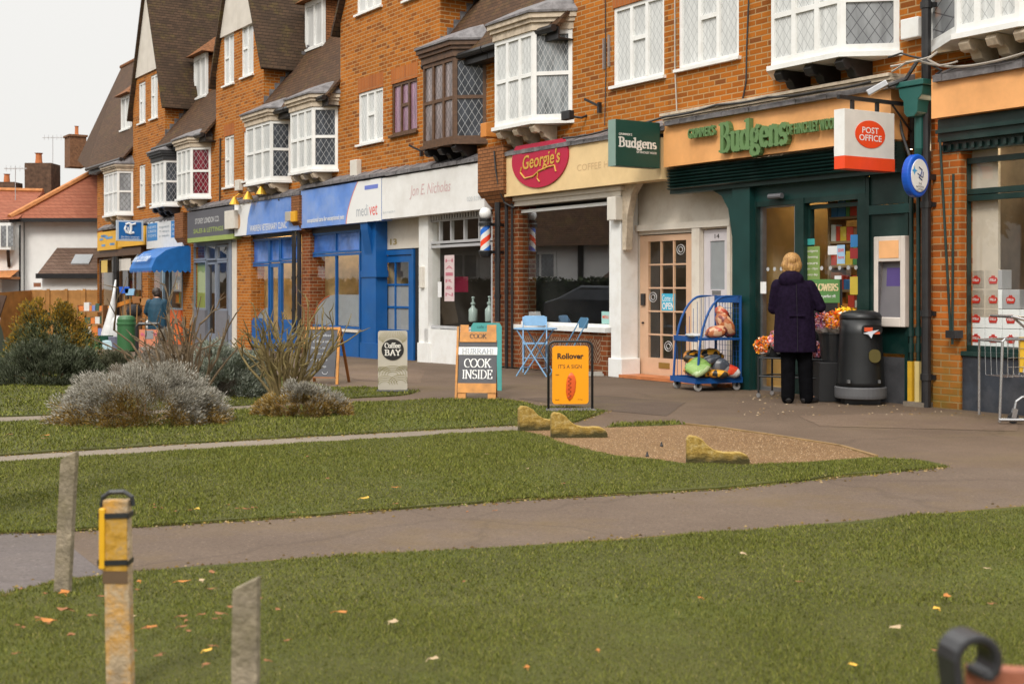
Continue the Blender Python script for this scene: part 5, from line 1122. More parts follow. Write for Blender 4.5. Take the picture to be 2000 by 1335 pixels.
for x, ya, yb_, lb in ((1178, 75, 135, 'left of two short rods on the brickwork beside the three-light window'), (1188, 68, 130, 'right of two short rods on the brickwork beside the three-light window')):
    q = U(x, .03); solo(MB().box(q-.012, q+.012, -.0, -.035, Z(x, yb_, .03), Z(x, ya, .03)), 'wall_rod', C('grey_steel_rod', (.28,.24,.22), .5), lb, 'rod', (q, -.03, Z(x, yb_, .03)))
# boxes, lamps and brackets on the walls
def wbox(x0, x1, yt, yb_, d, mat, name, label, cat): a, b, c_, d_ = RP(x0, x1, yt, yb_, d); solo(MB().box(a, b, -.001, -d, c_, d_), name, mat, label, cat, ((a+b)/2, 0, c_), bevel=.012)
ABX = C('cream_box', (.66,.62,.55), .45)
wbox(1758, 1793, 35, 75, .12, WHITE, 'junction_box', 'white square box on the brick wall right of the big white bay', 'box')
wbox(683, 696, 312, 345, .12, ABX, 'junction_box', 'slim white box low on the brick wall above the blue and white sign', 'box')
wbox(458, 466, 351, 372, .12, ABX, 'junction_box', 'small pale box on the brick wall below the narrow window', 'box')
wbox(1185, 1202, 384, 430, .2, ABX, 'alarm_box', 'cream alarm box at the top right corner of the coffee house window', 'alarm box')
wbox(438, 457, 411, 447, .36, ABX, 'alarm_box', 'cream alarm box at the right end of the charcoal sign', 'alarm box')
wbox(556, 567, 413, 432, .36, C('grey_box', (.42,.38,.32), .5), 'alarm_box', 'grey alarm box at the right end of the left blue clinic sign', 'alarm box')
wbox(567, 576, 412, 433, .36, C('amber_box', (.75,.38,.02), .4), 'alarm_box', 'amber alarm box beside the grey one on the blue clinic sign', 'alarm box')
wbox(938, 949, 240, 268, .40, C('orange_box', (.60,.22,.04), .5), 'junction_box', 'small orange box hanging right of the dark timber bay', 'box')
wbox(818, 824, 520, 562, .12, ABX, 'entry_phone', 'beige entry phone on the white column by the blue door', 'entry phone')
u = U(1118, .2); z = Z(1118, 228, .2); t = thing('floodlight', 'black floodlight at the lower right corner of the white bay', 'lamp', (u, -.2, z))
MB().box(u-.14, u+.08, -.32, -.22, z-.05, z+.09).build('lamp_head', BLACK, t, bevel=.01); MB().tube([(u+.02, -.22, z), (u+.1, -.1, z-.02), (u+.1, -.0, z+.02)], .02, 6).build('bracket', BLACK, t)
for x, y, lb in ((1165, 205, 'small black bracket on the brickwork below the three-light window'), (818, 293, 'small black bracket on the brickwork left of the timber bay'), (559, 397, 'small black bracket at the right end of the left blue clinic sign')):
    u = U(x, .1); z = Z(x, y, .1); solo(MB().bar((u-.10, -.26, z+.09), (u+.02, -.06, z-.02), .035).bar((u+.02, -.06, z-.12), (u+.02, -.06, z+.04), .05), 'bracket', BLACK, lb, 'bracket', (u, -.1, z))
u = U(1722, .55); z = Z(1722, 172, .55); t = thing('security_camera', 'silver bullet camera above the post office sign', 'security camera', (u, -.5, z))
MB().bar((u-.14, -.62, z-.05), (u+.04, -.5, z+.06), .07).build('camera_body', STEEL, t, bevel=.01); MB().tube([(u+.03, -.48, z+.02), (u+.12, -.3, z+.1), (u+.14, -.1, z+.35), (u+.14, -.02, z+.35)], .022, 7).build('arm', BLACK, t)
for i, (x, y) in enumerate(((463, 394), (490, 384), (516, 374))):
    u = U(x, .35); z = Z(x, y, .35); t = thing('swan_neck_lamp', ('leftmost', 'middle', 'rightmost')[i]+' of the three brass lamps over the left blue clinic sign', 'lamp', (u, -.35, z), 'F', 'brass sign lamps')
    br_ = C('lamp_brass', (.75,.42,.05), .3, metal=.6); MB().lathe([(.03, .12), (.05, .08), (.11, -.02), (.13, -.07)], (u, -.42, z), 12).build('shade', br_, t); MB().tube([(u, -.42, z+.11), (u, -.30, z+.2), (u, -.05, z+.1), (u, 0, z+.1)], .014, 6).build('arm', br_, t)
u = U(1513, .12); z = Z(1513, 383, .12); solo(MB().tube([(u-.11, -.11, z), (u+.12, -.11, z+.0)], .035, 10), 'door_sensor', C('sensor_grey', (.12,.12,.13), .4), 'grey tubular sensor on the green panel above the sliding door', 'sensor', (u, -.1, z))
# cables
CB = C('cable_black', (.03,.028,.028), .6); CW = C('cable_pale', (.42,.38,.33), .6)
def cable(pts, r, mat, label, w=.05):
    p = [(U(x, ww), -ww, Z(x, y, ww)) for x, y, ww in pts]; q = []
    for i in range(len(p)-1):
        a, b = Vector(p[i]), Vector(p[i+1])
        for k in range(4): t_ = k/4; v = a.lerp(b, t_); v.z -= .02*math.sin(math.pi*t_)*(b-a).length; q.append(v)
    q.append(Vector(p[-1])); solo(MB().tube(q, r, 5), 'cable', mat, label, 'cable', p[0])
cable([(1462,0,.03),(1458,100,.03),(1457,160,.03),(1450,195,.03)], .012, CB, 'thin black cable down the brickwork left of the big white bay')
cable([(1318,0,.03),(1318,130,.03),(1322,220,.05)], .011, CW, 'pale grey cable down the brickwork between the two tall white windows')
cable([(1182,0,.03),(1183,140,.03),(1181,245,.1)], .009, CB, 'black cable down the brickwork left of the first tall window')
cable([(1100,270,.34),(1200,250,.36),(1300,228,.4),(1400,205,.42),(1500,190,.42),(1600,178,.42),(1700,160,.42)], .016, CB, 'thick black cable lying along the ledge above the orange sign')
cable([(1740,130,.3),(1790,118,.35),(1850,130,.35),(1900,128,.38),(2000,104,.4),(2100,85,.4)], .014, CW, 'pale cable looping along the top of the right orange sign')
cable([(1742,140,.3),(1770,122,.35),(1815,112,.4),(1830,102,.4),(1812,116,.45),(1835,128,.4),(1870,120,.4)], .012, CW, 'tangled pale cable knot by the drainpipe')
cable([(1735,112,.3),(1760,104,.3),(1800,114,.32),(1840,138,.34),(1828,145,.3)], .012, CB, 'tangled black cable knot by the drainpipe')
cable([(1755,225,.12),(1762,260,.12),(1775,300,.15),(1788,330,.15),(1800,345,.14)], .018, CB, 'black cable running down behind the post office sign to the pier')
cable([(430,270,.03),(429,400,.04)], .02, CB, 'black cable down the brick gable left of the narrow window')
cable([(965,295,.34),(968,330,.34),(975,370,.3),(985,395,.2),(1004,405,.15)], .016, CB, 'black cable over the tile hung pier head')
# ------------------------------------------------------------------ stock inside the windows
def carton(u, y, z, s, label, grp, mat=None, mark=True, sx=1.0):
    WC = mat or C('white_carton', (.88,.90,.90), .5, var=.03)
    t = thing('beer_carton', label, 'carton', (u+s/2, y, z), 'F', grp); MB().box(u, u+s*sx, y, y+s*.8, z, z+s*.97).build('carton', WC, t, bevel=.004)
    if mark:
        RC = C('cartouche_red', (.55,.03,.02), .45); c0 = u+s*sx/2; c1 = z+s*.46
        MB().prism([(c0-.042,c1-.04),(c0-.056,c1),(c0-.046,c1+.026),(c0-.024,c1+.03),(c0-.014,c1+.052),(c0,c1+.042),(c0+.014,c1+.052),(c0+.024,c1+.03),(c0+.046,c1+.026),(c0+.056,c1),(c0+.042,c1-.04)], 'y', y-.006, y-.001).build('cartouche', RC, t)
        text(t, "STELLA", (c0-.04, y-.0075, c1-.012), (1,0,0), (0,0,1), .08, .026, WT, bold=.03)
sz = (Z(1960, 565)-Z(1960, 688))/3.15; zz0 = Z(1960, 690)+.05; uu = U(1886, -.06)
SG2 = C('silver_carton', (.42,.42,.43), .4)
rows = ('bottom', 'second', 'third', 'top'); colsn = ('leftmost', 'second from left', 'third from left', 'fourth from left', 'fifth from left')
for r_ in range(4):
    n_ = (5, 4, 3, 2)[r_]
    for c_ in range(n_):
        sil = (r_, c_) in ((2, 2), (3, 1))
        carton(uu+c_*(sz+.006)-.0, .10, zz0+r_*(sz*.975+.004), sz, '%s beer carton, %s in the %s row of the window stack' % ('silver' if sil else 'white', colsn[c_], rows[r_]), 'beer cartons stacked in the window', SG2 if sil else None)
PKM = {}
def goods(u0, u1, y, z, n, hmin, hmax, pal, seed, label, name='shelf_goods'):
    rr = random.Random(seed); groups = {}
    x = u0
    while x < u1:
        wd = rr.uniform(.05, .16); k = rr.randrange(len(pal)); groups.setdefault(k, MB()).box(x, min(x+wd, u1), y, y+rr.uniform(.1,.2), z, z+rr.uniform(hmin, hmax)); x += wd+.008
    return [(k, m) for k, m in groups.items()]
PAL = [(.7,.5,.05), (.6,.06,.03), (.05,.2,.45), (.65,.62,.55), (.1,.3,.1), (.7,.25,.04), (.3,.12,.05)]
def shelf_unit(label, x0, x1, w, zs, hmax, seed, cat='shelves', mat=None, group=None):
    a, b = U(x0, w), U(x1, w); t = thing('shelf_unit', label, cat, ((a+b)/2, -w, 0), 'F', group); m = mat or C('shelf_wood', (.30,.20,.10), .7)
    mb = MB()
    for z in zs: mb.box(a, b, -w, -w+.3, z-.03, z)
    mb.box(a-.03, a, -w, -w+.3, 0.02, zs[-1]+.3); mb.box(b, b+.03, -w, -w+.3, .02, zs[-1]+.3); mb.build('shelves', m, t)
    for i, z in enumerate(zs):
        for k, g_ in goods(a+.02, b-.02, -w+.01, z+.002, 0, hmax*.5, hmax, PAL, seed+i, ''): g_.build('packets', C('packet_%d' % k, PAL[k], .5), t)
shelf_unit('wooden shelves of bright packets inside the supermarket side window', 1620, 1679, -.35, [.35, .7, 1.0, 1.3, 1.6, 1.9, 2.2], .24, 3)
shelf_unit('dark shelves of goods at the back of the supermarket', 1480, 1610, -3.2, [.5, .9, 1.3, 1.7, 2.1], .32, 9)
shelf_unit('shelves of groceries behind the beer cartons', 1990, 2150, -1.2, [.6, 1.0, 1.4, 1.8, 2.2], .34, 14)
shelf_unit('shelves of stock inside the corner shop', 200, 270, -1.0, [.5, .9, 1.3, 1.7], .3, 21); shelf_unit('shelves of stock inside the newsagent', 296, 352, -.8, [.5, .9, 1.3, 1.7], .3, 25)
shelf_unit('salon shelves of bottles inside the barber shop', 845, 905, -2.2, [.8, 1.2, 1.6], .22, 31)
shelf_unit('shelves of jars inside the coffee house', 1040, 1150, -3.2, [.9, 1.3, 1.7], .22, 35)
# posters in the supermarket glass
def card(x0, x1, yt, yb_, w, mat, label, txt=None, tm=None, cat='poster', bold=.01):
    a, b, c_, d_ = RP(x0, x1, yt, yb_, w); o = solo(MB().box(a, b, -w, -w+.004, c_, d_), 'poster', mat, label, cat, ((a+b)/2, -w, c_))
    for i, s_ in enumerate(txt or []):
        H_ = (d_-c_)/(len(txt)+.8); text(o, s_, (a+(b-a)*.12, -w-.002, d_-H_*(i+1.05)), (1,0,0), (0,0,1), (b-a)*.76, H_*.5, tm or WT, bold=bold)
PG = C('poster_green', (.20,.30,.08), .5)
card(1571, 1601, 481, 548, -.02, PG, 'tall pale green poster on the supermarket window', ["Budgens", "Opening", "hours", "7am - 10pm", "every day"], WS)
card(1617, 1640, 480, 497, -.02, C('paper', (.75,.75,.75), .6), 'blank white notice on the supermarket window')
card(1635, 1650, 478, 515, -.015, C('blue_white_card', (.35,.55,.75), .5), 'blue and red card on the supermarket window', ["save", "here"], RR)
card(1577, 1591, 466, 478, -.02, C('teal_card', (.05,.35,.32), .5), 'small teal notice high on the supermarket window')
card(1630, 1643, 538, 572, -.02, MATS['paper'], 'white notice behind the flowers sign')
card(1660, 1679, 540, 575, -.02, C('yellow_card', (.65,.48,.06), .5), 'yellow card low on the right of the supermarket window'); card(1661, 1679, 458, 482, -.02, MATS['poster_blue'], 'blue card high on the right of the supermarket window'); card(1660, 1679, 484, 505, -.02, C('dark_red_card', (.35,.03,.03), .5), 'dark red card on the supermarket window')
card(868, 887, 498, 588, -.03, C('pink_banner', (.65,.52,.52), .5), 'tall pale banner in the barber window', ["H", "A", "I", "R", "&", "N"], C('rose_text', (.5,.15,.2), .5))
card(855, 862, 550, 580, -.03, MATS['paper'], 'small white card in the barber window'); card(886, 914, 540, 570, -.6, C('crimson_item', (.4,.03,.08), .6), 'crimson display card inside the barber shop')
card(1175, 1191, 608, 632, -.03, C('mint_card', (.35,.6,.55), .5), 'mint menu card at the bottom right of the coffee house window', ["MENU"], RR)
card(1660, 1674, 600, 640, -.3, C('amber_card', (.6,.25,.03), .5), 'amber display behind the flower buckets')
card(2005, 2030, 545, 600, -.05, MATS['paper'], 'white notice at the far right of the beer window')
for i, (x, y) in enumerate(((924, 628), (956, 628))):
    u = U(x, -.12); z = Z(x, y, -.12); t = thing('lotion_bottle', ('left', 'right')[i]+' of the two frosted dispenser bottles in the barber window', 'bottle', (u, .12, z), 'F', 'bottles in the barber window')
    MB().lathe([(.07, 0), (.08, .02), (.08, .22), (.03, .27), (.03, .31)], (u, .12, z), 14).build('bottle_body', C('frosted_mint', (.38,.48,.45), .3), t, smooth=True); MB().lathe([(.045, .31), (.045, .34), (.02, .35), (.02, .42), (.035, .43), (.02, .45)], (u, .12, z), 10).build('pump', C('frosted_mint', (.4,.5,.5), .3), t)
for i, x in enumerate((622, 640, 655, 664, 678)):
    u = U(x, -.15); z = Z(x, 638, -.15); hh = (.35, .45, .32, .62, .45)[i]
    solo(MB().lathe([(.07, 0), (.085, .05), (.05, hh*.55), (.065, hh*.68), (.02, hh*.8), (.055, hh*.9), (.02, hh)], (u, .15, z), 12), 'cat_ornament', C(('pale', 'white', 'blue', 'tan', 'tan')[i]+'_ornament', ((.55,.5,.45), (.6,.58,.55), (.1,.25,.5), (.45,.28,.14), (.45,.28,.14))[i], .5),
         ('leftmost pale', 'white', 'small blue', 'tallest tan', 'rightmost tan')[i]+' animal ornament on the clinic window sill', 'ornament', (u, .15, z), 'F', 'ornaments on the clinic window sill', smooth=True)
# ================================================================== street furniture and people
WOOD = M('varnished_pine', (.50, .21, .035), .4, .25, 9, bmp=.1)
WOODD = M('dark_pine', (.25, .09, .02), .5, .3, 9)
SLATE = C('slate_board', (.075, .075, .085), .6, var=.15)
def G2(x, y): p = G(x, y); p.z = gz(p.y); return p
def leanboard(t, wb, wt, z0, z1, y0, y1, mat, name, th=.02, parent=None):   # panel leaning back between two heights
    P = [(-wb/2, y0, z0), (wb/2, y0, z0), (wt/2, y1, z1), (-wt/2, y1, z1)]; m = MB(); m.slab(*P, th); return m.build(name, mat, parent or t)
# --- wooden pavement board
p = G2(935, 779); t = thing('pavement_sign', 'pine pavement sign with a grey panel reading COOK INSIDE', 'pavement sign', p, R(-6))
Hs, ln = .88, .19
def L_(z): return -.20 + .20*(z/Hs)     # front face leans back
def fr(x0, x1, z0, z1, mat, name, off=0.0, th=.022, par=None, dx0=0, dx1=0):
    m = MB(); y0, y1 = L_(z0)-off, L_(z1)-off; m.hexa([(x0,y0,z0),(x1,y0,z0),(x1,y0+th,z0),(x0,y0+th,z0),(x0+dx0,y1,z1),(x1+dx1,y1,z1),(x1+dx1,y1+th,z1),(x0+dx0,y1+th,z1)]); return m.build(name, mat, par or t)
fr(-.225, -.13, 0, .11, WOOD, 'leg'); fr(.13, .225, 0, .11, WOOD, 'leg'); fr(-.228, .228, .09, .20, WOOD, 'bottom_rail', .012)
fr(-.225, .225, .20, .70, SLATE, 'message_panel', 0, .02); fr(-.222, .218, .68, .80, WOOD, 'top_rail', .012, dx0=.004, dx1=-.004)
fr(-.218, -.12, .80, Hs, WOOD, 'top_corner'); fr(.10, .21, .80, Hs, WOOD, 'top_corner')
upv = (0, .2/Hs, 1)
def tx(s, x, z, w_, h_, mat, ser=True, off=.016, **k):
    o_ = (x, L_(z)-off, z); (serif if ser else text)(t, s, o_, (1,0,0), upv, w_, h_, mat, **k)
tx('COOK', -.10, .725, .20, .05, BK); tx('COOK', -.16, .385, .32, .10, WT, off=.004, th=.115); tx('INSIDE', -.18, .255, .36, .10, WT, off=.004, th=.115)
fr(-.23, .23, .53, .62, WHITE, 'ribbon', .006, .005, dx0=0.0); tx('HURRAH!', -.19, .545, .38, .06, C('grey_blue_letter', (.30,.33,.38), .6), off=.013)
mb = MB()
for s in (-1, 1): mb.bar((s*.19, .02, Hs-.04), (s*.19-.02, .34, 0), .07, .022, up=(1,0,0))
mb.build('back_frame', WOODD, t); fr(-.26, -.235, .0, .86, WOOD, 'side_board', -.0, .10)
# --- teal board behind it
q = G2(950, 762); t = thing('pavement_sign', 'teal rounded board standing behind the pine COOK sign', 'pavement sign', q, R(-8))
TE = C('teal_board', (.08,.36,.34), .5); pr = [(-.2, 0), (.2, 0), (.2, .82), (.17, .87), (-.17, .87), (-.2, .82)]; MB().prism(pr, 'y', -.012, .012).build('board', TE, t); MB().box(-.15, .15, .012, .16, 0, .02).build('foot', BLACKP, t)
text(t, "cafe menu", (-.12, -.014, .80), (1,0,0), (0,0,1), .24, .04, C('dark_teal_text', (.03,.12,.12), .5))
# --- hot dog sign
p = G2(1114, 803); t = thing('pavement_sign', 'orange hot dog sign in a black tubular frame reading Rollover', 'pavement sign', p, R(4))
mb = MB(); r = .05
pts = [(-.235, -.0, .0), (-.235, 0, .68)] + [(-.17+.065*math.cos(a)-.0, 0, .68+.065*math.sin(a)) for a in np.linspace(math.pi, math.pi/2, 6)][1:] + [(.17+.065*math.cos(a), 0, .68+.065*math.sin(a)) for a in np.linspace(math.pi/2, 0, 6)] + [(.235, 0, .0)]
mb.tube(pts, .0135, 10); mb.build('tubular_frame', BLACKP, t, smooth=True)
OG = C('sign_orange', (.90,.34,.005), .35, var=.02)
def rrect(a, b, c_, d_, r, n=5): return [(x+r*math.cos(q), z+r*math.sin(q)) for x, z, s in ((b-r, d_-r, 0), (a+r, d_-r, 90), (a+r, c_+r, 180), (b-r, c_+r, 270)) for q in [R(s+90*i/n) for i in range(n+1)]]
pn = MB().prism(rrect(-.195, .195, .08, .70, .035), 'y', -.006, .006).build('panel', OG, t)
for x in (-.11, .11): MB().tube([(x, 0, .70), (x, 0, .735)], .006, 6).build('hook', STEEL, t)
RB = BK
V_ = text(pn, "Rollover", (-.14, -.009, .56), (1,0,0), (0,0,1), .28, .062, BK, bold=.03)
text(pn, "IT'S A SIGN", (-.13, -.009, .46), (1,0,0), (0,0,1), .25, .042, C('brown_letter', (.16,.06,.02), .5), bold=.0)
text(pn, "100%", (-.16, -.009, .385), (1,0,0), (0,0,1), .04, .014, BK); text(pn, "beef", (-.16, -.009, .12), (1,0,0), (0,0,1), .04, .014, BK); text(pn, "hot dogs", (.08, -.009, .12), (1,0,0), (0,0,1), .05, .014, BK)
sau = MB(); sau.lathe([(.003, 0), (.03, .03), (.05, .10), (.052, .20), (.038, .26), (.008, .30)], (0, 0, 0), 14, sx=1, sy=.12); sau.xf(lambda v: (v.x*1.0-.01+.02*math.sin(v.z*6), v.y-.010, v.z+.115)); sau.build('sausage_picture', C('sausage_red', (.70,.10,.015), .4), pn, smooth=True)
zg = MB(); zg.tube([(-.01+.018*(1 if i % 2 else -1), -.019, .15+i*.022) for i in range(11)], .004, 5); zg.build('sauce_line', C('mustard_dark', (.35,.05,.01), .4), pn)
MB().prism([(-.27,-.12),(.27,-.12),(.25,.12),(-.25,.12)], 'z', .0, .03).build('base_plate', C('grey_base', (.13,.12,.13), .6), t, bevel=.008)
# --- coffee sign
p = G2(767, 766); t = thing('pavement_sign', 'tall pale coffee sign with black round badge reading Coffee BAY', 'pavement sign', p, R(4))
pn = MB().prism(rrect(-.185, .185, .03, .78, .03), 'y', -.01, .01).build('panel', C('pale_taupe', (.48,.44,.36), .5), t)
ln = MB(); rr = random.Random(3)
LN = C('olive_line', (.26,.22,.08), .6)
for i in range(22):
    a = R(8+164*i/21); x, z = .12*math.cos(a), .62+.07*math.sin(a); x2, z2 = .19*math.cos(a)*1.0, .66+.13*math.sin(a)
    x2 = max(-.178, min(.178, x2)); z2 = min(.77, z2); ln.tube([(x, -.012, z), ((x+x2)/2+.008, -.012, (z+z2)/2), (x2, -.012, z2)], .0022, 4)
ln.build('ray_pattern', LN, pn); ln = MB()
for k, (cx, cz, r0) in enumerate(((-.10,.10,.16), (.10,.12,.15), (0,.22,.17), (-.13,.26,.1), (.14,.27,.1))):
    for j in range(4): r1 = r0*(1-.2*j); ln.tube([(max(-.18, min(.18, cx+r1*math.cos(a))), -.012-.0005*k, max(.05, cz+r1*.7*math.sin(a))) for a in np.linspace(0, math.pi, 9)], .0022, 4)
ln.build('arc_pattern', LN, pn)
MB().lathe([(.14, -.016), (.14, -.0105)], (0, 0, .54), 32, axis='y', sy=.95).build('black_badge', BK, pn)
serif(pn, 'Coffee' if 'f' in GL else '', (-.10, -.018, .565), (1,0,0), (0,0,1), .20, .06, WS, th=.17); serif(pn, 'BAY', (-.10, -.018, .47), (1,0,0), (0,0,1), .20, .07, WS, th=.18)
MB().prism([(-.2,-.13),(.2,-.13),(.2,.13),(-.2,.13)], 'z', 0, .035).build('base_plate', BLACKP, t, bevel=.01)
# --- chalkboard
p = G2(632, 748); t = thing('pavement_sign', 'chalkboard pavement sign in an orange wooden frame behind the bare shrub', 'pavement sign', p, R(-14))
Hs = .78
def L_(z): return -.18+.18*(z/Hs)
for s in (-1, 1):
    m = MB(); m.bar((s*.27, L_(0), 0), (s*.235, L_(Hs), Hs), .035, .025, up=(0,1,0)); m.build('leg', WOOD, t)
fr(-.22, .22, .10, Hs-.03, SLATE, 'chalkboard'); fr(-.25, .25, Hs-.035, Hs, WOOD, 'top_rail', .01); fr(-.24, .24, .085, .10, WOODD, 'bottom_rail', .01)
CH_ = C('chalk', (.55,.57,.6), .8)
for i, s_ in enumerate(("Breakfast", "Coffee & cake", "hot lunches", "open today", "cosy seats", "Love")): text(t, s_, (-.15+.02*(i % 2), L_(.65-.085*i)-.004, .65-.085*i), (1,0,0), (0, .18/Hs, 1), .28-.03*(i % 3), .035, CH_, shear=.2)
MB().tube([(.08+.04*math.cos(a), L_(.16)-.006, .17+.035*math.sin(a)) for a in np.linspace(math.pi, 2*math.pi, 8)], .004, 5).build('chalk_smile', CH_, t)
mb = MB()
for s in (-1, 1): mb.bar((s*.23, .03, Hs-.02), (s*.26, .30, 0), .035, .025, up=(0,1,0))
mb.build('back_frame', WOODD, t)
# --- magazine board by the far shop
p = G2(291, 684); t = thing('pavement_sign', 'black framed board with a pink and orange poster near the green bin', 'pavement sign', p, R(0)); k = p.y/2500
MB().tube([(-.26,0,0),(-.26,0,.62),(-.21,0,.68),(.21,0,.68),(.26,0,.62),(.26,0,0)], .035, 8).build('frame', BLACKP, t)
pn = MB().box(-.2, .2, -.02, .02, .05, .56).build('poster', C('salmon_poster', (.62,.22,.12), .5), t)
mb = MB(); 
for i in range(5): mb.ball((-.14+.07*i, -.024, .46-.03*(i % 2)), .035, 8, sy=.1)
mb.build('poster_faces', C('rose_poster', (.55,.12,.2), .6), pn); MB().box(-.08, .1, -.028, -.021, .36, .54).build('grey_figure', C('figure_grey', (.25,.25,.26), .6), pn)
text(pn, "IN STORE", (-.17, -.023, .12), (1,0,0), (0,0,1), .34, .07, WT, bold=.02)
# --- bins
p = G2(1694, 792); p.y += .28; t = thing('litter_bin', 'large black litter bin with grey foot band in front of the cash machine', 'litter bin', p, 0.0)
BKB = M('bin_black', (.008,.009,.010), .42, .25, 5, bmp=.05)
MB().lathe([(.255, .06), (.285, .07), (.29, .10), (.29, .19), (.275, .20)], n=36).build('foot_band', C('bin_grey', (.10,.10,.105), .5), t, smooth=False, bevel=.004)
MB().lathe([(.272, .20), (.268, .25), (.235, .80), (.232, .96)], n=36).build('bin_body', BKB, t, smooth=True)
MB().lathe([(.233, .961), (.236, .975), (.234, 1.0), (.21, 1.035), (.13, 1.06), (.01, 1.068)], n=36).build('bin_lid', BKB, t, smooth=True)
MB().box(-.2, .2, -.1, .1, 0, .06).build('plinth', BLACKP, t)
mb = MB(); mb.prism(rrect(-.05, .19, .80, .90, .04), 'y', -.262, -.2); mb.xf(lambda v: (v.x, v.y+ (v.x*v.x)*1.3, v.z)); mb.build('mouth', C('mouth_black', (.004,.004,.004), .6), t)
mb = MB(); mb.prism([(-.035*1.0+x_, z_) for x_, z_ in rrect(.06, .19, .48, .63, .06)], 'y', -.262, -.20); mb.build('gold_crest', C('dim_gold', (.09,.07,.012), .5), t)
for x in (-.21, .13): MB().box(x, x+.025, -.262, -.2, .25, .285).build('reflector', C('dull_reflector', (.12,.12,.12), .5), t)
q = p + Vector((.01, -.28, .83)); solo(MB().box(-.04, .05, -.0, .02, .0, .045).box(.06, .13, .0, .02, -.03, -.005), 'litter', C('litter_red', (.65,.08,.02), .5), 'crumpled red wrapper stuffed in the mouth of the black bin', 'litter', q, 0.0)
lt = MB().add([(-.06,-.01,-.02),(.0,-.015,.0),(.12,-.01,.02),(.05,-.012,-.03),(.03,-.02,-.075),(.0,-.012,-.035)], [(0,1,5),(1,2,3),(1,3,4,5)]); solo(lt, 'litter', C('litter_white', (.6,.62,.68), .5), 'white plastic scrap hanging from the mouth of the black bin', 'litter', q, 0.0)
p = Vector(((247-1000)/2500*30, 30, gz(30))); t = thing('litter_bin', 'green ribbed bin with domed top outside the far shops', 'litter bin', p, 0.0); k = .29
MB().lathe([(.19, 0), (.21, .03), (.21, .62), (.225, .63), (.225, .67), (.21, .68), (.21, .76), (.18, .82), (.07, .85)], n=28).build('bin_body', C('bin_green', (.035,.13,.045), .45), t, smooth=False)
p = Vector(((236-1000)/2500*30, 29.9, gz(30))); t = thing('litter_bin', 'dark teal bin half hidden behind the green bin', 'litter bin', p + Vector((0,.5,0)), 0.0); MB().lathe([(.17, 0), (.19, .03), (.19, .68), (.17, .76), (.07, .79)], n=24).build('bin_body', C('bin_teal', (.02,.06,.07), .45), t)
# --- bistro set
BB = C('powder_blue_metal', (.22,.42,.66), .4, var=.1); BB2 = C('deep_blue_metal', (.05,.17,.30), .4)
p = G2(1046, 733); t = thing('folding_table', 'small pale blue folding table by the coffee house wall', 'table', p, R(-20))
MB().lathe([(.30, .695), (.33, .70), (.33, .715), (.30, .72)], n=32).build('table_top', BB, t)
mb = MB()
for s in (-.22, .22): mb.tube([(-.22, s, .69), (.24, s*.9, .0)], .011, 7); mb.tube([(.22, s*.86, .69), (-.24, s*.86, .0)], .011, 7)
for z, x in ((.12, .17), (.12, -.17)): mb.tube([(x, -.2, z), (x, .2, z)], .009, 6)
mb.build('crossed_legs', BB, t)
def fold_chair(label, p, rot, m):
    t = thing('folding_chair', label, 'chair', p, rot, 'blue folding chairs')
    b = MB().prism(rrect(-.19, .19, .72, .88, .05), 'y', -.01, .01); b.xf(lambda v: (v.x, v.y+.24+(v.z-.7)*.15, v.z)); b.build('backrest', m, t, bevel=.003)
    s = MB()
    for i in range(5): s.box(-.19, .19, -.18+i*.075, -.12+i*.075, .44, .455)
    s.build('seat', m, t)
    for q in (-.19, .19): MB().tube([(q, -.22, 0), (q*.98, .27, .86)], .010, 7).build('leg', m, t); MB().tube([(q*.9, .24, 0), (q*.9, -.18, .44)], .010, 7).build('leg', m, t)
    MB().tube([(-.19, -.1, .22), (.19, -.1, .22)], .008, 6).build('stretcher', m, t); return t
fold_chair('pale blue folding chair facing out behind the small table', G2(1052, 728)+Vector((-.05,.35,0)), R(0), BB)
fold_chair('deep blue folding chair side-on at the right of the small table', G2(1108, 735), R(-75), BB2)
# --- dog bowls / trays by the coffee house base
solo(MB().box(-.12, .12, -.08, .08, 0, .03).box(-.10, .10, -.07, .07, .031, .06), 'tray', C('metal_tray', (.4,.38,.34), .4), 'small stack of trays on the ground behind the orange sign', 'tray', G2(1163, 733), 0.0)
# --- blue display trolley with bags
p = G2(1402, 763); TB = M('trolley_blue', (.008,.075,.27), .35, .15, 6); t = thing('display_trolley', 'blue tubular display trolley loaded with bags in front of the white door', 'trolley', p, R(22))
x0, x1, dp = -.30, .34, .62
def side(y):
    pts = [(x0, y, .12), (x0+.015, y, .35)]; pts += [(x0+.02+.50*(1-math.cos(a))*.8, y, .35+.86*math.sin(a)) for a in np.linspace(.25, math.pi/2, 9)]; pts += [(x1, y, 1.22), (x1, y, .10)]; return pts
for y in (0, dp): MB().tube(side(y), .016, 8).build('side_frame', TB, t)
mb = MB(); mb.box(x0-.02, x1+.02, -.02, 0, .10, .17); mb.box(x0-.02, x1+.02, dp, dp+.02, .10, .17); mb.box(x0-.04, x0-.02, -.02, dp+.02, .10, .17); mb.box(x1+.0, x1+.02, 0, dp, .10, .17); mb.box(x0-.02, x1, 0, dp, .105, .12)
mb.build('deck', TB, t); MB().box(x1-.02, x1+.02, 0, dp, 1.13, 1.22).build('top_rail', TB, t)
mb = MB(); mb.box(x0+.02, x1, .0, dp, .655, .67); mb.box(x0+.0, x0+.02, .02, dp, .63, .70); mb.box(x0+.02, x1, -.012, .0, .65, .68); mb.build('shelf', TB, t)
mb = MB()
for i in range(9): y = dp*(i+.5)/9; mb.tube([(x1, y, .17), (x1, y, 1.14)], .004, 5)
for i in range(14): z = .22+i*.07; mb.tube([(x1, 0, z), (x1, dp, z)], .003, 5)
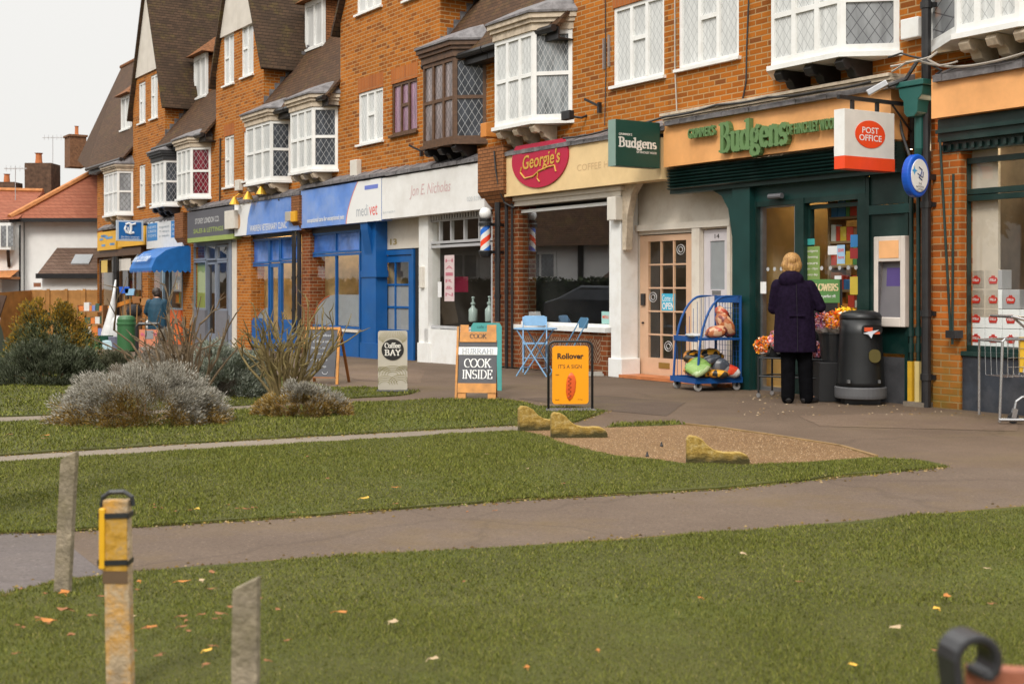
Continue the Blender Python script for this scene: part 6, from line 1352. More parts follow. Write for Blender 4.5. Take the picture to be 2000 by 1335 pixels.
for i in range(9): x = x0+.06+i*.06; mb.tube([(x, dp, .17), (x, dp, min(1.2, .4+.86*math.sin(min(1.57, (x-x0)/.55*1.57))))], .0035, 5)
mb.build('wire_mesh', TB, t)
for x in (x0+.03, x1-.04):
    for y in (.04, dp-.04):
        w_ = MB().lathe([(.05, -.014), (.055, -.01), (.055, .01), (.05, .014)], (x, y, .055), 16, axis='y').build('castor_wheel', C('castor_grey', (.35,.34,.33), .5), t); MB().bar((x, y, .10), (x-.01, y, .05), .03, .05).build('fork', BLACKP, w_)
def bagmat(name, cols, scale=9, seed=0.0):
    m, n, p_, out = newmat(name); co = objco(n); v = n.nodes.new('ShaderNodeTexVoronoi'); v.inputs['Scale'].default_value = scale; n.links.new(co, v.inputs['Vector'])
    sc = n.nodes.new('ShaderNodeSeparateColor'); n.links.new(v.outputs['Color'], sc.inputs[0]); c_ = ramp(n, sc.outputs[0], [(i/len(cols), c) for i, c in enumerate(cols)]); n.nodes[-1].color_ramp.interpolation = 'CONSTANT'
    n.links.new(c_, p_.inputs['Base Color']); p_.inputs['Roughness'].default_value = .28; bump(n, p_, noise(n, co, 22, 3), .5, .012); return m
BGM = [bagmat('charcoal_bag', [(.70,.30,.02), (.78,.38,.03), (.02,.02,.02), (.65,.22,.02), (.04,.03,.02)], 13), bagmat('green_bag', [(.17,.30,.07), (.20,.34,.08), (.24,.38,.10), (.4,.5,.25)], 7), bagmat('log_net', [(.45,.14,.05), (.5,.08,.04), (.6,.35,.2), (.2,.04,.03)], 16), bagmat('red_white_bag', [(.65,.05,.02), (.7,.08,.03), (.65,.62,.6)], 10), bagmat('grey_bag', [(.06,.07,.09), (.12,.12,.13), (.3,.3,.3)], 8)]
def bag(label, loc, size, rot, mat, grp='bags on the blue trolley'):
    rr = random.Random(int(loc.x*1000+loc.z*777)); mb = MB(); n, m = 30, 14; q_ = rr.uniform(0, 6); size = tuple(v*.88 for v in size); a, b, c_ = size; vs = []
    o = []
    for i in range(m+1):
        ph = math.pi*i/m
        for k in range(n):
            th = 2*math.pi*k/n; sg = lambda v, e: math.copysign(abs(v)**e, v)
            x = a*sg(math.sin(ph), .5)*sg(math.cos(th), .55); y = b*sg(math.sin(ph), .5)*sg(math.sin(th), .55); z = c_*sg(math.cos(ph), .9)*(1-.45*(abs(x)/a)**3)
            j = 1+rr.uniform(-.025, .025)+.05*math.sin(th*7+ph*5+q_)*math.sin(ph*6+q_)+.03*math.sin(th*13+q_*3); o.append((x*j, y*j, z*j))
    mb.add(o, [(i*n+k, i*n+(k+1) % n, (i+1)*n+(k+1) % n, (i+1)*n+k) for i in range(m) for k in range(n)])
    e = Matrix.Rotation(rot[2], 4, 'Z') @ Matrix.Rotation(rot[1], 4, 'Y') @ Matrix.Rotation(rot[0], 4, 'X'); mb.xf(lambda v: e @ v)
    return solo(mb, 'bag', mat, label, 'bag', loc, 0.0, grp, smooth=True)
Tm = Matrix.Translation(p) @ Matrix.Rotation(R(22), 4, 'Z')
def TL(x, y, z): return (Tm @ Vector((x, y, z)))
bag('pale green compost bag hanging over the left end of the trolley deck', TL(-.27, .04, .31), (.16,.17,.06), (.5,-.6,.3), BGM[1])
bag('orange and black charcoal bag at the left front of the deck', TL(-.20, .14, .24), (.20,.18,.08), (0,.1,.2), BGM[0]); bag('orange charcoal bag lying at the back left of the deck', TL(-.08, .36, .40), (.22,.16,.09), (.3,.2,-.2), BGM[0])
bag('dark grey bag in the middle of the deck', TL(.07, .06, .30), (.13,.12,.13), (0,.6,0), BGM[4]); bag('orange bag leaning on the middle of the mesh', TL(.14, .40, .38), (.18,.15,.09), (.2,-.5,.4), BGM[0])
bag('red and white bag at the right end of the deck', TL(.21, .05, .25), (.15,.15,.09), (0,.3,0), BGM[3]); bag('small grey and white bag on top of the orange charcoal bag', TL(-.04, .10, .40), (.13,.11,.06), (0,-.3,.5), BGM[4])
bag('yellow charcoal bag on top of the heap at the back', TL(.02, .30, .46), (.18,.13,.07), (.1,-.2,.2), BGM[0]); bag('orange bag low in the middle front of the deck', TL(-.02, -.02, .22), (.17,.10,.06), (0,.05,-.1), BGM[0])
bag('red net of logs leaning at the right end of the shelf', TL(.21, .16, .84), (.11,.16,.19), (0,-.5,0), BGM[2]); bag('net of kindling in the middle of the shelf', TL(.06, .14, .75), (.16,.15,.09), (0,-.25,0), BGM[2]); bag('flat white bag at the left end of the shelf', TL(-.22, .22, .71), (.12,.22,.03), (0,0,0), bagmat('white_bag', [(.45,.47,.46), (.6,.6,.6), (.3,.35,.33)], 14)); bag('dark red net bag at the top of the log heap', TL(.25, .30, .98), (.08,.12,.12), (.3,-.6,0), BGM[2])
# --- flower stand
Yq = 15.3; p = Vector(((1562-1000)/2500*Yq, Yq, 0)); t = thing('flower_stand', 'black wheeled metal stand carrying flower buckets at the supermarket door', 'stand', p, R(-35)); SB = C('stand_black', (.02,.022,.024), .4)
for x in (-.44, .40):
    for y in (-.2, .2): MB().tube([(x, y, .06), (x, y, .50)], .013, 7).build('leg', SB, t); MB().lathe([(.025, -.01), (.03, 0), (.025, .01)], (x, y, .03), 12, axis='y').build('castor_wheel', STEEL, t)
mb = MB()
for z in (.26, .48):
    for y in (-.2, .2): mb.tube([(-.44, y, z), (.40, y, z)], .011, 6)
    for x in (-.44, .40): mb.tube([(x, -.2, z), (x, .2, z)], .011, 6)
mb.box(-.44, .1, -.2, .2, .47, .485); mb.build('frame', SB, t)
def TF(x, y, z): return Matrix.Translation(p) @ Matrix.Rotation(R(-35), 4, 'Z') @ Vector((x, y, z))
TB0 = Vector(((1627-1000)/2500*14.95, 14.95, 0))
def bucket(label, c, r, h_): return solo(MB().lathe([(r*.75, 0), (r*.78, .01), (r, h_), (r*1.06, h_), (r*1.06, h_-.02), (r*.98, h_-.021)], n=24), 'flower_bucket', BLACKP, label, 'bucket', c, 0.0, 'black flower buckets', smooth=False)
bucket('black flower bucket at the left end of the stand', TF(-.33, 0, .49), .12, .13); bucket('black flower bucket in the middle of the stand behind the woman', TF(-.06, 0, .49), .12, .14)
bucket('tall black flower bucket on the right between the woman and the bin', TB0+Vector((0,0,.46)), .17, .34)
solo(MB().box(-.2, .2, -.16, .16, 0, .46), 'crate_plinth', C('dark_crate', (.010,.010,.011), .6), 'dark crate under the tall flower bucket', 'crate', TB0, 0.0, bevel=.01)
FLM = [islandmat('orange_petals', [(0, (.9,.20,.01)), (.4, (.95,.45,.02)), (.7, (.9,.06,.02)), (.9, (.9,.8,.6))], .5, nz=0), islandmat('yellow_petals', [(0, (.9,.48,.01)), (.5, (.95,.68,.03)), (.8, (.9,.3,.02)), (.95, (.8,.75,.6))], .5, nz=0), islandmat('pink_petals', [(0, (.85,.05,.08)), (.4, (.9,.7,.7)), (.7, (.5,.2,.6)), (.9, (.95,.25,.08))], .5, nz=0)]
WRAP = M('cellophane', (.62,.58,.55), .15, .3, 20, bmp=.4)
def bouquet(label, c, r, dirv, fm, seed):
    rr = np.random.default_rng(seed); t = thing('bouquet', label, 'bouquet', c, 0.0, 'bouquets in the buckets'); d = Vector(dirv).normalized(); a = d.cross(Vector((0,1,0))).normalized(); b = a.cross(d)
    n = 260; V = []; F = []
    for i in range(n):
        q = Vector(rr.normal(0, 1, 3)).normalized(); q = q*r*(.75+.35*rr.random()); q += d*r*1.2
        if q.dot(d) < r*.9: q += d*r*.5
        e = Vector(rr.normal(0, 1, 3)).normalized()*r*.17; f_ = Vector(rr.normal(0, 1, 3)).normalized()*r*.17; k = len(V); V += [tuple(q-e), tuple(q+f_), tuple(q+e), tuple(q-f_)]; F.append((k, k+1, k+2, k+3))
    mesh_np('flower_heads', np.array(V), np.array(F), fm, t)
    mb = MB(); ps = []
    m = 14
    rings = [(r*.28, -r*.2), (r*.65, r*.35), (r*.95, r*.75)]
    vs = []
    for ri, (rad, h_) in enumerate(rings):
        for k in range(m): an = 2*math.pi*k/m; vs.append(tuple(d*(h_+(.16*r*(k % 2) if ri == 2 else 0)) + a*math.cos(an)*rad + b*math.sin(an)*rad))
    mb.add(vs, [(i*m+k, i*m+(k+1) % m, (i+1)*m+(k+1) % m, (i+1)*m+k) for i in range(2) for k in range(m)]); mb.build('wrapping', WRAP, t)
bouquet('orange and yellow bouquet leaning left in the left bucket', TF(-.36, -.03, .54), .105, (-.7,-.2,.6), FLM[0], 1); bouquet('white and red bouquet in the left bucket beside the woman', TF(-.24, -.05, .56), .12, (-.1,-.3,.8), FLM[2], 2)
bouquet('yellow bouquet standing behind the left bucket', TF(-.31, .08, .56), .09, (-.2,.3,.8), FLM[1], 3); bouquet('purple and white bouquet at the right of the woman\'s coat', TF(.08, -.08, .54), .10, (.8,-.2,.35), FLM[2], 4)
q = TB0+Vector((0,0,.78)); bouquet('red and pink bouquet at the left of the tall bucket', q+Vector((-.08,-.04,0)), .12, (-.35,-.1,.8), FLM[2], 5); bouquet('bright orange bouquet at the front of the tall bucket', q+Vector((.0,-.08,0)), .135, (.0,-.3,.7), FLM[0], 6); bouquet('yellow bouquet at the right of the tall bucket', q+Vector((.09,.0,0)), .145, (.3,.1,.8), FLM[1], 7)
q = Vector(((1612-1000)/2500*15.33, 15.33, 0)); t = thing('flowers_sign', 'green sign reading FLOWERS on a black post behind the buckets', 'sign', q, 0.0)
s_ = q.y/2500; zt, zb = CH+(565-545)*s_, CH+(565-591)*s_; wd = .20
pn = MB().box(-.19, .17, -.01, .01, zb, zt).build('board', C('sign_leaf_green', (.10,.26,.07), .5), t); MB().box(.175, .20, -.015, .015, zb-.1, zt).build('post', BLACKP, t); MB().box(-.16, .15, -.0, .02, .0, zb).build('stand', BLACKP, t)
serif(pn, 'FLOWERS', (-.16, -.012, zb+(zt-zb)*.52), (1,0,0), (0,0,1), .31, (zt-zb)*.28, C('cream_letter', (.75,.62,.35), .5), th=.2); text(pn, "the perfect gift", (-.08, -.012, zb+(zt-zb)*.18), (1,0,0), (0,0,1), .20, (zt-zb)*.18, WT, shear=.15, bold=.02)
# --- shopping trolley at the right edge
p = G2(1958, 828); t = thing('shopping_trolley', 'chrome shopping trolley frame cut off by the right edge', 'trolley', p, R(8)); CHR = M('chrome_wire', (.55,.55,.56), .25, .1, 5, metal=.9)
mb = MB(); mb.tube([(-.03,0,.02), (0,0,.80), (.02,0,.82), (.75,0,.82)], .014, 9); mb.tube([(-.04,0,.045), (.8,-.05,.03)], .018, 9); mb.tube([(.12,0,.12), (.14,0,.22), (.2,0,.26), (.75,0,.24)], .013, 8)
mb.tube([(-.0,.45,.05), (0,.45,.80), (.75,.45,.82)], .014, 9); mb.tube([(0,0,.8),(0,.45,.8)], .014, 8); mb.build('frame', CHR, t)
mb = MB(); mb.tube([(.09,-.02,1.04), (.3,-.06,.98), (.75,-.08,.93)], .016, 9); mb.tube([(.09,-.02,1.04), (.10,.4,1.04), (.75,.42,1.0)], .014, 8); mb.tube([(.11,0,1.03), (.35,-.03,.82)], .012, 8); mb.tube([(.25,0,.62), (.22,0,.5), (.27,0,.38)], .013, 8); mb.build('handle', CHR, t)
mb = MB()
for i in range(12): x = .06+i*.06; mb.tube([(x,0,.82), (x,.02,.45), (x,.43,.45), (x,.45,.82)], .003, 4)
for z in (.46, .55, .64, .73): mb.tube([(.05,0,z), (.75,0,z)], .003, 4)
mb.build('basket', CHR, t)
wh = MB().lathe([(.045,-.012), (.055,-.01), (.055,.01), (.045,.012)], (.11, 0, .06), 18, axis='y').build('castor_wheel', BLACKP, t); MB().bar((.13,0,.15), (.11,0,.06), .03, .05).build('fork', CHR, wh)
solo(MB().box(-.22, .22, -.012, .012, 0, .34), 'advert_board', C('advert_yellow', (.75,.45,.03), .5), 'yellow and red advert card on the shopping trolley', 'advert card', p+Vector((.40,.08,.50)), R(8))
# --- concrete bench supports
CONC, n, p, out = newmat('mossy_concrete'); co = objco(n); s = n.nodes.new('ShaderNodeSeparateXYZ'); n.links.new(co, s.inputs[0])
c = ramp(n, noise(n, co, 18, 6, .65), [(.3, (.17,.10,.018)), (.5, (.34,.22,.045)), (.72, (.48,.36,.16))])
k = n.nodes.new('ShaderNodeMapRange'); n.links.new(mth(n, 'ADD', s.outputs[2], mth(n, 'MULTIPLY', noise(n, co, 10, 4), .09)), k.inputs[0]); k.inputs[1].default_value = .085; k.inputs[2].default_value = .14; k.inputs[3].default_value = 1; k.inputs[4].default_value = 0
c = mixc(n, mth(n, 'MULTIPLY', k.outputs[0], .9), c, (.022,.024,.006)); n.links.new(c, p.inputs['Base Color']); p.inputs['Roughness'].default_value = .95; bump(n, p, noise(n, co, 60, 5), 1.0, .012)
def support(label, x, y, k, rot, th=.10):
    p = G2(x, y); prof = [(0,0), (0,.19), (.02,.215), (.075,.21), (.12,.185), (.165,.135), (.215,.105), (.27,.095), (.40,.095), (.445,.075), (.465,.04), (.465,0)]
    mb = MB(); st = []; 
    for (a, b), (c_, d_) in zip(prof, prof[1:]+prof[:1]):
        n_ = max(1, int(math.hypot(c_-a, d_-b)/.03)); st += [(a+(c_-a)*i/n_, b+(d_-b)*i/n_) for i in range(n_)]
    mb.prism([(a*k, b*k) for a, b in st], 'y', 0, th*k)
    me = bpy.data.meshes.new('tmp'); me.from_pydata(mb.v, [], mb.f); bm = bmesh.new(); bm.from_mesh(me); bmesh.ops.recalc_face_normals(bm, faces=bm.faces); bm.to_mesh(me); bm.free()
    o = bpy.data.objects.new('tmp', me); COL.objects.link(o); r = o.modifiers.new('r', 'REMESH'); r.mode = 'VOXEL'; r.voxel_size = .006; sm = o.modifiers.new('s', 'SMOOTH'); sm.iterations = 3
    tex = bpy.data.textures.new('rough', 'CLOUDS'); tex.noise_scale = .035; tex.noise_depth = 4; dm_ = o.modifiers.new('d', 'DISPLACE'); dm_.texture = tex; dm_.strength = .006; dm_.mid_level = .5
    m2 = bpy.data.meshes.new_from_object(o.evaluated_get(bpy.context.evaluated_depsgraph_get())); bpy.data.objects.remove(o); bpy.data.meshes.remove(me)
    m2.materials.clear(); m2.materials.append(CONC); m2.name = 'bench_support'; o = bpy.data.objects.new('bench_support', m2); COL.objects.link(o); o.location = p; o.rotation_euler.z = rot
    return tag(o, label, 'bench support', 'concrete bench supports without seats')
support('farthest of the three mossy concrete bench supports, half behind its neighbour', 1015, 843, 1.08, R(10)); support('middle mossy concrete bench support, beside the farthest one', 1077, 857, 1.06, R(4)); support('nearest mossy concrete bench support, alone by the gravel edge', 1341, 908, 1.0, R(-4))
for i, (x, y) in enumerate(((1292, 874), (1264, 894))): solo(MB().lathe([(.012, 0), (.014, .02), (.009, .03), (.004, .05)], n=8), 'bolt_stub', BLACK, ('farther', 'nearer')[i]+' small black bolt stub in the gravel bed', 'bolt', G2(x, y), 0.0)
# --- posts
PW = M('weathered_post', (.25,.205,.145), .9, .35, 22, bmp=.9, bs=60, dirt=(.10,.085,.03), dscale=6, damt=.8)
PW2 = M('lichen_post', (.36,.27,.17), .9, .3, 18, bmp=.9, bs=50, dirt=(.55,.26,.015), dscale=13, damt=1.0)
def post(label, px, py, h_, wd, rot, lean, mat, top='slant'):
    p = G2(px, py); mb = MB(); n = 14
    rr = random.Random(px); rows = []
    for i in range(n+1):
        z = h_*i/n; tw = wd/2*(1+rr.uniform(-.015, .015)); rows.append([(x*tw+lean[0]*z, y*tw+lean[1]*z, z) for x, y in ((-1,-.5),(1,-.5),(1,.5),(-1,.5))])
    if top == 'slant': rows[-1] = [(x, y, z-(.035 if i in (0, 3) else 0)) for i, (x, y, z) in enumerate(rows[-1])]
    vs = [v for r_ in rows for v in r_]; fs = [(i*4+k, i*4+(k+1) % 4, (i+1)*4+(k+1) % 4, (i+1)*4+k) for i in range(n) for k in range(4)]+[(3,2,1,0), tuple(n*4+k for k in range(4))]; mb.add(vs, fs)
    t = thing('timber_post', label, 'post', p, rot, 'low timber posts round the green'); mb.build('post_shaft', mat, t, bevel=.004); return t, p
post('weathered grey timber post leaning right beside the path', 122, 1162, .615, .068, R(-8), (.055,.0), PW)
post('grey timber post with slanted top cut off by the bottom edge', 478, 1500, .522, .070, R(-4), (.01,0), PW)
Y2 = 4.12; p2 = Vector(((236-1000)/2500*Y2, Y2, 0)); 
t, _ = post('timber post with yellow lichen and yellow paint, strapped with a yellow box', 236, 565+1.3*2500/Y2, .625, .082, R(-3), (-.02,0), PW2, 'flat')
YB2 = M('yellow_casing', (.70,.38,.01), .45, .1, 6, dirt=(.4,.2,.02), damt=.4)
MB().box(-.062, -.042, -.03, .02, .405, .60).build('yellow_box', YB2, t, bevel=.004); MB().box(-.068, -.062, -.02, .0, .50, .52).build('latch', C('latch_grey', (.2,.2,.2), .5), t)
MB().box(-.050, .028, -.0235, -.0205, .40, .585).build('yellow_paint_panel', M('worn_yellow_paint', (.50,.27,.025), .8, .4, 26, dirt=(.25,.18,.10), dscale=26, damt=1.0, bmp=.6), t); MB().box(-.051, .030, -.0235, -.0205, .36, .398).build('dark_band', C('dark_brown_band', (.10,.06,.03), .8, var=.4), t)
for z in (.575, .425):
    m = MB(); e = .043
    e2 = .027
    for a, b in (((-e-.022,-e2), (e-.012,-e2)), ((e-.012,-e2), (e-.012,e2)), ((e-.012,e2), (-e-.022,e2)), ((-e-.022,e2), (-e-.022,-e2))): m.bar((a[0],a[1],z), (b[0],b[1],z+.004), .004, .016)
    m.build('strap', BLACKP, t)
m = MB(); m.tube([(-.062, 0, .600), (-.058, 0, .632), (-.035, 0, .648), (.010, 0, .650), (.036, 0, .634), (.040, 0, .605)], .008, 8); m.build('rubber_loop', BLACKP, t)
# --- bench corner at the lower right
IR = M('iron_paint', (.025,.025,.028), .3, .2, 8, bmp=.1); Yb = 1.95
def BX(x, y, Y=Yb): return Vector(((x-1000)/2500*Y, Y, CH+(565-y)/2500*Y))
b0 = BX(1880, 1400); t = thing('park_bench', 'black iron scroll end of a bench with a reddish slat at the lower right corner', 'bench', (b0.x, Yb, 0), 'W')
c_ = BX(1893, 1282); r_ = .034; pts = [BX(1850, 1500), BX(1856, 1420), BX(1858, 1350)] + [Vector((c_.x+r_*math.cos(a), Yb, c_.z+r_*1.0*math.sin(a))) for a in np.linspace(R(175), R(-50), 12)] + [BX(1905, 1310)]
def strap(pts, wd, th, name):     # flat iron bent along a path in the x-z plane
    m = MB(); n = len(pts); vs = []
    for i, q in enumerate(pts):
        d = (pts[min(i+1, n-1)]-pts[max(i-1, 0)]).normalized(); nn = Vector((-d.z, 0, d.x))*th/2
        vs += [tuple(q+nn+Vector((0,-wd/2,0))), tuple(q+nn+Vector((0,wd/2,0))), tuple(q-nn+Vector((0,wd/2,0))), tuple(q-nn+Vector((0,-wd/2,0)))]
    m.add(vs, [(i*4+k, i*4+(k+1) % 4, (i+1)*4+(k+1) % 4, (i+1)*4+k) for i in range(n-1) for k in range(4)]+[(0,1,2,3), tuple((n-1)*4+k for k in (3,2,1,0))]); m.xf(lambda v: Vector((c_.x, Yb, c_.z)) + Matrix.Rotation(R(10), 3, 'Z') @ (v-Vector((c_.x, Yb, c_.z)))); return m.build(name, IR, t, bevel=.004)
strap(pts, .056, .014, 'iron_arm'); strap([BX(1850,1498), Vector((BX(1850,1498).x-.01, Yb, .3)), Vector((BX(1850,1498).x-.03, Yb, 0))], .05, .018, 'leg'); strap([BX(2150,1498), Vector((BX(2150,1498).x+.02, Yb, 0))], .05, .018, 'leg')
SL_ = M('red_brown_slat', (.30,.10,.055), .6, .25, 12, bmp=.3); q = BX(1893, 1312)
for i in range(3): MB().box(q.x, q.x+1.1, Yb+.03, Yb+.055, q.z-.07-i*.10, q.z+.0-i*.10).xf(lambda v: Vector((q.x, Yb, v.z)) + Matrix.Rotation(R(-12), 3, 'Z') @ (v-Vector((q.x, Yb, v.z)))).build('slat', SL_, t, bevel=.004)
MB().box(q.x, q.x+1.1, Yb+.05, Yb+.40, .42, .45).build('seat', SL_, t)
# ================================================================== people
def fuse(mb, name, mat, parent, voxel=.007, smooth=6, noise_=0):
    me = bpy.data.meshes.new('tmp'); me.from_pydata(mb.v, [], mb.f); bm = bmesh.new(); bm.from_mesh(me); bmesh.ops.recalc_face_normals(bm, faces=bm.faces); bm.to_mesh(me); bm.free()
    o = bpy.data.objects.new('tmp', me); COL.objects.link(o)
    r = o.modifiers.new('r', 'REMESH'); r.mode = 'VOXEL'; r.voxel_size = voxel
    if smooth: s = o.modifiers.new('s', 'SMOOTH'); s.iterations = smooth; s.factor = .5
    dg = bpy.context.evaluated_depsgraph_get(); m2 = bpy.data.meshes.new_from_object(o.evaluated_get(dg)); bpy.data.objects.remove(o); bpy.data.meshes.remove(me)
    m2.materials.clear(); m2.materials.append(mat); m2.polygons.foreach_set('use_smooth', [True]*len(m2.polygons)); m2.name = name
    q = bpy.data.objects.new(name, m2); COL.objects.link(q); q.parent = parent; BASE[q.name] = Vector(); return q
def limb(mb, pts, rs, n=12):
    P = [Vector(p) for p in pts]; Q = []; S = []
    for i in range(len(P)-1):
        for k in range(4): t = k/4; Q.append(P[i].lerp(P[i+1], t)); S.append(rs[i]*(1-t)+rs[i+1]*t)
    Q.append(P[-1]); S.append(rs[-1]); mb.tube(Q, S, n)
    for p, r in zip(P, rs): mb.ball(p, r*.98, 10)
def hand(mb, wr, d, side, curl=.5):
    wr = Vector(wr); d = Vector(d).normalized(); up = Vector((0,0,1)); a = d.cross(up)
    if a.length < .2: a = Vector((0,1,0)).cross(d)
    a.normalize(); dn = d.cross(a).normalized()
    if dn.z > 0: dn = -dn
    for i, (o, L) in enumerate(((-.030,.062),(-.010,.072),(.010,.068),(.029,.052))):
        k = wr+a*o+d*.075; q1 = k+d*L*.45+dn*L*.15*curl; q2 = q1+d*L*.2+dn*L*.35*curl; mb.tube([wr+d*.02+a*o*.6, k, q1, q2], [.013, .011, .0095, .007], 8); mb.ball(q2, .007, 8)
    mb.bar(wr, wr+d*.08, .07, .026); k = wr+a*side*.035+d*.02; mb.tube([wr+d*.01, k+d*.01, k+a*side*.018+d*.04, k+a*side*.018+d*.062+dn*.01], [.015, .013, .011, .008], 8)
SKIN = M('skin', (.55,.28,.17), .5, .06, 20)
def person(label, loc, rot, J, top, leg, hair, topmat, legmat, hairmat, coat, hood=True, ground=0):
    t = thing('person', label, 'person', loc, rot); b = MB()
    hd = Vector(J['head']); f = Vector(J.get('look', (0,1,0))).normalized(); sd = f.cross(Vector((0,0,1))).normalized()
    hm = MB(); hm.ball((0,0,0), .1, 20, sx=.77, sy=.92, sz=1.16); hm.ball((0,.035,-.06), .055, 12, sx=1, sy=.9, sz=1); hm.tube([(0,.085,.01), (0,.112,-.022), (0,.092,-.035)], [.008,.014,.012], 8)
    for s in (-1, 1): hm.ball((s*.077,-.005,-.01), .026, 8, sx=.35, sy=.7, sz=1.1)
    hm.tube([(-.022,.092,-.06), (0,.098,-.058), (.022,.092,-.06)], .0065, 6)
    Mx = Matrix((tuple(sd), tuple(f), (0,0,1))).transposed(); hm.xf(lambda v: Mx @ v + hd); b.add(hm.v, hm.f)
    ch, nk = Vector(J['chest']), Vector(J['neck']); pv_ = Vector(J['pelvis'])
    limb(b, [nk, hd-Vector((0,0,.05))], [.055,.05]); limb(b, [pv_, (pv_+ch)/2, ch, nk-Vector((0,0,.03))], [.13,.12,.13,.07])
    for s in ('l', 'r'):
        limb(b, J['leg'+s][:3], [.085,.06,.042]); limb(b, [J['leg'+s][2], J['leg'+s][3]], [.04,.032]); A = J['arm'+s]; limb(b, A, [.055,.045,.028])
        d = Vector(A[2])-Vector(A[1]); hand(b, A[2], J.get('hd'+s, d), 1 if s == 'l' else -1)
    body = fuse(b, 'body', SKIN, t, .006, 3)
    h = MB(); 
    for q, r in hair: h.ball(q, r, 14, sx=1, sy=1, sz=1.05)
    h.xf(lambda v: Mx @ v + hd); hr = fuse(h, 'hair', hairmat, t, .008, 4)
    e = MB()
    for s in (-1, 1): e.ball((s*.03,.083,.012), .011, 8)
    e.xf(lambda v: Mx @ v + hd); e.build('eyes', C('eye_dark', (.05,.03,.02), .2), t)
    c = MB(); n = 24; vs = []
    for cx, cy, z, rx, ry in coat:
        for k in range(n):
            an = 2*math.pi*k/n; fold = 1+.035*math.sin(an*5+z*5)*(1.1-z*.5)+.02*math.sin(an*9-z*9); vs.append((cx+rx*fold*math.cos(an), cy+ry*fold*math.sin(an), z))
    m = len(coat); c.add(vs, [(i*n+k, i*n+(k+1) % n, (i+1)*n+(k+1) % n, (i+1)*n+k) for i in range(m-1) for k in range(n)]+[tuple(range(n))[::-1], tuple((m-1)*n+k for k in range(n))])
    for s in ('l', 'r'):
        A = [Vector(q) for q in J['arm'+s]]; e_ = A[2]+(A[1]-A[2]).normalized()*.015; limb(c, [A[0], A[1], e_], [.078,.068,.05])
    if hood: 
        hb = hd-f*.10-Vector((0,0,.17)); c.ball(hb, .13, 16, sx=1.12, sy=.58, sz=.80); limb(c, [hb+sd*.10+Vector((0,0,.02)), hb+Vector((0,0,.05))-f*.01, hb-sd*.10+Vector((0,0,.02))], [.035,.04,.035])
    fuse(c, 'coat', topmat, t, .009, 3)
    l = MB()
    for s in ('l', 'r'):
        L = [Vector(q) for q in J['leg'+s]]; limb(l, [L[0], L[1], L[2]-Vector((0,0,.02))], [.105,.084,.078])
    limb(l, [pv_, pv_+Vector((0,0,.1))], [.14,.13]); fuse(l, 'trousers', legmat, t, .009, 4)
    for s in ('l', 'r'):
        L = [Vector(q) for q in J['leg'+s]]; sh_ = MB(); an, to = L[2].copy(), L[3].copy(); d = (to-an); d.z = 0; d.normalize(); z = an.z-.08
        limb(sh_, [Vector((an.x,an.y,z+.05))-d*.03, Vector((an.x,an.y,z+.04))+d*.08, Vector((an.x,an.y,z+.03))+d*.17], [.05,.045,.034]); sh_.xf(lambda v: Vector((v.x, v.y, max(v.z, z+.001)))); fuse(sh_, 'shoe', BLACK, t, .008, 2)
    return t
PUR = M('plum_wool', (.011,.006,.018), .85, .35, 30, bmp=.35, bs=120, spec=.08); TRO = M('black_trousers', (.004,.004,.005), .95, .3, 12, bmp=.15, spec=.05)
def hairmat(name, c1, c2):
    m, n, p_, out = newmat(name); co = objco(n); mpn = n.nodes.new('ShaderNodeMapping'); mpn.inputs['Scale'].default_value = (90, 90, 9); n.links.new(co, mpn.inputs[0]); f = noise(n, mpn.outputs[0], 1, 4)
    n.links.new(ramp(n, f, [(.32, c1), (.66, c2)]), p_.inputs['Base Color']); p_.inputs['Roughness'].default_value = .55; bump(n, p_, f, 1.0, .012); return m
HAIR1 = hairmat('blonde_hair', (.20,.085,.022), (.60,.34,.11)); HAIR2 = M('dark_hair', (.03,.018,.012), .5, .4, 40, bmp=.5)
p = G2(1563, 787)
Jw = dict(head=(-.09,.03,1.585), look=(.25,1,0), neck=(-.085,0,1.42), chest=(-.075,0,1.25), pelvis=(-.05,0,.88),
    legl=[(-.135,0,.86),(-.135,.015,.47),(-.14,0,.08),(-.14,.15,.03)], legr=[(.03,0,.86),(.055,.02,.47),(.07,0,.08),(.19,.10,.03)],
    arml=[(-.255,0,1.345),(-.295,.06,1.08),(-.10,.27,1.10)], armr=[(.10,0,1.335),(.225,-.01,1.10),(.15,.25,1.14)], hdl=(.8,.5,-.1), hdr=(-.3,.9,.1))
coat = [(-.06,0,.585,.242,.175),(-.06,0,.60,.245,.178),(-.06,0,.75,.236,.168),(-.06,0,.92,.226,.158),(-.063,0,1.08,.218,.15),(-.068,0,1.22,.215,.145),(-.072,0,1.33,.198,.13),(-.08,0,1.39,.15,.11),(-.085,0,1.44,.09,.09),(-.086,0,1.475,.07,.075)]
wm_ = person('woman in a long plum hooded coat and black trousers, seen from behind at the flowers', p, R(-4), Jw, None, None,
    [((0,-.012,.030), .108), ((.035,-.03,-.01), .085), ((-.035,-.03,-.01), .085), ((0,-.045,-.03), .085), ((.05,.0,-.03), .05), ((-.05,.0,-.03), .05), ((.06,-.045,-.055), .045), ((-.06,-.045,-.06), .045), ((0,-.075,-.065), .05), ((.02,-.07,.05), .06)], PUR, TRO, HAIR1, coat)
PB = C('plum_trim', (.006,.003,.010), .8); MB().box(-.15, .03, -.172, -.150, .99, 1.02).build('half_belt', PUR, wm_, bevel=.006); MB().tube([(-.068,-.150,1.36), (-.062,-.166,1.1), (-.058,-.178,.80), (-.058,-.188,.60)], .004, 5).build('back_seam', PB, wm_)
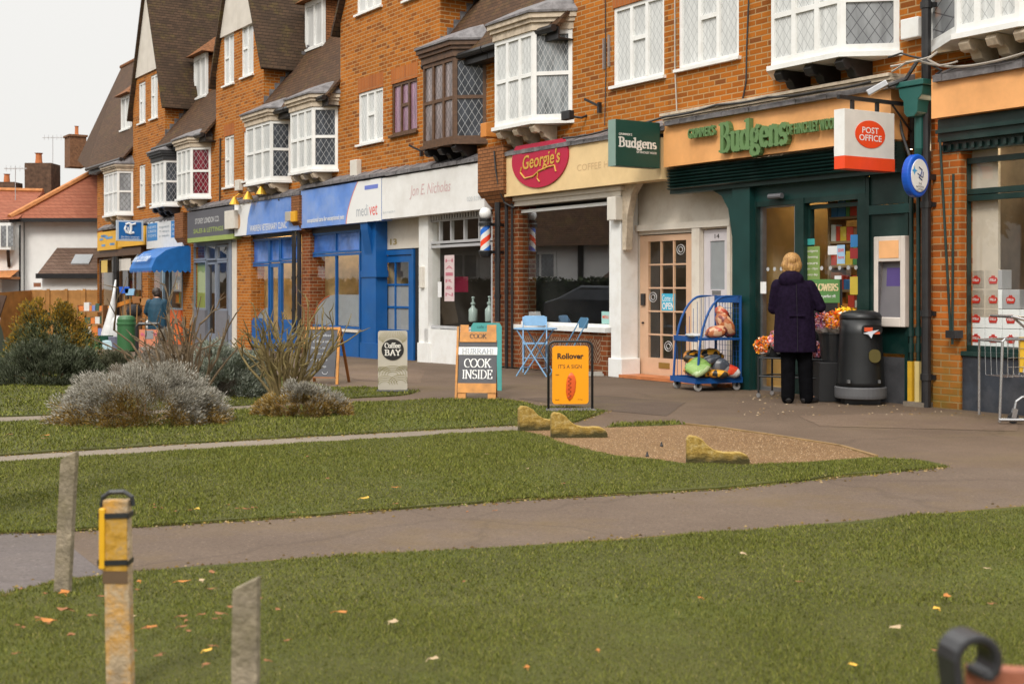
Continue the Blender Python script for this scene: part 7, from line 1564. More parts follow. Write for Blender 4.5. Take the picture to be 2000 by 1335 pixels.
q = Matrix.Translation(p) @ Matrix.Rotation(R(-4), 4, 'Z') @ Vector((.16,.30,1.12)); solo(MB().box(-.05, .02, -.01, .01, -.04, .08), 'paper_bag', C('pale_purse', (.55,.55,.5), .5), 'small pale packet held in the right hand of the woman in plum', 'packet', q, 0.0)
# figure outside the newsagent
Yp = 30.0; p = Vector(((306-1000)/2500*Yp, Yp, gz(Yp)))
TEAL = M('teal_jacket', (.006,.048,.085), .7, .25, 8, bmp=.1)
Jt = dict(head=(-.04,.10,1.36), look=(-.75,.6,0), neck=(0,.04,1.24), chest=(0,0,1.08), pelvis=(.02,-.02,.76), legl=[(-.08,0,.74),(-.09,.03,.40),(-.09,0,.08),(-.09,.13,.03)], legr=[(.10,0,.74),(.10,.03,.40),(.11,0,.08),(.13,.13,.03)],
    arml=[(-.17,.0,1.16),(-.26,.06,.93),(-.22,.25,.82)], armr=[(.18,0,1.16),(.23,.03,.90),(.12,.22,.80)])
coat = [(.02,0,.52,.21,.16),(.02,0,.6,.22,.165),(.01,0,.8,.21,.16),(0,0,.98,.21,.15),(0,.01,1.12,.20,.135),(0,.02,1.20,.13,.11),(0,.04,1.26,.075,.08)]
person('figure in a teal jacket with dark hair looking down outside the newsagent', p, R(0), Jt, None, None, [((0,-.015,.035), .105), ((0,-.04,-.01), .09)], TEAL, TRO, HAIR2, coat, hood=False)
q = p+Vector((-.26,.24,.62)); bag('white carrier bag held by the figure in teal', q, (.09,.06,.12), (0,0,.3), C('carrier_white', (.7,.7,.7), .4), None)
# passer-by stepping in from the left edge: only a hand and a shoe tip are in view
Yp = 7.25; p = Vector((-1000/2500*Yp-.30, Yp, 0)); k = .0
Jl = dict(head=(0,.0,1.58), look=(0,1,0), neck=(0,0,1.43), chest=(0,0,1.25), pelvis=(0,0,.9), legl=[(-.09,0,.88),(-.09,-.1,.47),(-.09,-.25,.10),(-.09,-.12,.05)], legr=[(.09,0,.88),(.09,.12,.48),(.09,.12,.08),(.09,.28,.03)],
    arml=[(-.18,0,1.36),(-.22,.0,1.06),(-.20,.13,.84)], armr=[(.18,0,1.36),(.21,-.04,1.06),(.20,.14,.86)], hdl=(0,.5,-.8), hdr=(0,.75,-.6))
coat = [(0,0,.80,.19,.15),(0,0,.95,.19,.14),(0,0,1.2,.20,.14),(0,0,1.34,.18,.12),(0,0,1.41,.10,.09),(0,0,1.46,.07,.07)]
person('passer-by at the left edge of the photo, only a hand and shoe tip showing', p, R(-90), Jl, None, None, [((0,-.015,.035), .105)], C('orange_sleeve', (.6,.2,.08), .7), C('blue_jeans', (.03,.06,.15), .8), HAIR2, coat, hood=False)
# ================================================================== shrubs
def shrub(label, px, py, rx, ry, h, n, ln, wd, stops, seed, clumps=60, up=.5, lift=.0, cat='shrub', Y=None, stems=10, shell=.55, name='shrub', lowstops=None, group=None, lowz=.42):
    rg = np.random.default_rng(seed); c = G2(px, py) if Y is None else Vector(((px-1000)/2500*Y, Y, gz(Y)))
    t = thing(name, label, cat, c, 0.0, group)
    K = rg.normal(0, 1, (clumps, 3)); K /= np.linalg.norm(K, axis=1)[:,None]; K[:,2] = np.abs(K[:,2])*1.0-.08; K *= (shell+(1.02-shell)*rg.random(clumps)**.6)[:,None]
    K[:,0] *= rx; K[:,1] *= ry; K[:,2] = np.clip(K[:,2], .02, 1.2)*h*(1+.18*rg.normal(0, 1, clumps)*.7)+lift
    ks = rg.uniform(.10, .20, clumps)*min(rx, h*1.2)
    i = rg.integers(0, clumps, n); d = rg.normal(0, 1, (n, 3)); d /= np.linalg.norm(d, axis=1)[:,None]; B = K[i]+d*(ks[i]*rg.random(n)**.4)[:,None]
    out_ = B-np.array([0,0,h*.15]); out_ /= np.linalg.norm(out_, axis=1)[:,None]+1e-6
    L = out_*.7+d*.55+np.array([0,0,up]); L /= np.linalg.norm(L, axis=1)[:,None]; L *= (ln*rg.uniform(.5, 1.3, n))[:,None]
    s = np.cross(L, rg.normal(0, 1, (n, 3))); s /= np.linalg.norm(s, axis=1)[:,None]+1e-9; s *= (wd*rg.uniform(.6, 1.3, n))[:,None]/2
    B[:,2] = np.maximum(B[:,2], .01); V = np.stack([B-s*.5, B+L*.5-s, B+L, B+L*.5+s], 1); V[:,:,2] = np.maximum(V[:,:,2], .005)
    F = np.arange(n*4).reshape(n, 4); 
    if lowstops:
        lowm = rg.random(n) < 1/(1+np.exp(((B[:,2]/h-lowz*.8-.16*np.sin(B[:,0]*4.5+seed*1.3)-.10*np.sin(B[:,0]*13+B[:,1]*9))*13)))*.92
        mesh_np('foliage', V[lowm].reshape(-1,3), np.arange(lowm.sum()*4).reshape(-1,4), islandmat(name+'_low%d' % seed, lowstops), t); V = V[~lowm]; F = np.arange(len(V)*4).reshape(-1, 4)
    mesh_np('foliage', V.reshape(-1,3), F, islandmat('leaf%d' % seed, stops), t)
    if stems:
        mb = MB(); rr = random.Random(seed)
        for k in range(stems): e = K[rr.randrange(clumps)]; mb.tube([(rr.uniform(-.1,.1)*rx, rr.uniform(-.1,.1)*ry, -.03), (e[0]*.5, e[1]*.5, e[2]*.5), tuple(e)], [.014, .010, .005], 5)
        mb.build('stems', C('shrub_stem', (.14,.08,.035), .9), t)
    return t
GREYL_ = [(0, (.12,.105,.075)), (.35, (.27,.25,.205)), (.75, (.44,.415,.36)), (1, (.58,.55,.48))]
OCH = [(0, (.11,.065,.015)), (.4, (.27,.16,.028)), (.75, (.40,.25,.05)), (1, (.36,.32,.20))]
shrub('large grey lavender mound with ochre lower leaves on the near lawn strip', 278, 826, .86, .60, .54, 90000, .034, .0065, GREYL_, 11, 190, .35, shell=.78, lowstops=OCH)
shrub('low lavender cushion with yellowing centre, right of the large mound', 590, 812, .49, .34, .31, 34000, .036, .006, GREYL_, 12, 80, .4, shell=.75, lowstops=OCH, lowz=.85)
shrub('upper grey lavender mound behind the large one', 338, 775, .76, .5, .72, 54000, .045, .0075, [(0, (.12,.095,.065)), (.4, (.25,.21,.165)), (.8, (.38,.345,.29)), (1, (.50,.46,.40))], 13, 90, .7)
shrub('silvery green shrub between the lavender mounds', 435, 775, .62, .4, .66, 24000, .045, .015, [(0, (.10,.12,.085)), (.4, (.22,.25,.19)), (.8, (.38,.41,.34)), (1, (.52,.54,.47))], 14, 80, .5)
shrub('dark grey-green rosemary-like shrub at the left edge', 92, 750, .84, .5, .58, 34000, .055, .013, [(0, (.03,.036,.018)), (.4, (.075,.09,.05)), (.8, (.14,.16,.10)), (1, (.22,.23,.17))], 15, 110, .9, lowstops=None)
shrub('tall loose shrub with yellow-orange top leaves in front of the timber fence', 98, 728, .80, .5, 1.06, 26000, .05, .024, [(0, (.10,.085,.03)), (.3, (.22,.14,.02)), (.6, (.36,.22,.025)), (.85, (.46,.26,.02)), (1, (.20,.19,.08))], 16, 150, .6, stems=26, lowstops=[(0, (.03,.04,.014)), (.4, (.08,.095,.04)), (.8, (.15,.165,.08)), (1, (.24,.24,.13))], lowz=.78)
shrub('dull green shrub behind the lavender, left of the green bin', 232, 745, .55, .4, .44, 12000, .05, .012, [(0, (.03,.035,.015)), (.5, (.10,.105,.06)), (1, (.17,.165,.11))], 17, 70, .8)
def twigs(label, px, py, h, spread, n, seed, cols, levels=2):
    c = G2(px, py); t = thing('bare_shrub', label, 'bare shrub', c, 0.0); rr = random.Random(seed); mb = MB()
    def grow(p, d, L, r, lv):
        pts = [p]; rs = [r]; q = p.copy(); k = 5
        for i in range(k):
            d = (d+Vector((rr.gauss(0,.14), rr.gauss(0,.14), rr.gauss(.03,.08)))).normalized(); q = q+d*L/k; pts.append(q.copy()); rs.append(r*(1-.13*(i+1)))
            if lv and i >= 1:
                for _ in range(rr.choice((0,1,1))): e = (d+Vector((rr.gauss(0,.6), rr.gauss(0,.5), rr.gauss(.15,.3)))).normalized(); grow(q.copy(), e, L*rr.uniform(.25,.5), r*.6, lv-1)
        mb.tube(pts, rs, 6)
    for i in range(n):
        a = 2*math.pi*i/n+rr.uniform(-.3,.3); s = rr.uniform(.1, 1)*spread; d = Vector((math.cos(a)*s, math.sin(a)*s*.6, 1)).normalized(); grow(Vector((math.cos(a)*.08, math.sin(a)*.06, -.02)), d, h*rr.uniform(.75, 1.08)/max(.75, d.z), .021, levels)
    mb.build('branches', cols, t); return t
TW = M('olive_bark', (.17,.125,.05), .85, .45, 9, bmp=.4, dirt=(.20,.17,.05), dscale=5, damt=.6)
twigs('pruned bare shrub with thick olive branches in front of the chalkboard', 556, 786, .86, .62, 34, 5, TW); twigs('pruned bare twiggy shrub rising out of the lavender mounds', 362, 800, 1.0, .5, 20, 8, M('grey_bark', (.13,.09,.05), .9, .4, 9, bmp=.4))
# fallen leaves
LF = [C('orange_leaf', (.42,.15,.02), .7, var=.3), C('brown_leaf', (.25,.10,.035), .8, var=.3), C('yellow_leaf', (.62,.36,.04), .7, var=.2), C('pale_leaf', (.40,.29,.17), .8, var=.2)]
def leaf(px, py, s, k, seed, grp, lab):
    s *= .8
    rr = random.Random(seed); p = G2(px, py); p.z += .05; m = 9
    pts = []
    for i in range(m): a = 2*math.pi*i/m; r = s*(1+.35*(i % 2))*rr.uniform(.6, 1.1); pts.append((r*math.cos(a)*1.3, r*math.sin(a)*.8, .4*s*math.cos(a)**2*rr.uniform(.2, 1)+.006))
    mb = MB().add([(0,0,.003)]+pts, [(0, i+1, (i+1) % m+1) for i in range(m)]); mb.bar((s, 0, .01), (s*2.1, s*.3, .004), .002); solo(mb, 'leaf', LF[k], lab, 'leaf', p, rr.uniform(0, 6.28), grp)
near = [(125,1183,2,0),(127,1217,2,1),(95,1240,2,0),(358,1160,1.6,0),(393,1158,1.4,3),(414,1141,1.4,1),(272,1160,1,0),(298,1252,1.6,0),(260,1230,1,3),(667,1222,1.6,0),(767,1242,1.5,3),(405,1300,1.3,2),(290,1255,1.3,1),(310,1310,1.2,1),(845,1317,1.4,3),(1451,1103,1.2,3),(1368,1193,.9,0),(1748,1253,1.7,3),(1830,1215,1.3,2),(1850,1190,1.7,0),(1825,1300,.8,1),(1935,1205,1,1),(1927,1133,.8,3),(1670,1330,1,2),(1030,1335,1,0),(500,1200,1,1),(430,1225,1.2,1),(1168,1300,.8,0),(560,1280,1.0,1),(905,1160,.7,1),(1560,1160,.8,1)]
for i, (x, y, s, k) in enumerate(near):
    leaf(x, y, s*.016, k, i, 'fallen leaves on the near lawn, '+('orange', 'brown', 'yellow', 'pale')[k], 'small fallen %s leaf lying on the near lawn' % ('orange', 'brown', 'yellow', 'pale buff')[k])
for i, (x, y, s, k) in enumerate(((712,990,1.6,2),(772,968,1.1,0),(640,950,1,1),(385,1012,1,2),(480,1012,1,1),(90,862,1.6,0),(84,868,1.3,1),(20,860,1,1),(800,905,.7,3),(950,900,.6,3),(1100,960,.7,1),(600,905,.8,1),(1030,930,.7,3))):
    leaf(x, y, s*.020, k, 50+i, 'fallen leaves on the middle lawn, '+('orange', 'brown', 'yellow', 'pale')[k], 'small fallen %s leaf lying on the middle lawn' % ('orange', 'brown', 'yellow', 'pale buff')[k])
for i in range(26): leaf(random.uniform(0, 620), random.uniform(1165, 1330), random.uniform(.010,.019), 1, 200+i, 'fallen leaves on the near lawn, brown', 'small fallen brown leaf lying on the near lawn')
for i in range(14): leaf(random.uniform(300, 1000), random.uniform(1000, 1022)-.02*random.uniform(300,1000)*0, random.uniform(.010,.017), 1, 300+i, 'fallen leaves on the middle lawn, brown', 'small fallen brown leaf lying on the middle lawn')
P = np.array([[G(x, y).x, G(x, y).y] for x, y in [(random.uniform(1440, 2050), random.uniform(772, 812)) for _ in range(160)]]); 
P = np.c_[P, np.full(len(P), .003)]; tag(stones('grit', P, .006, .02, islandmat('litter_grit', [(0, (.12,.07,.03)), (.5, (.3,.2,.1)), (1, (.45,.36,.25))])))
# ================================================================== goods outside the far shops
def far(px, py, Y): return Vector(((px-1000)/2500*Y, Y, CH+(565-py)/2500*Y))
Yg = 33.0; g0 = gz(Yg); s0 = Yg/2500
def fp(px, dy=0): q = Vector(((px-1000)*(Yg+dy)/2500, Yg+dy, gz(Yg+dy))); return q
PLW = C('milky_plastic', (.68,.68,.68), .35, var=.12, bmp=.5, bs=10)
q = fp(210); t = thing('wrapped_parasol', 'tall white shrink-wrapped bundle standing by the corner shop', 'wrapped bundle', q, 0.0); mb = MB().lathe([(.17, 0), (.20, .1), (.19, .4), (.13, .75), (.10, .9), (.05, 1.3), (.02, 1.75)], n=16); mb.xf(lambda v: (v.x*(1+.08*math.sin(v.z*9+v.y*20))+v.z*.12, v.y, v.z)); mb.build('wrapping', PLW, t, smooth=True)
q = fp(228, -.3); bag('white plastic sack beside the wrapped bundle', q+Vector((0,0,.45)), (.18,.15,.42), (0,.1,0), PLW, None)
solo(MB().lathe([(.16, 0), (.20, .32), (.21, .33)], n=18), 'tub', C('dark_green_tub', (.01,.07,.04), .5), 'dark green tub at the foot of the wrapped bundle', 'tub', fp(205, -.8), 0.0)
solo(MB().box(-.45, .0, -.2, .2, 0, .30), 'crate', C('green_crate', (.03,.22,.07), .5), 'bright green crate left of the dark green tub', 'crate', fp(196, -.9), 0.0, bevel=.01)
solo(MB().box(-.12, .12, -.15, .15, 0, .22), 'crate', C('pale_blue_crate', (.45,.62,.68), .5), 'pale blue box on the ground between the tubs', 'crate', fp(213, -1.2), 0.0, bevel=.01)
solo(MB().lathe([(.14, 0), (.18, .30), (.19, .31)], n=18), 'bucket', C('grey_bucket', (.16,.17,.24), .5), 'grey blue bucket near the green bin', 'bucket', fp(226, -1.2), 0.0)
for i, (x, cl, zt_, tip, lb) in enumerate(((243, (.01,.10,.55), 1.55, 6, 'broom with bright blue head standing upright'), (254, (.25,.45,.65), 1.5, 2, 'broom with pale blue head, second from the left'), (268, (.30,.12,.03), 1.3, -3, 'brown handled broom, third from the left'), (283, (.4,.18,.05), 1.25, 9, 'wide orange brown broom at the right of the bundle'))):
    q = fp(x, -.2); t = thing('broom', lb, 'broom', q, 0.0, 'brooms outside the corner shop'); MB().tube([(tip*.01, 0, 0), (0, 0, zt_-.15)], .014, 6).build('handle', C('broom_wood', (.35,.18,.06), .6), t); MB().prism([(-.10, zt_-.15), (.10, zt_-.15), (.13, zt_+.02), (-.13, zt_+.02)], 'y', -.04, .04).build('brush_head', C('broom_%d' % i, cl, .6), t)
q = fp(228, .2); t = thing('broom', 'big orange broom head lying tilted across the display', 'broom', q+Vector((0,0,0)), 0.0, 'brooms outside the corner shop'); MB().bar((-.2,0,1.02), (.38,0,1.22), .12, .10).build('brush_head', C('broom_orange', (.62,.22,.02), .7), t); MB().tube([(.1,0,1.1), (.2,0,0)], .014, 6).build('handle', MATS['broom_wood'], t)
t = thing('display_rack', 'low rack of small household goods outside the corner shop', 'display rack', fp(182, .3), 0.0); mb = MB()
for z in (.3, .62, .95): mb.box(-.35, .3, -.2, .2, z-.03, z)
for x in (-.35, .3): mb.box(x-.015, x+.015, -.2, .2, 0, 1.1)
mb.build('shelves', C('rack_brown', (.30,.15,.06), .7), t)
for z in (.3, .62, .95):
    for k, g_ in goods(-.33, .28, -.16, z+.002, 0, .12, .24, [(.7,.68,.65), (.7,.2,.04), (.05,.1,.06), (.2,.25,.5)], int(z*100), ''): g_.build('packets', C('rack_packet_%d' % k, [(.7,.68,.65), (.7,.2,.04), (.05,.1,.06), (.2,.25,.5)][k], .5), t)
solo(MB().lathe([(.01, 0), (.16, .05), (.20, .18), (.13, .30), (.05, .34)], n=14), 'mop_head', C('mop_dark', (.03,.03,.035), .8), 'dark bundle of mop heads above the green bin', 'mop', fp(262, .1)+Vector((0,0,.78)), 0.0, smooth=True)
t = thing('goods_table', 'low table under the household goods behind the green bin', 'table', fp(250, .3), 0.0); MB().box(-.5, .6, -.2, .2, .70, .75).build('table_top', C('broom_wood2', (.3,.16,.06), .7), t)
for x in (-.45, .55): MB().box(x-.02, x+.02, -.18, -.14, 0, .70).build('leg', MATS['broom_wood2'], t)
q = G2(-12, 690); t = thing('pavement_sign', 'white fronted A-board with grey side at the far left edge', 'pavement sign', q, R(20)); MB().slab((-.5,-.25,0),(.0,-.25,0),(.12,.0,.82),(-.4,.0,.82),.02).build('front_panel', WHITE, t); MB().slab((.02,-.2,0),(.25,.35,0),(.16,.12,.55),(.1,-.04,.75),.02).build('side_panel', C('sign_grey_green', (.10,.12,.09), .7), t)
q = G2(-5, 676); t = thing('lych_board', 'brown tilted roofed noticeboard at the left edge above the white A-board', 'noticeboard', q, 0.0); MB().slab((-1.1,0,.35),(-.12,0,.30),(.16,.1,1.30),(-.8,.1,1.42),.06).build('panel', C('board_brown', (.07,.035,.02), .7), t); MB().slab((-1.1,-.03,.5),(-.2,-.03,.45),(.0,.04,1.22),(-.9,.04,1.3),.03).build('notice', C('notice_tan', (.33,.24,.15), .7), t); MB().box(-.1, 0, 0, .1, 0, 1.2).build('post', C('board_brown', (.07,.035,.02), .7), t)
# ================================================================== houses beyond the end of the parade
YH = 54.0
def HX(x, Y=YH): return (x-1000)/2500*Y
def HZ(y, Y=YH): return CH+(565-y)/2500*Y
RTILE = tilemat('red_roof_tile', (.30,.095,.052), (.36,.125,.07), gap=(.16,.05,.03), bh=.16, bw=.25, moss=.15, mosscol=(.3,.15,.08)); OCR = C('orange_ridge', (.48,.19,.06), .8, var=.2); WR = M('white_roughcast', (.86,.85,.83), .9, .04, 3, bmp=.3, bs=60)
BTILE = tilemat('brown_low_tile', (.15,.09,.065), (.21,.135,.10), bh=.14, bw=.22, moss=.1)
t = thing('detached_house', 'white rendered house with red hipped roof beyond the end of the parade', 'house', (HX(100), YH, gz(YH)), 'W'); g_ = gz(YH)
zE, zR = HZ(432), HZ(318)
MB().box(HX(45), HX(45)+9, YH, YH+9, g_, zE).build('wall', WR, t)
rf = MB().add([(HX(28), YH-.5, HZ(428)), (HX(45)+9.5, YH-.5, HZ(428)), (HX(45)+9.5, YH+9.5, HZ(428)), (HX(28), YH+9.5, HZ(428)), (HX(152), YH+4, zR+.3), (HX(152)+4.5, YH+4, zR+.3)], [(0,1,5,4),(1,2,5),(2,3,4,5),(3,0,4),(3,2,1,0)]).build('roof', RTILE, t)
m = MB(); m.tube([(HX(28), YH-.5, HZ(428)+.05), (HX(152), YH+4, zR+.34)], .14, 7); m.tube([(HX(152), YH+4, zR+.34), (HX(152)+4.5, YH+4, zR+.34)], .14, 7); m.build('ridge_tiles', OCR, rf)
MB().box(HX(28), HX(45)+9.5, YH-.55, YH-.45, HZ(428)-.14, HZ(428)+.02).build('gutter', BLACK, t)
q = YH-2.6; z1, z0 = HZ(487, q), HZ(535, q)
MB().add([(HX(78, q), q-.3, z0), (HX(78, q)+8, q-.3, z0), (HX(57, q)+8, YH-.01, z1+.15), (HX(57, q)+.2, YH-.01, z1+.15)], [(0,1,2,3)]).build('lean_to_roof', BTILE, t)
MB().box(HX(82, q), HX(82, q)+8, q, YH, g_, z0-.02).build('lean_to_wall', WR, t); MB().box(HX(76, q), HX(78, q)+8, q-.36, q-.28, z0-.18, z0+.02).build('gutter', BLACK, t)
sk = MB(); a0, a1 = HX(124, q), HX(150, q); y0, y1 = q+.7, q+1.7; zz = lambda y: z0+(z1+.15-z0)*(y-q+.3)/2.9; sk.slab((a0+.05, y0, zz(y0)+.06), (a1+.25, y0, zz(y0)+.06), (a1+.1, y1, zz(y1)+.06), (a0-.1, y1, zz(y1)+.06), .08); sk.build('skylight', C('skylight_grey', (.42,.44,.46), .2), t)
MB().box(HX(42), HX(48), YH-.04, YH-.003, g_, HZ(430)).build('timber_strip', BLACK, t)
MB().box(HX(66, q), HX(80, q), q-.03, q-.0, HZ(560, q), HZ(552, q)).build('brick_patch', C('patch_brown', (.3,.12,.06), .8), t)
ck = MB(); a0 = HX(48, YH+5); ck.box(a0, HX(100, YH+5), YH+5, YH+6.2, zE, HZ(318, YH+5)); k_ = ck.build('chimney', C('sooty_brick', (.10,.058,.035), .9, var=.45, bmp=.5), t); MB().lathe([(.18, 0), (.15, .2), (.14, .45), (.2, .5)], ((HX(68, YH+5)), YH+5.5, HZ(318, YH+5)), 10).build('chimney_pot', C('terracotta', (.5,.16,.05), .8), k_)
# second house, further left, with its bay
Y2h = 53.6; t = thing('detached_house', 'white house with black timbering and leaded bay at the left edge', 'house', (HX(-40, Y2h), Y2h, gz(Y2h)), 'W'); g_ = gz(Y2h)
MB().box(HX(-160, Y2h), HX(40, Y2h), Y2h, Y2h+.38, g_, HZ(430, Y2h)).build('wall', WR, t)
rf = MB().add([(HX(-170, Y2h), Y2h-.4, HZ(440, Y2h)), (HX(43, Y2h), Y2h-.4, HZ(428, Y2h)), (HX(76, Y2h+3), Y2h+3.5, HZ(372, Y2h+3)), (HX(-170, Y2h), Y2h+3.5, HZ(368, Y2h+3)), (HX(43, Y2h), Y2h+8.4, HZ(428, Y2h)), (HX(-170, Y2h), Y2h+8.4, HZ(440, Y2h))], [(0,1,2,3),(3,2,4,5),(1,4,2)]).build('roof', RTILE, t)
MB().tube([(HX(-170, Y2h), Y2h+3.5, HZ(367, Y2h+3)), (HX(76, Y2h+3), Y2h+3.5, HZ(371, Y2h+3))], .12, 6).build('ridge_tiles', OCR, rf)
a = HX(-20, Y2h); wn = MB().box(a, HX(30, Y2h), Y2h-.5, Y2h, HZ(488, Y2h), HZ(436, Y2h)).build('bay_window', WHITE, t)
pm = MB(); 
for x in (-16, 0, 14): pm.box(HX(x+2, Y2h-.5), HX(x+12, Y2h-.5), Y2h-.53, Y2h-.505, HZ(482, Y2h), HZ(442, Y2h))
pm.build('pane', GREYG, wn)
MB().bar((HX(18, Y2h), Y2h-.02, HZ(520, Y2h)), (HX(24, Y2h), Y2h-.45, HZ(490, Y2h)), .12).build('bracket', BLACK, t); MB().box(HX(-60, Y2h), HX(40, Y2h), Y2h-1.0, Y2h, HZ(545, Y2h), HZ(543, Y2h)+.05).add([(HX(-60, Y2h), Y2h-1.1, HZ(542, Y2h)), (HX(40, Y2h), Y2h-1.1, HZ(542, Y2h)), (HX(38, Y2h), Y2h-.02, HZ(527, Y2h)), (HX(-60, Y2h), Y2h-.02, HZ(530, Y2h))], [(0,1,2,3)]).build('porch_roof', OCR, t)
MB().box(HX(5, Y2h), HX(38, Y2h), Y2h-.06, Y2h-.003, HZ(575, Y2h), HZ(546, Y2h)).build('garage_door', GREYL, t); MB().box(HX(38, Y2h)-.0, HX(41, Y2h), Y2h-.05, Y2h-.003, g_, HZ(440, Y2h)).build('timber_strip', BLACK, t)
ck = MB().box(HX(-10, Y2h+5), HX(28, Y2h+5), Y2h+5, Y2h+6, HZ(430, Y2h), HZ(355, Y2h+5)).build('chimney', MATS['sooty_brick'], t); MB().lathe([(.15, 0), (.12, .35), (.16, .4)], (HX(5, Y2h+5), Y2h+5.5, HZ(355, Y2h+5)), 10).build('chimney_pot', MATS['terracotta'], ck)
# aerials
AE = C('aerial_metal', (.45,.45,.45), .5)
for x, y0_, y1_, Y, lb in ((103, 265, 340, 62.0, 'television aerial left of the parade chimney'), (30, 325, 375, 56.0, 'small television aerial over the left house')):
    a = HX(x, Y); z1 = HZ(y0_, Y); m = MB().tube([(a, Y, HZ(y1_+30, Y)), (a, Y, z1)], .018, 5); m.tube([(a-.5, Y, z1-.1), (a+.5, Y, z1-.1)], .012, 5)
    for i in range(6): m.tube([(a-.4+.16*i, Y-.2, z1-.1), (a-.4+.16*i, Y+.2, z1-.05)], .008, 4); 
    for i in range(5): m.tube([(a-.4+.2*i, Y, z1-.22), (a-.4+.2*i, Y, z1+.05)], .008, 4)
    solo(m, 'television_aerial', AE, lb, 'aerial', (a, Y, HZ(y1_+30, Y)), 'W')
# fence
Yf = 44.0; t = thing('timber_fence', 'orange brown close-boarded timber fence in front of the white house', 'fence', (HX(60, Yf), Yf, gz(Yf)), 'W'); FW = M('fence_wood', (.42,.20,.055), .8, .25, 3, bmp=.2); g_ = gz(Yf)-.1; m = MB(); rr = random.Random(5)
x = HX(62, Yf); 
while x < HX(192, Yf)+.5: m.box(x, x+.118, Yf-.01+rr.uniform(-.006,.006), Yf+.02, g_, HZ(566, Yf)+rr.uniform(-.01,.01)); x += .12
m.build('boards', FW, t)
m = MB(); a, b = Vector((HX(-60, Yf-4), Yf-4, 0)), Vector((HX(62, Yf), Yf, 0)); n = 45
for i in range(n): p0, p1 = a.lerp(b, i/n), a.lerp(b, (i+.96)/n); zt_ = HZ(566, Yf)+.0; m.hexa([(p0.x,p0.y,g_),(p1.x,p1.y,g_),(p1.x,p1.y+.03,g_),(p0.x,p0.y+.03,g_),(p0.x,p0.y,zt_-.15*(1-i/n)),(p1.x,p1.y,zt_-.15*(1-i/n)),(p1.x,p1.y+.03,zt_-.15*(1-i/n)),(p0.x,p0.y+.03,zt_-.15*(1-i/n))])
m.build('side_boards', FW, t)
for px_ in (95, 130, 165): MB().box(HX(px_, Yf)-.05, HX(px_, Yf)+.05, Yf-.05, Yf-.012, g_, HZ(565, Yf)+.02).build('post', FW, t)
# ================================================================== across the road, seen only mirrored in the shop glass
t = thing('detached_house', 'white house with dark brown roof across the road, mirrored in the shop glass', 'house', (-27, 31, 0), 'W')
MB().box(-33, -25.5, 24, 37, 0, 3.0).build('wall', WR, t); MB().add([(-24.1,25.5,1.4),(-24.1,29.6,1.4),(-25.5,29.2,2.1),(-25.5,25.9,2.1)], [(0,1,2,3)]).build('porch_roof', BTILE, t); MB().add([(-25,23.5,2.95),(-25,37.5,2.95),(-34,37.5,2.95),(-34,23.5,2.95),(-29.5,23.5,8.0),(-29.5,37.5,8.0)], [(0,1,5,4),(2,3,4,5),(0,4,3),(1,2,5)]).build('roof', TILE, t)
for y in (27.5, 31.5, 34.8): w_ = MB().box(-25.49, -25.4, y, y+1.3, 1.7, 2.75).build('window', WHITE, t); MB().box(-25.39, -25.37, y+.1, y+.6, 1.8, 2.65).build('pane', GREYG, w_); MB().box(-25.39, -25.37, y+.7, y+1.2, 1.8, 2.65).build('pane', GREYG, w_)
MB().box(-25.48, -25.38, 30.4, 30.6, 0, 2.99).build('timber_strip', BLACK, t)
HDG = [(0, (.008,.014,.006)), (.5, (.02,.032,.012)), (1, (.045,.06,.02))]
def hedge(label, x0, x1, y0, y1, h, n, seed, name='hedge', leafs=.12, cat='hedge', z0=0):
    rg = np.random.default_rng(seed); t = thing(name, label, cat, ((x0+x1)/2, (y0+y1)/2, 0), 'W'); c = np.array([(x0+x1)/2, (y0+y1)/2, 0])
    MB().box(x0-(x0+x1)/2+.12, x1-(x0+x1)/2-.12, y0-(y0+y1)/2, y1-(y0+y1)/2, 0, h-.12).build('dark_core_box', C('hedge_dark', (.01,.014,.006), .9), t, base=(0,0,0)); B = np.stack([rg.uniform(x0, x1, n), rg.uniform(y0, y1, n), z0+(h-z0)*rg.random(n)**.7], 1)-c; d = rg.normal(0, 1, (n, 3)); d /= np.linalg.norm(d, axis=1)[:,None]; e = np.cross(d, rg.normal(0, 1, (n, 3))); e /= np.linalg.norm(e, axis=1)[:,None]  # solid dark box added inside to stop sky showing through the leaves
    s = leafs*rg.uniform(.5, 1.2, n)[:,None]; V = np.stack([B-d*s, B+e*s*.6, B+d*s, B-e*s*.6], 1); mesh_np('foliage', V.reshape(-1,3), np.arange(n*4).reshape(-1,4), islandmat('hedge%d' % seed, HDG), t); return t
hedge('clipped dark hedge across the road, mirrored in the shop glass', -22, -21, 16, 44, 1.7, 9000, 61)
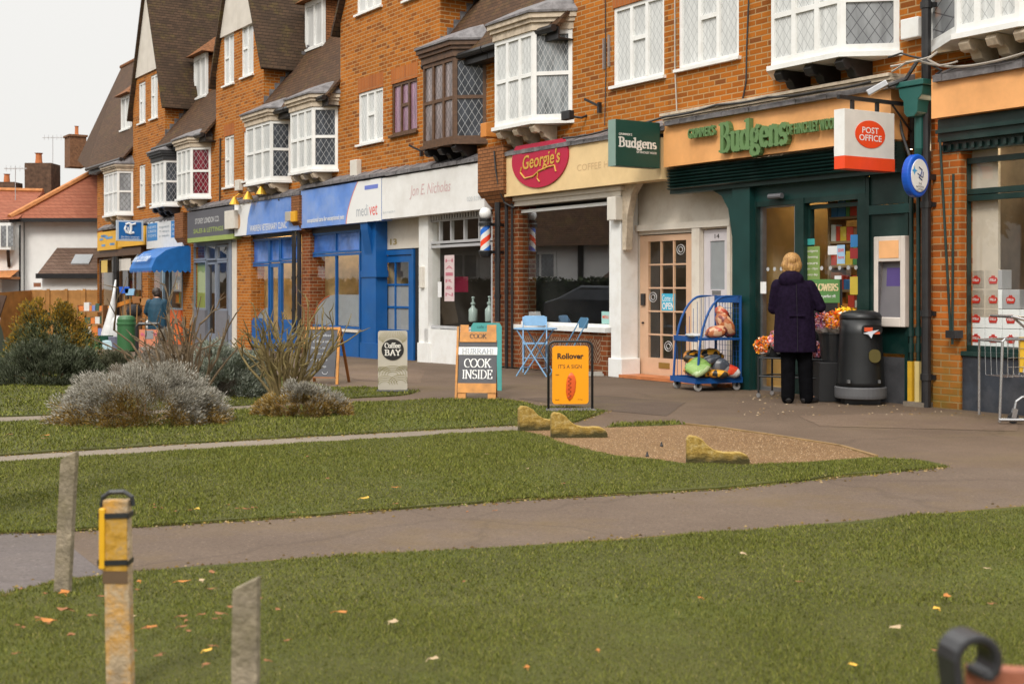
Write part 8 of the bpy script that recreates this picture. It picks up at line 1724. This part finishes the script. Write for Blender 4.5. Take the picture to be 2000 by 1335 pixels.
def tree(label, x, y, h, r, n, seed, leafs=.22):
    rg = np.random.default_rng(seed); t = thing('tree', label, 'tree', (x, y, 0), 0.0); cl = 26; K = rg.normal(0, 1, (cl, 3)); K /= np.linalg.norm(K, axis=1)[:,None]; K *= (r*.75*rg.random(cl)**.5)[:,None]; K[:,2] = K[:,2]*.9+h*.62
    i = rg.integers(0, cl, n); d = rg.normal(0, 1, (n, 3)); d /= np.linalg.norm(d, axis=1)[:,None]; B = K[i]+d*(r*.34*rg.random(n)**.5)[:,None]; e = np.cross(d, rg.normal(0, 1, (n, 3))); e /= np.linalg.norm(e, axis=1)[:,None]; s = leafs*rg.uniform(.5, 1.2, n)[:,None]
    V = np.stack([B-d*s, B+e*s*.6, B+d*s, B-e*s*.6], 1); mesh_np('crown', V.reshape(-1,3), np.arange(n*4).reshape(-1,4), islandmat('tree%d' % seed, HDG), t)
    m = MB(); m.tube([(0,0,-.1), (.1,0,h*.3), (0,.1,h*.6)], [r*.08, r*.06, r*.035], 8)
    for k in range(8): m.tube([(0.05,0,h*.35), tuple(K[k]*.6+np.array([0,0,h*.2])), tuple(K[k])], [r*.03, r*.02, r*.008], 5)
    m.build('trunk', BROWNT, t)
for i, (x, y, h, r) in enumerate(((-24,20,9,3.6),(-30,15,10,4),(-21,40,8,3.2),(-36,40,11,4.5),(-40,28,12,5),(-26,9,10,4),(-34,3,11,5),(-22,-2,9,4),(-30,50,11,5))): tree(('first', 'second', 'third', 'fourth', 'fifth', 'sixth', 'seventh', 'eighth', 'ninth')[i]+' dark tree across the road, out of view to the left', x, y, h, r, 5200, 70+i)
t = thing('parked_car', 'dark grey hatchback parked across the road, mirrored in the coffee house window', 'car', (-17.5, 26.2, 0), R(90)); CP = C('car_paint', (.05,.055,.065), .2, metal=.4)
bd = MB(); prof = [(-2,.35),(-2.0,.75),(-1.85,.95),(-1.2,1.0),(-.6,1.4),(.9,1.42),(1.6,1.05),(2.05,.9),(2.1,.4),(1.7,.3),(-1.7,.3)]; bd.prism(prof, 'y', -.82, .82); bd.xf(lambda v: (v.x, v.y*(1-.18*max(0, v.z-.95)/.45), v.z)); bd.build('body', CP, t, bevel=.05)
for s in (-1, 1):
    gl_ = MB().prism([(-1.0,1.02),(-.55,1.33),(.85,1.35),(1.35,1.05)], 'y', s*.80, s*.815); gl_.xf(lambda v: (v.x, v.y*(1-.17*max(0, v.z-.95)/.45), v.z)); gl_.build('side_window', C('car_glass', (.01,.012,.015), .05), t)
    for x in (-1.3, 1.35): w_ = MB().lathe([(.2,-.1),(.32,-.1),(.33,0),(.32,.1),(.2,.1)], (x, s*.76, .32), 20, axis='y').build('wheel', BLACKP, t)
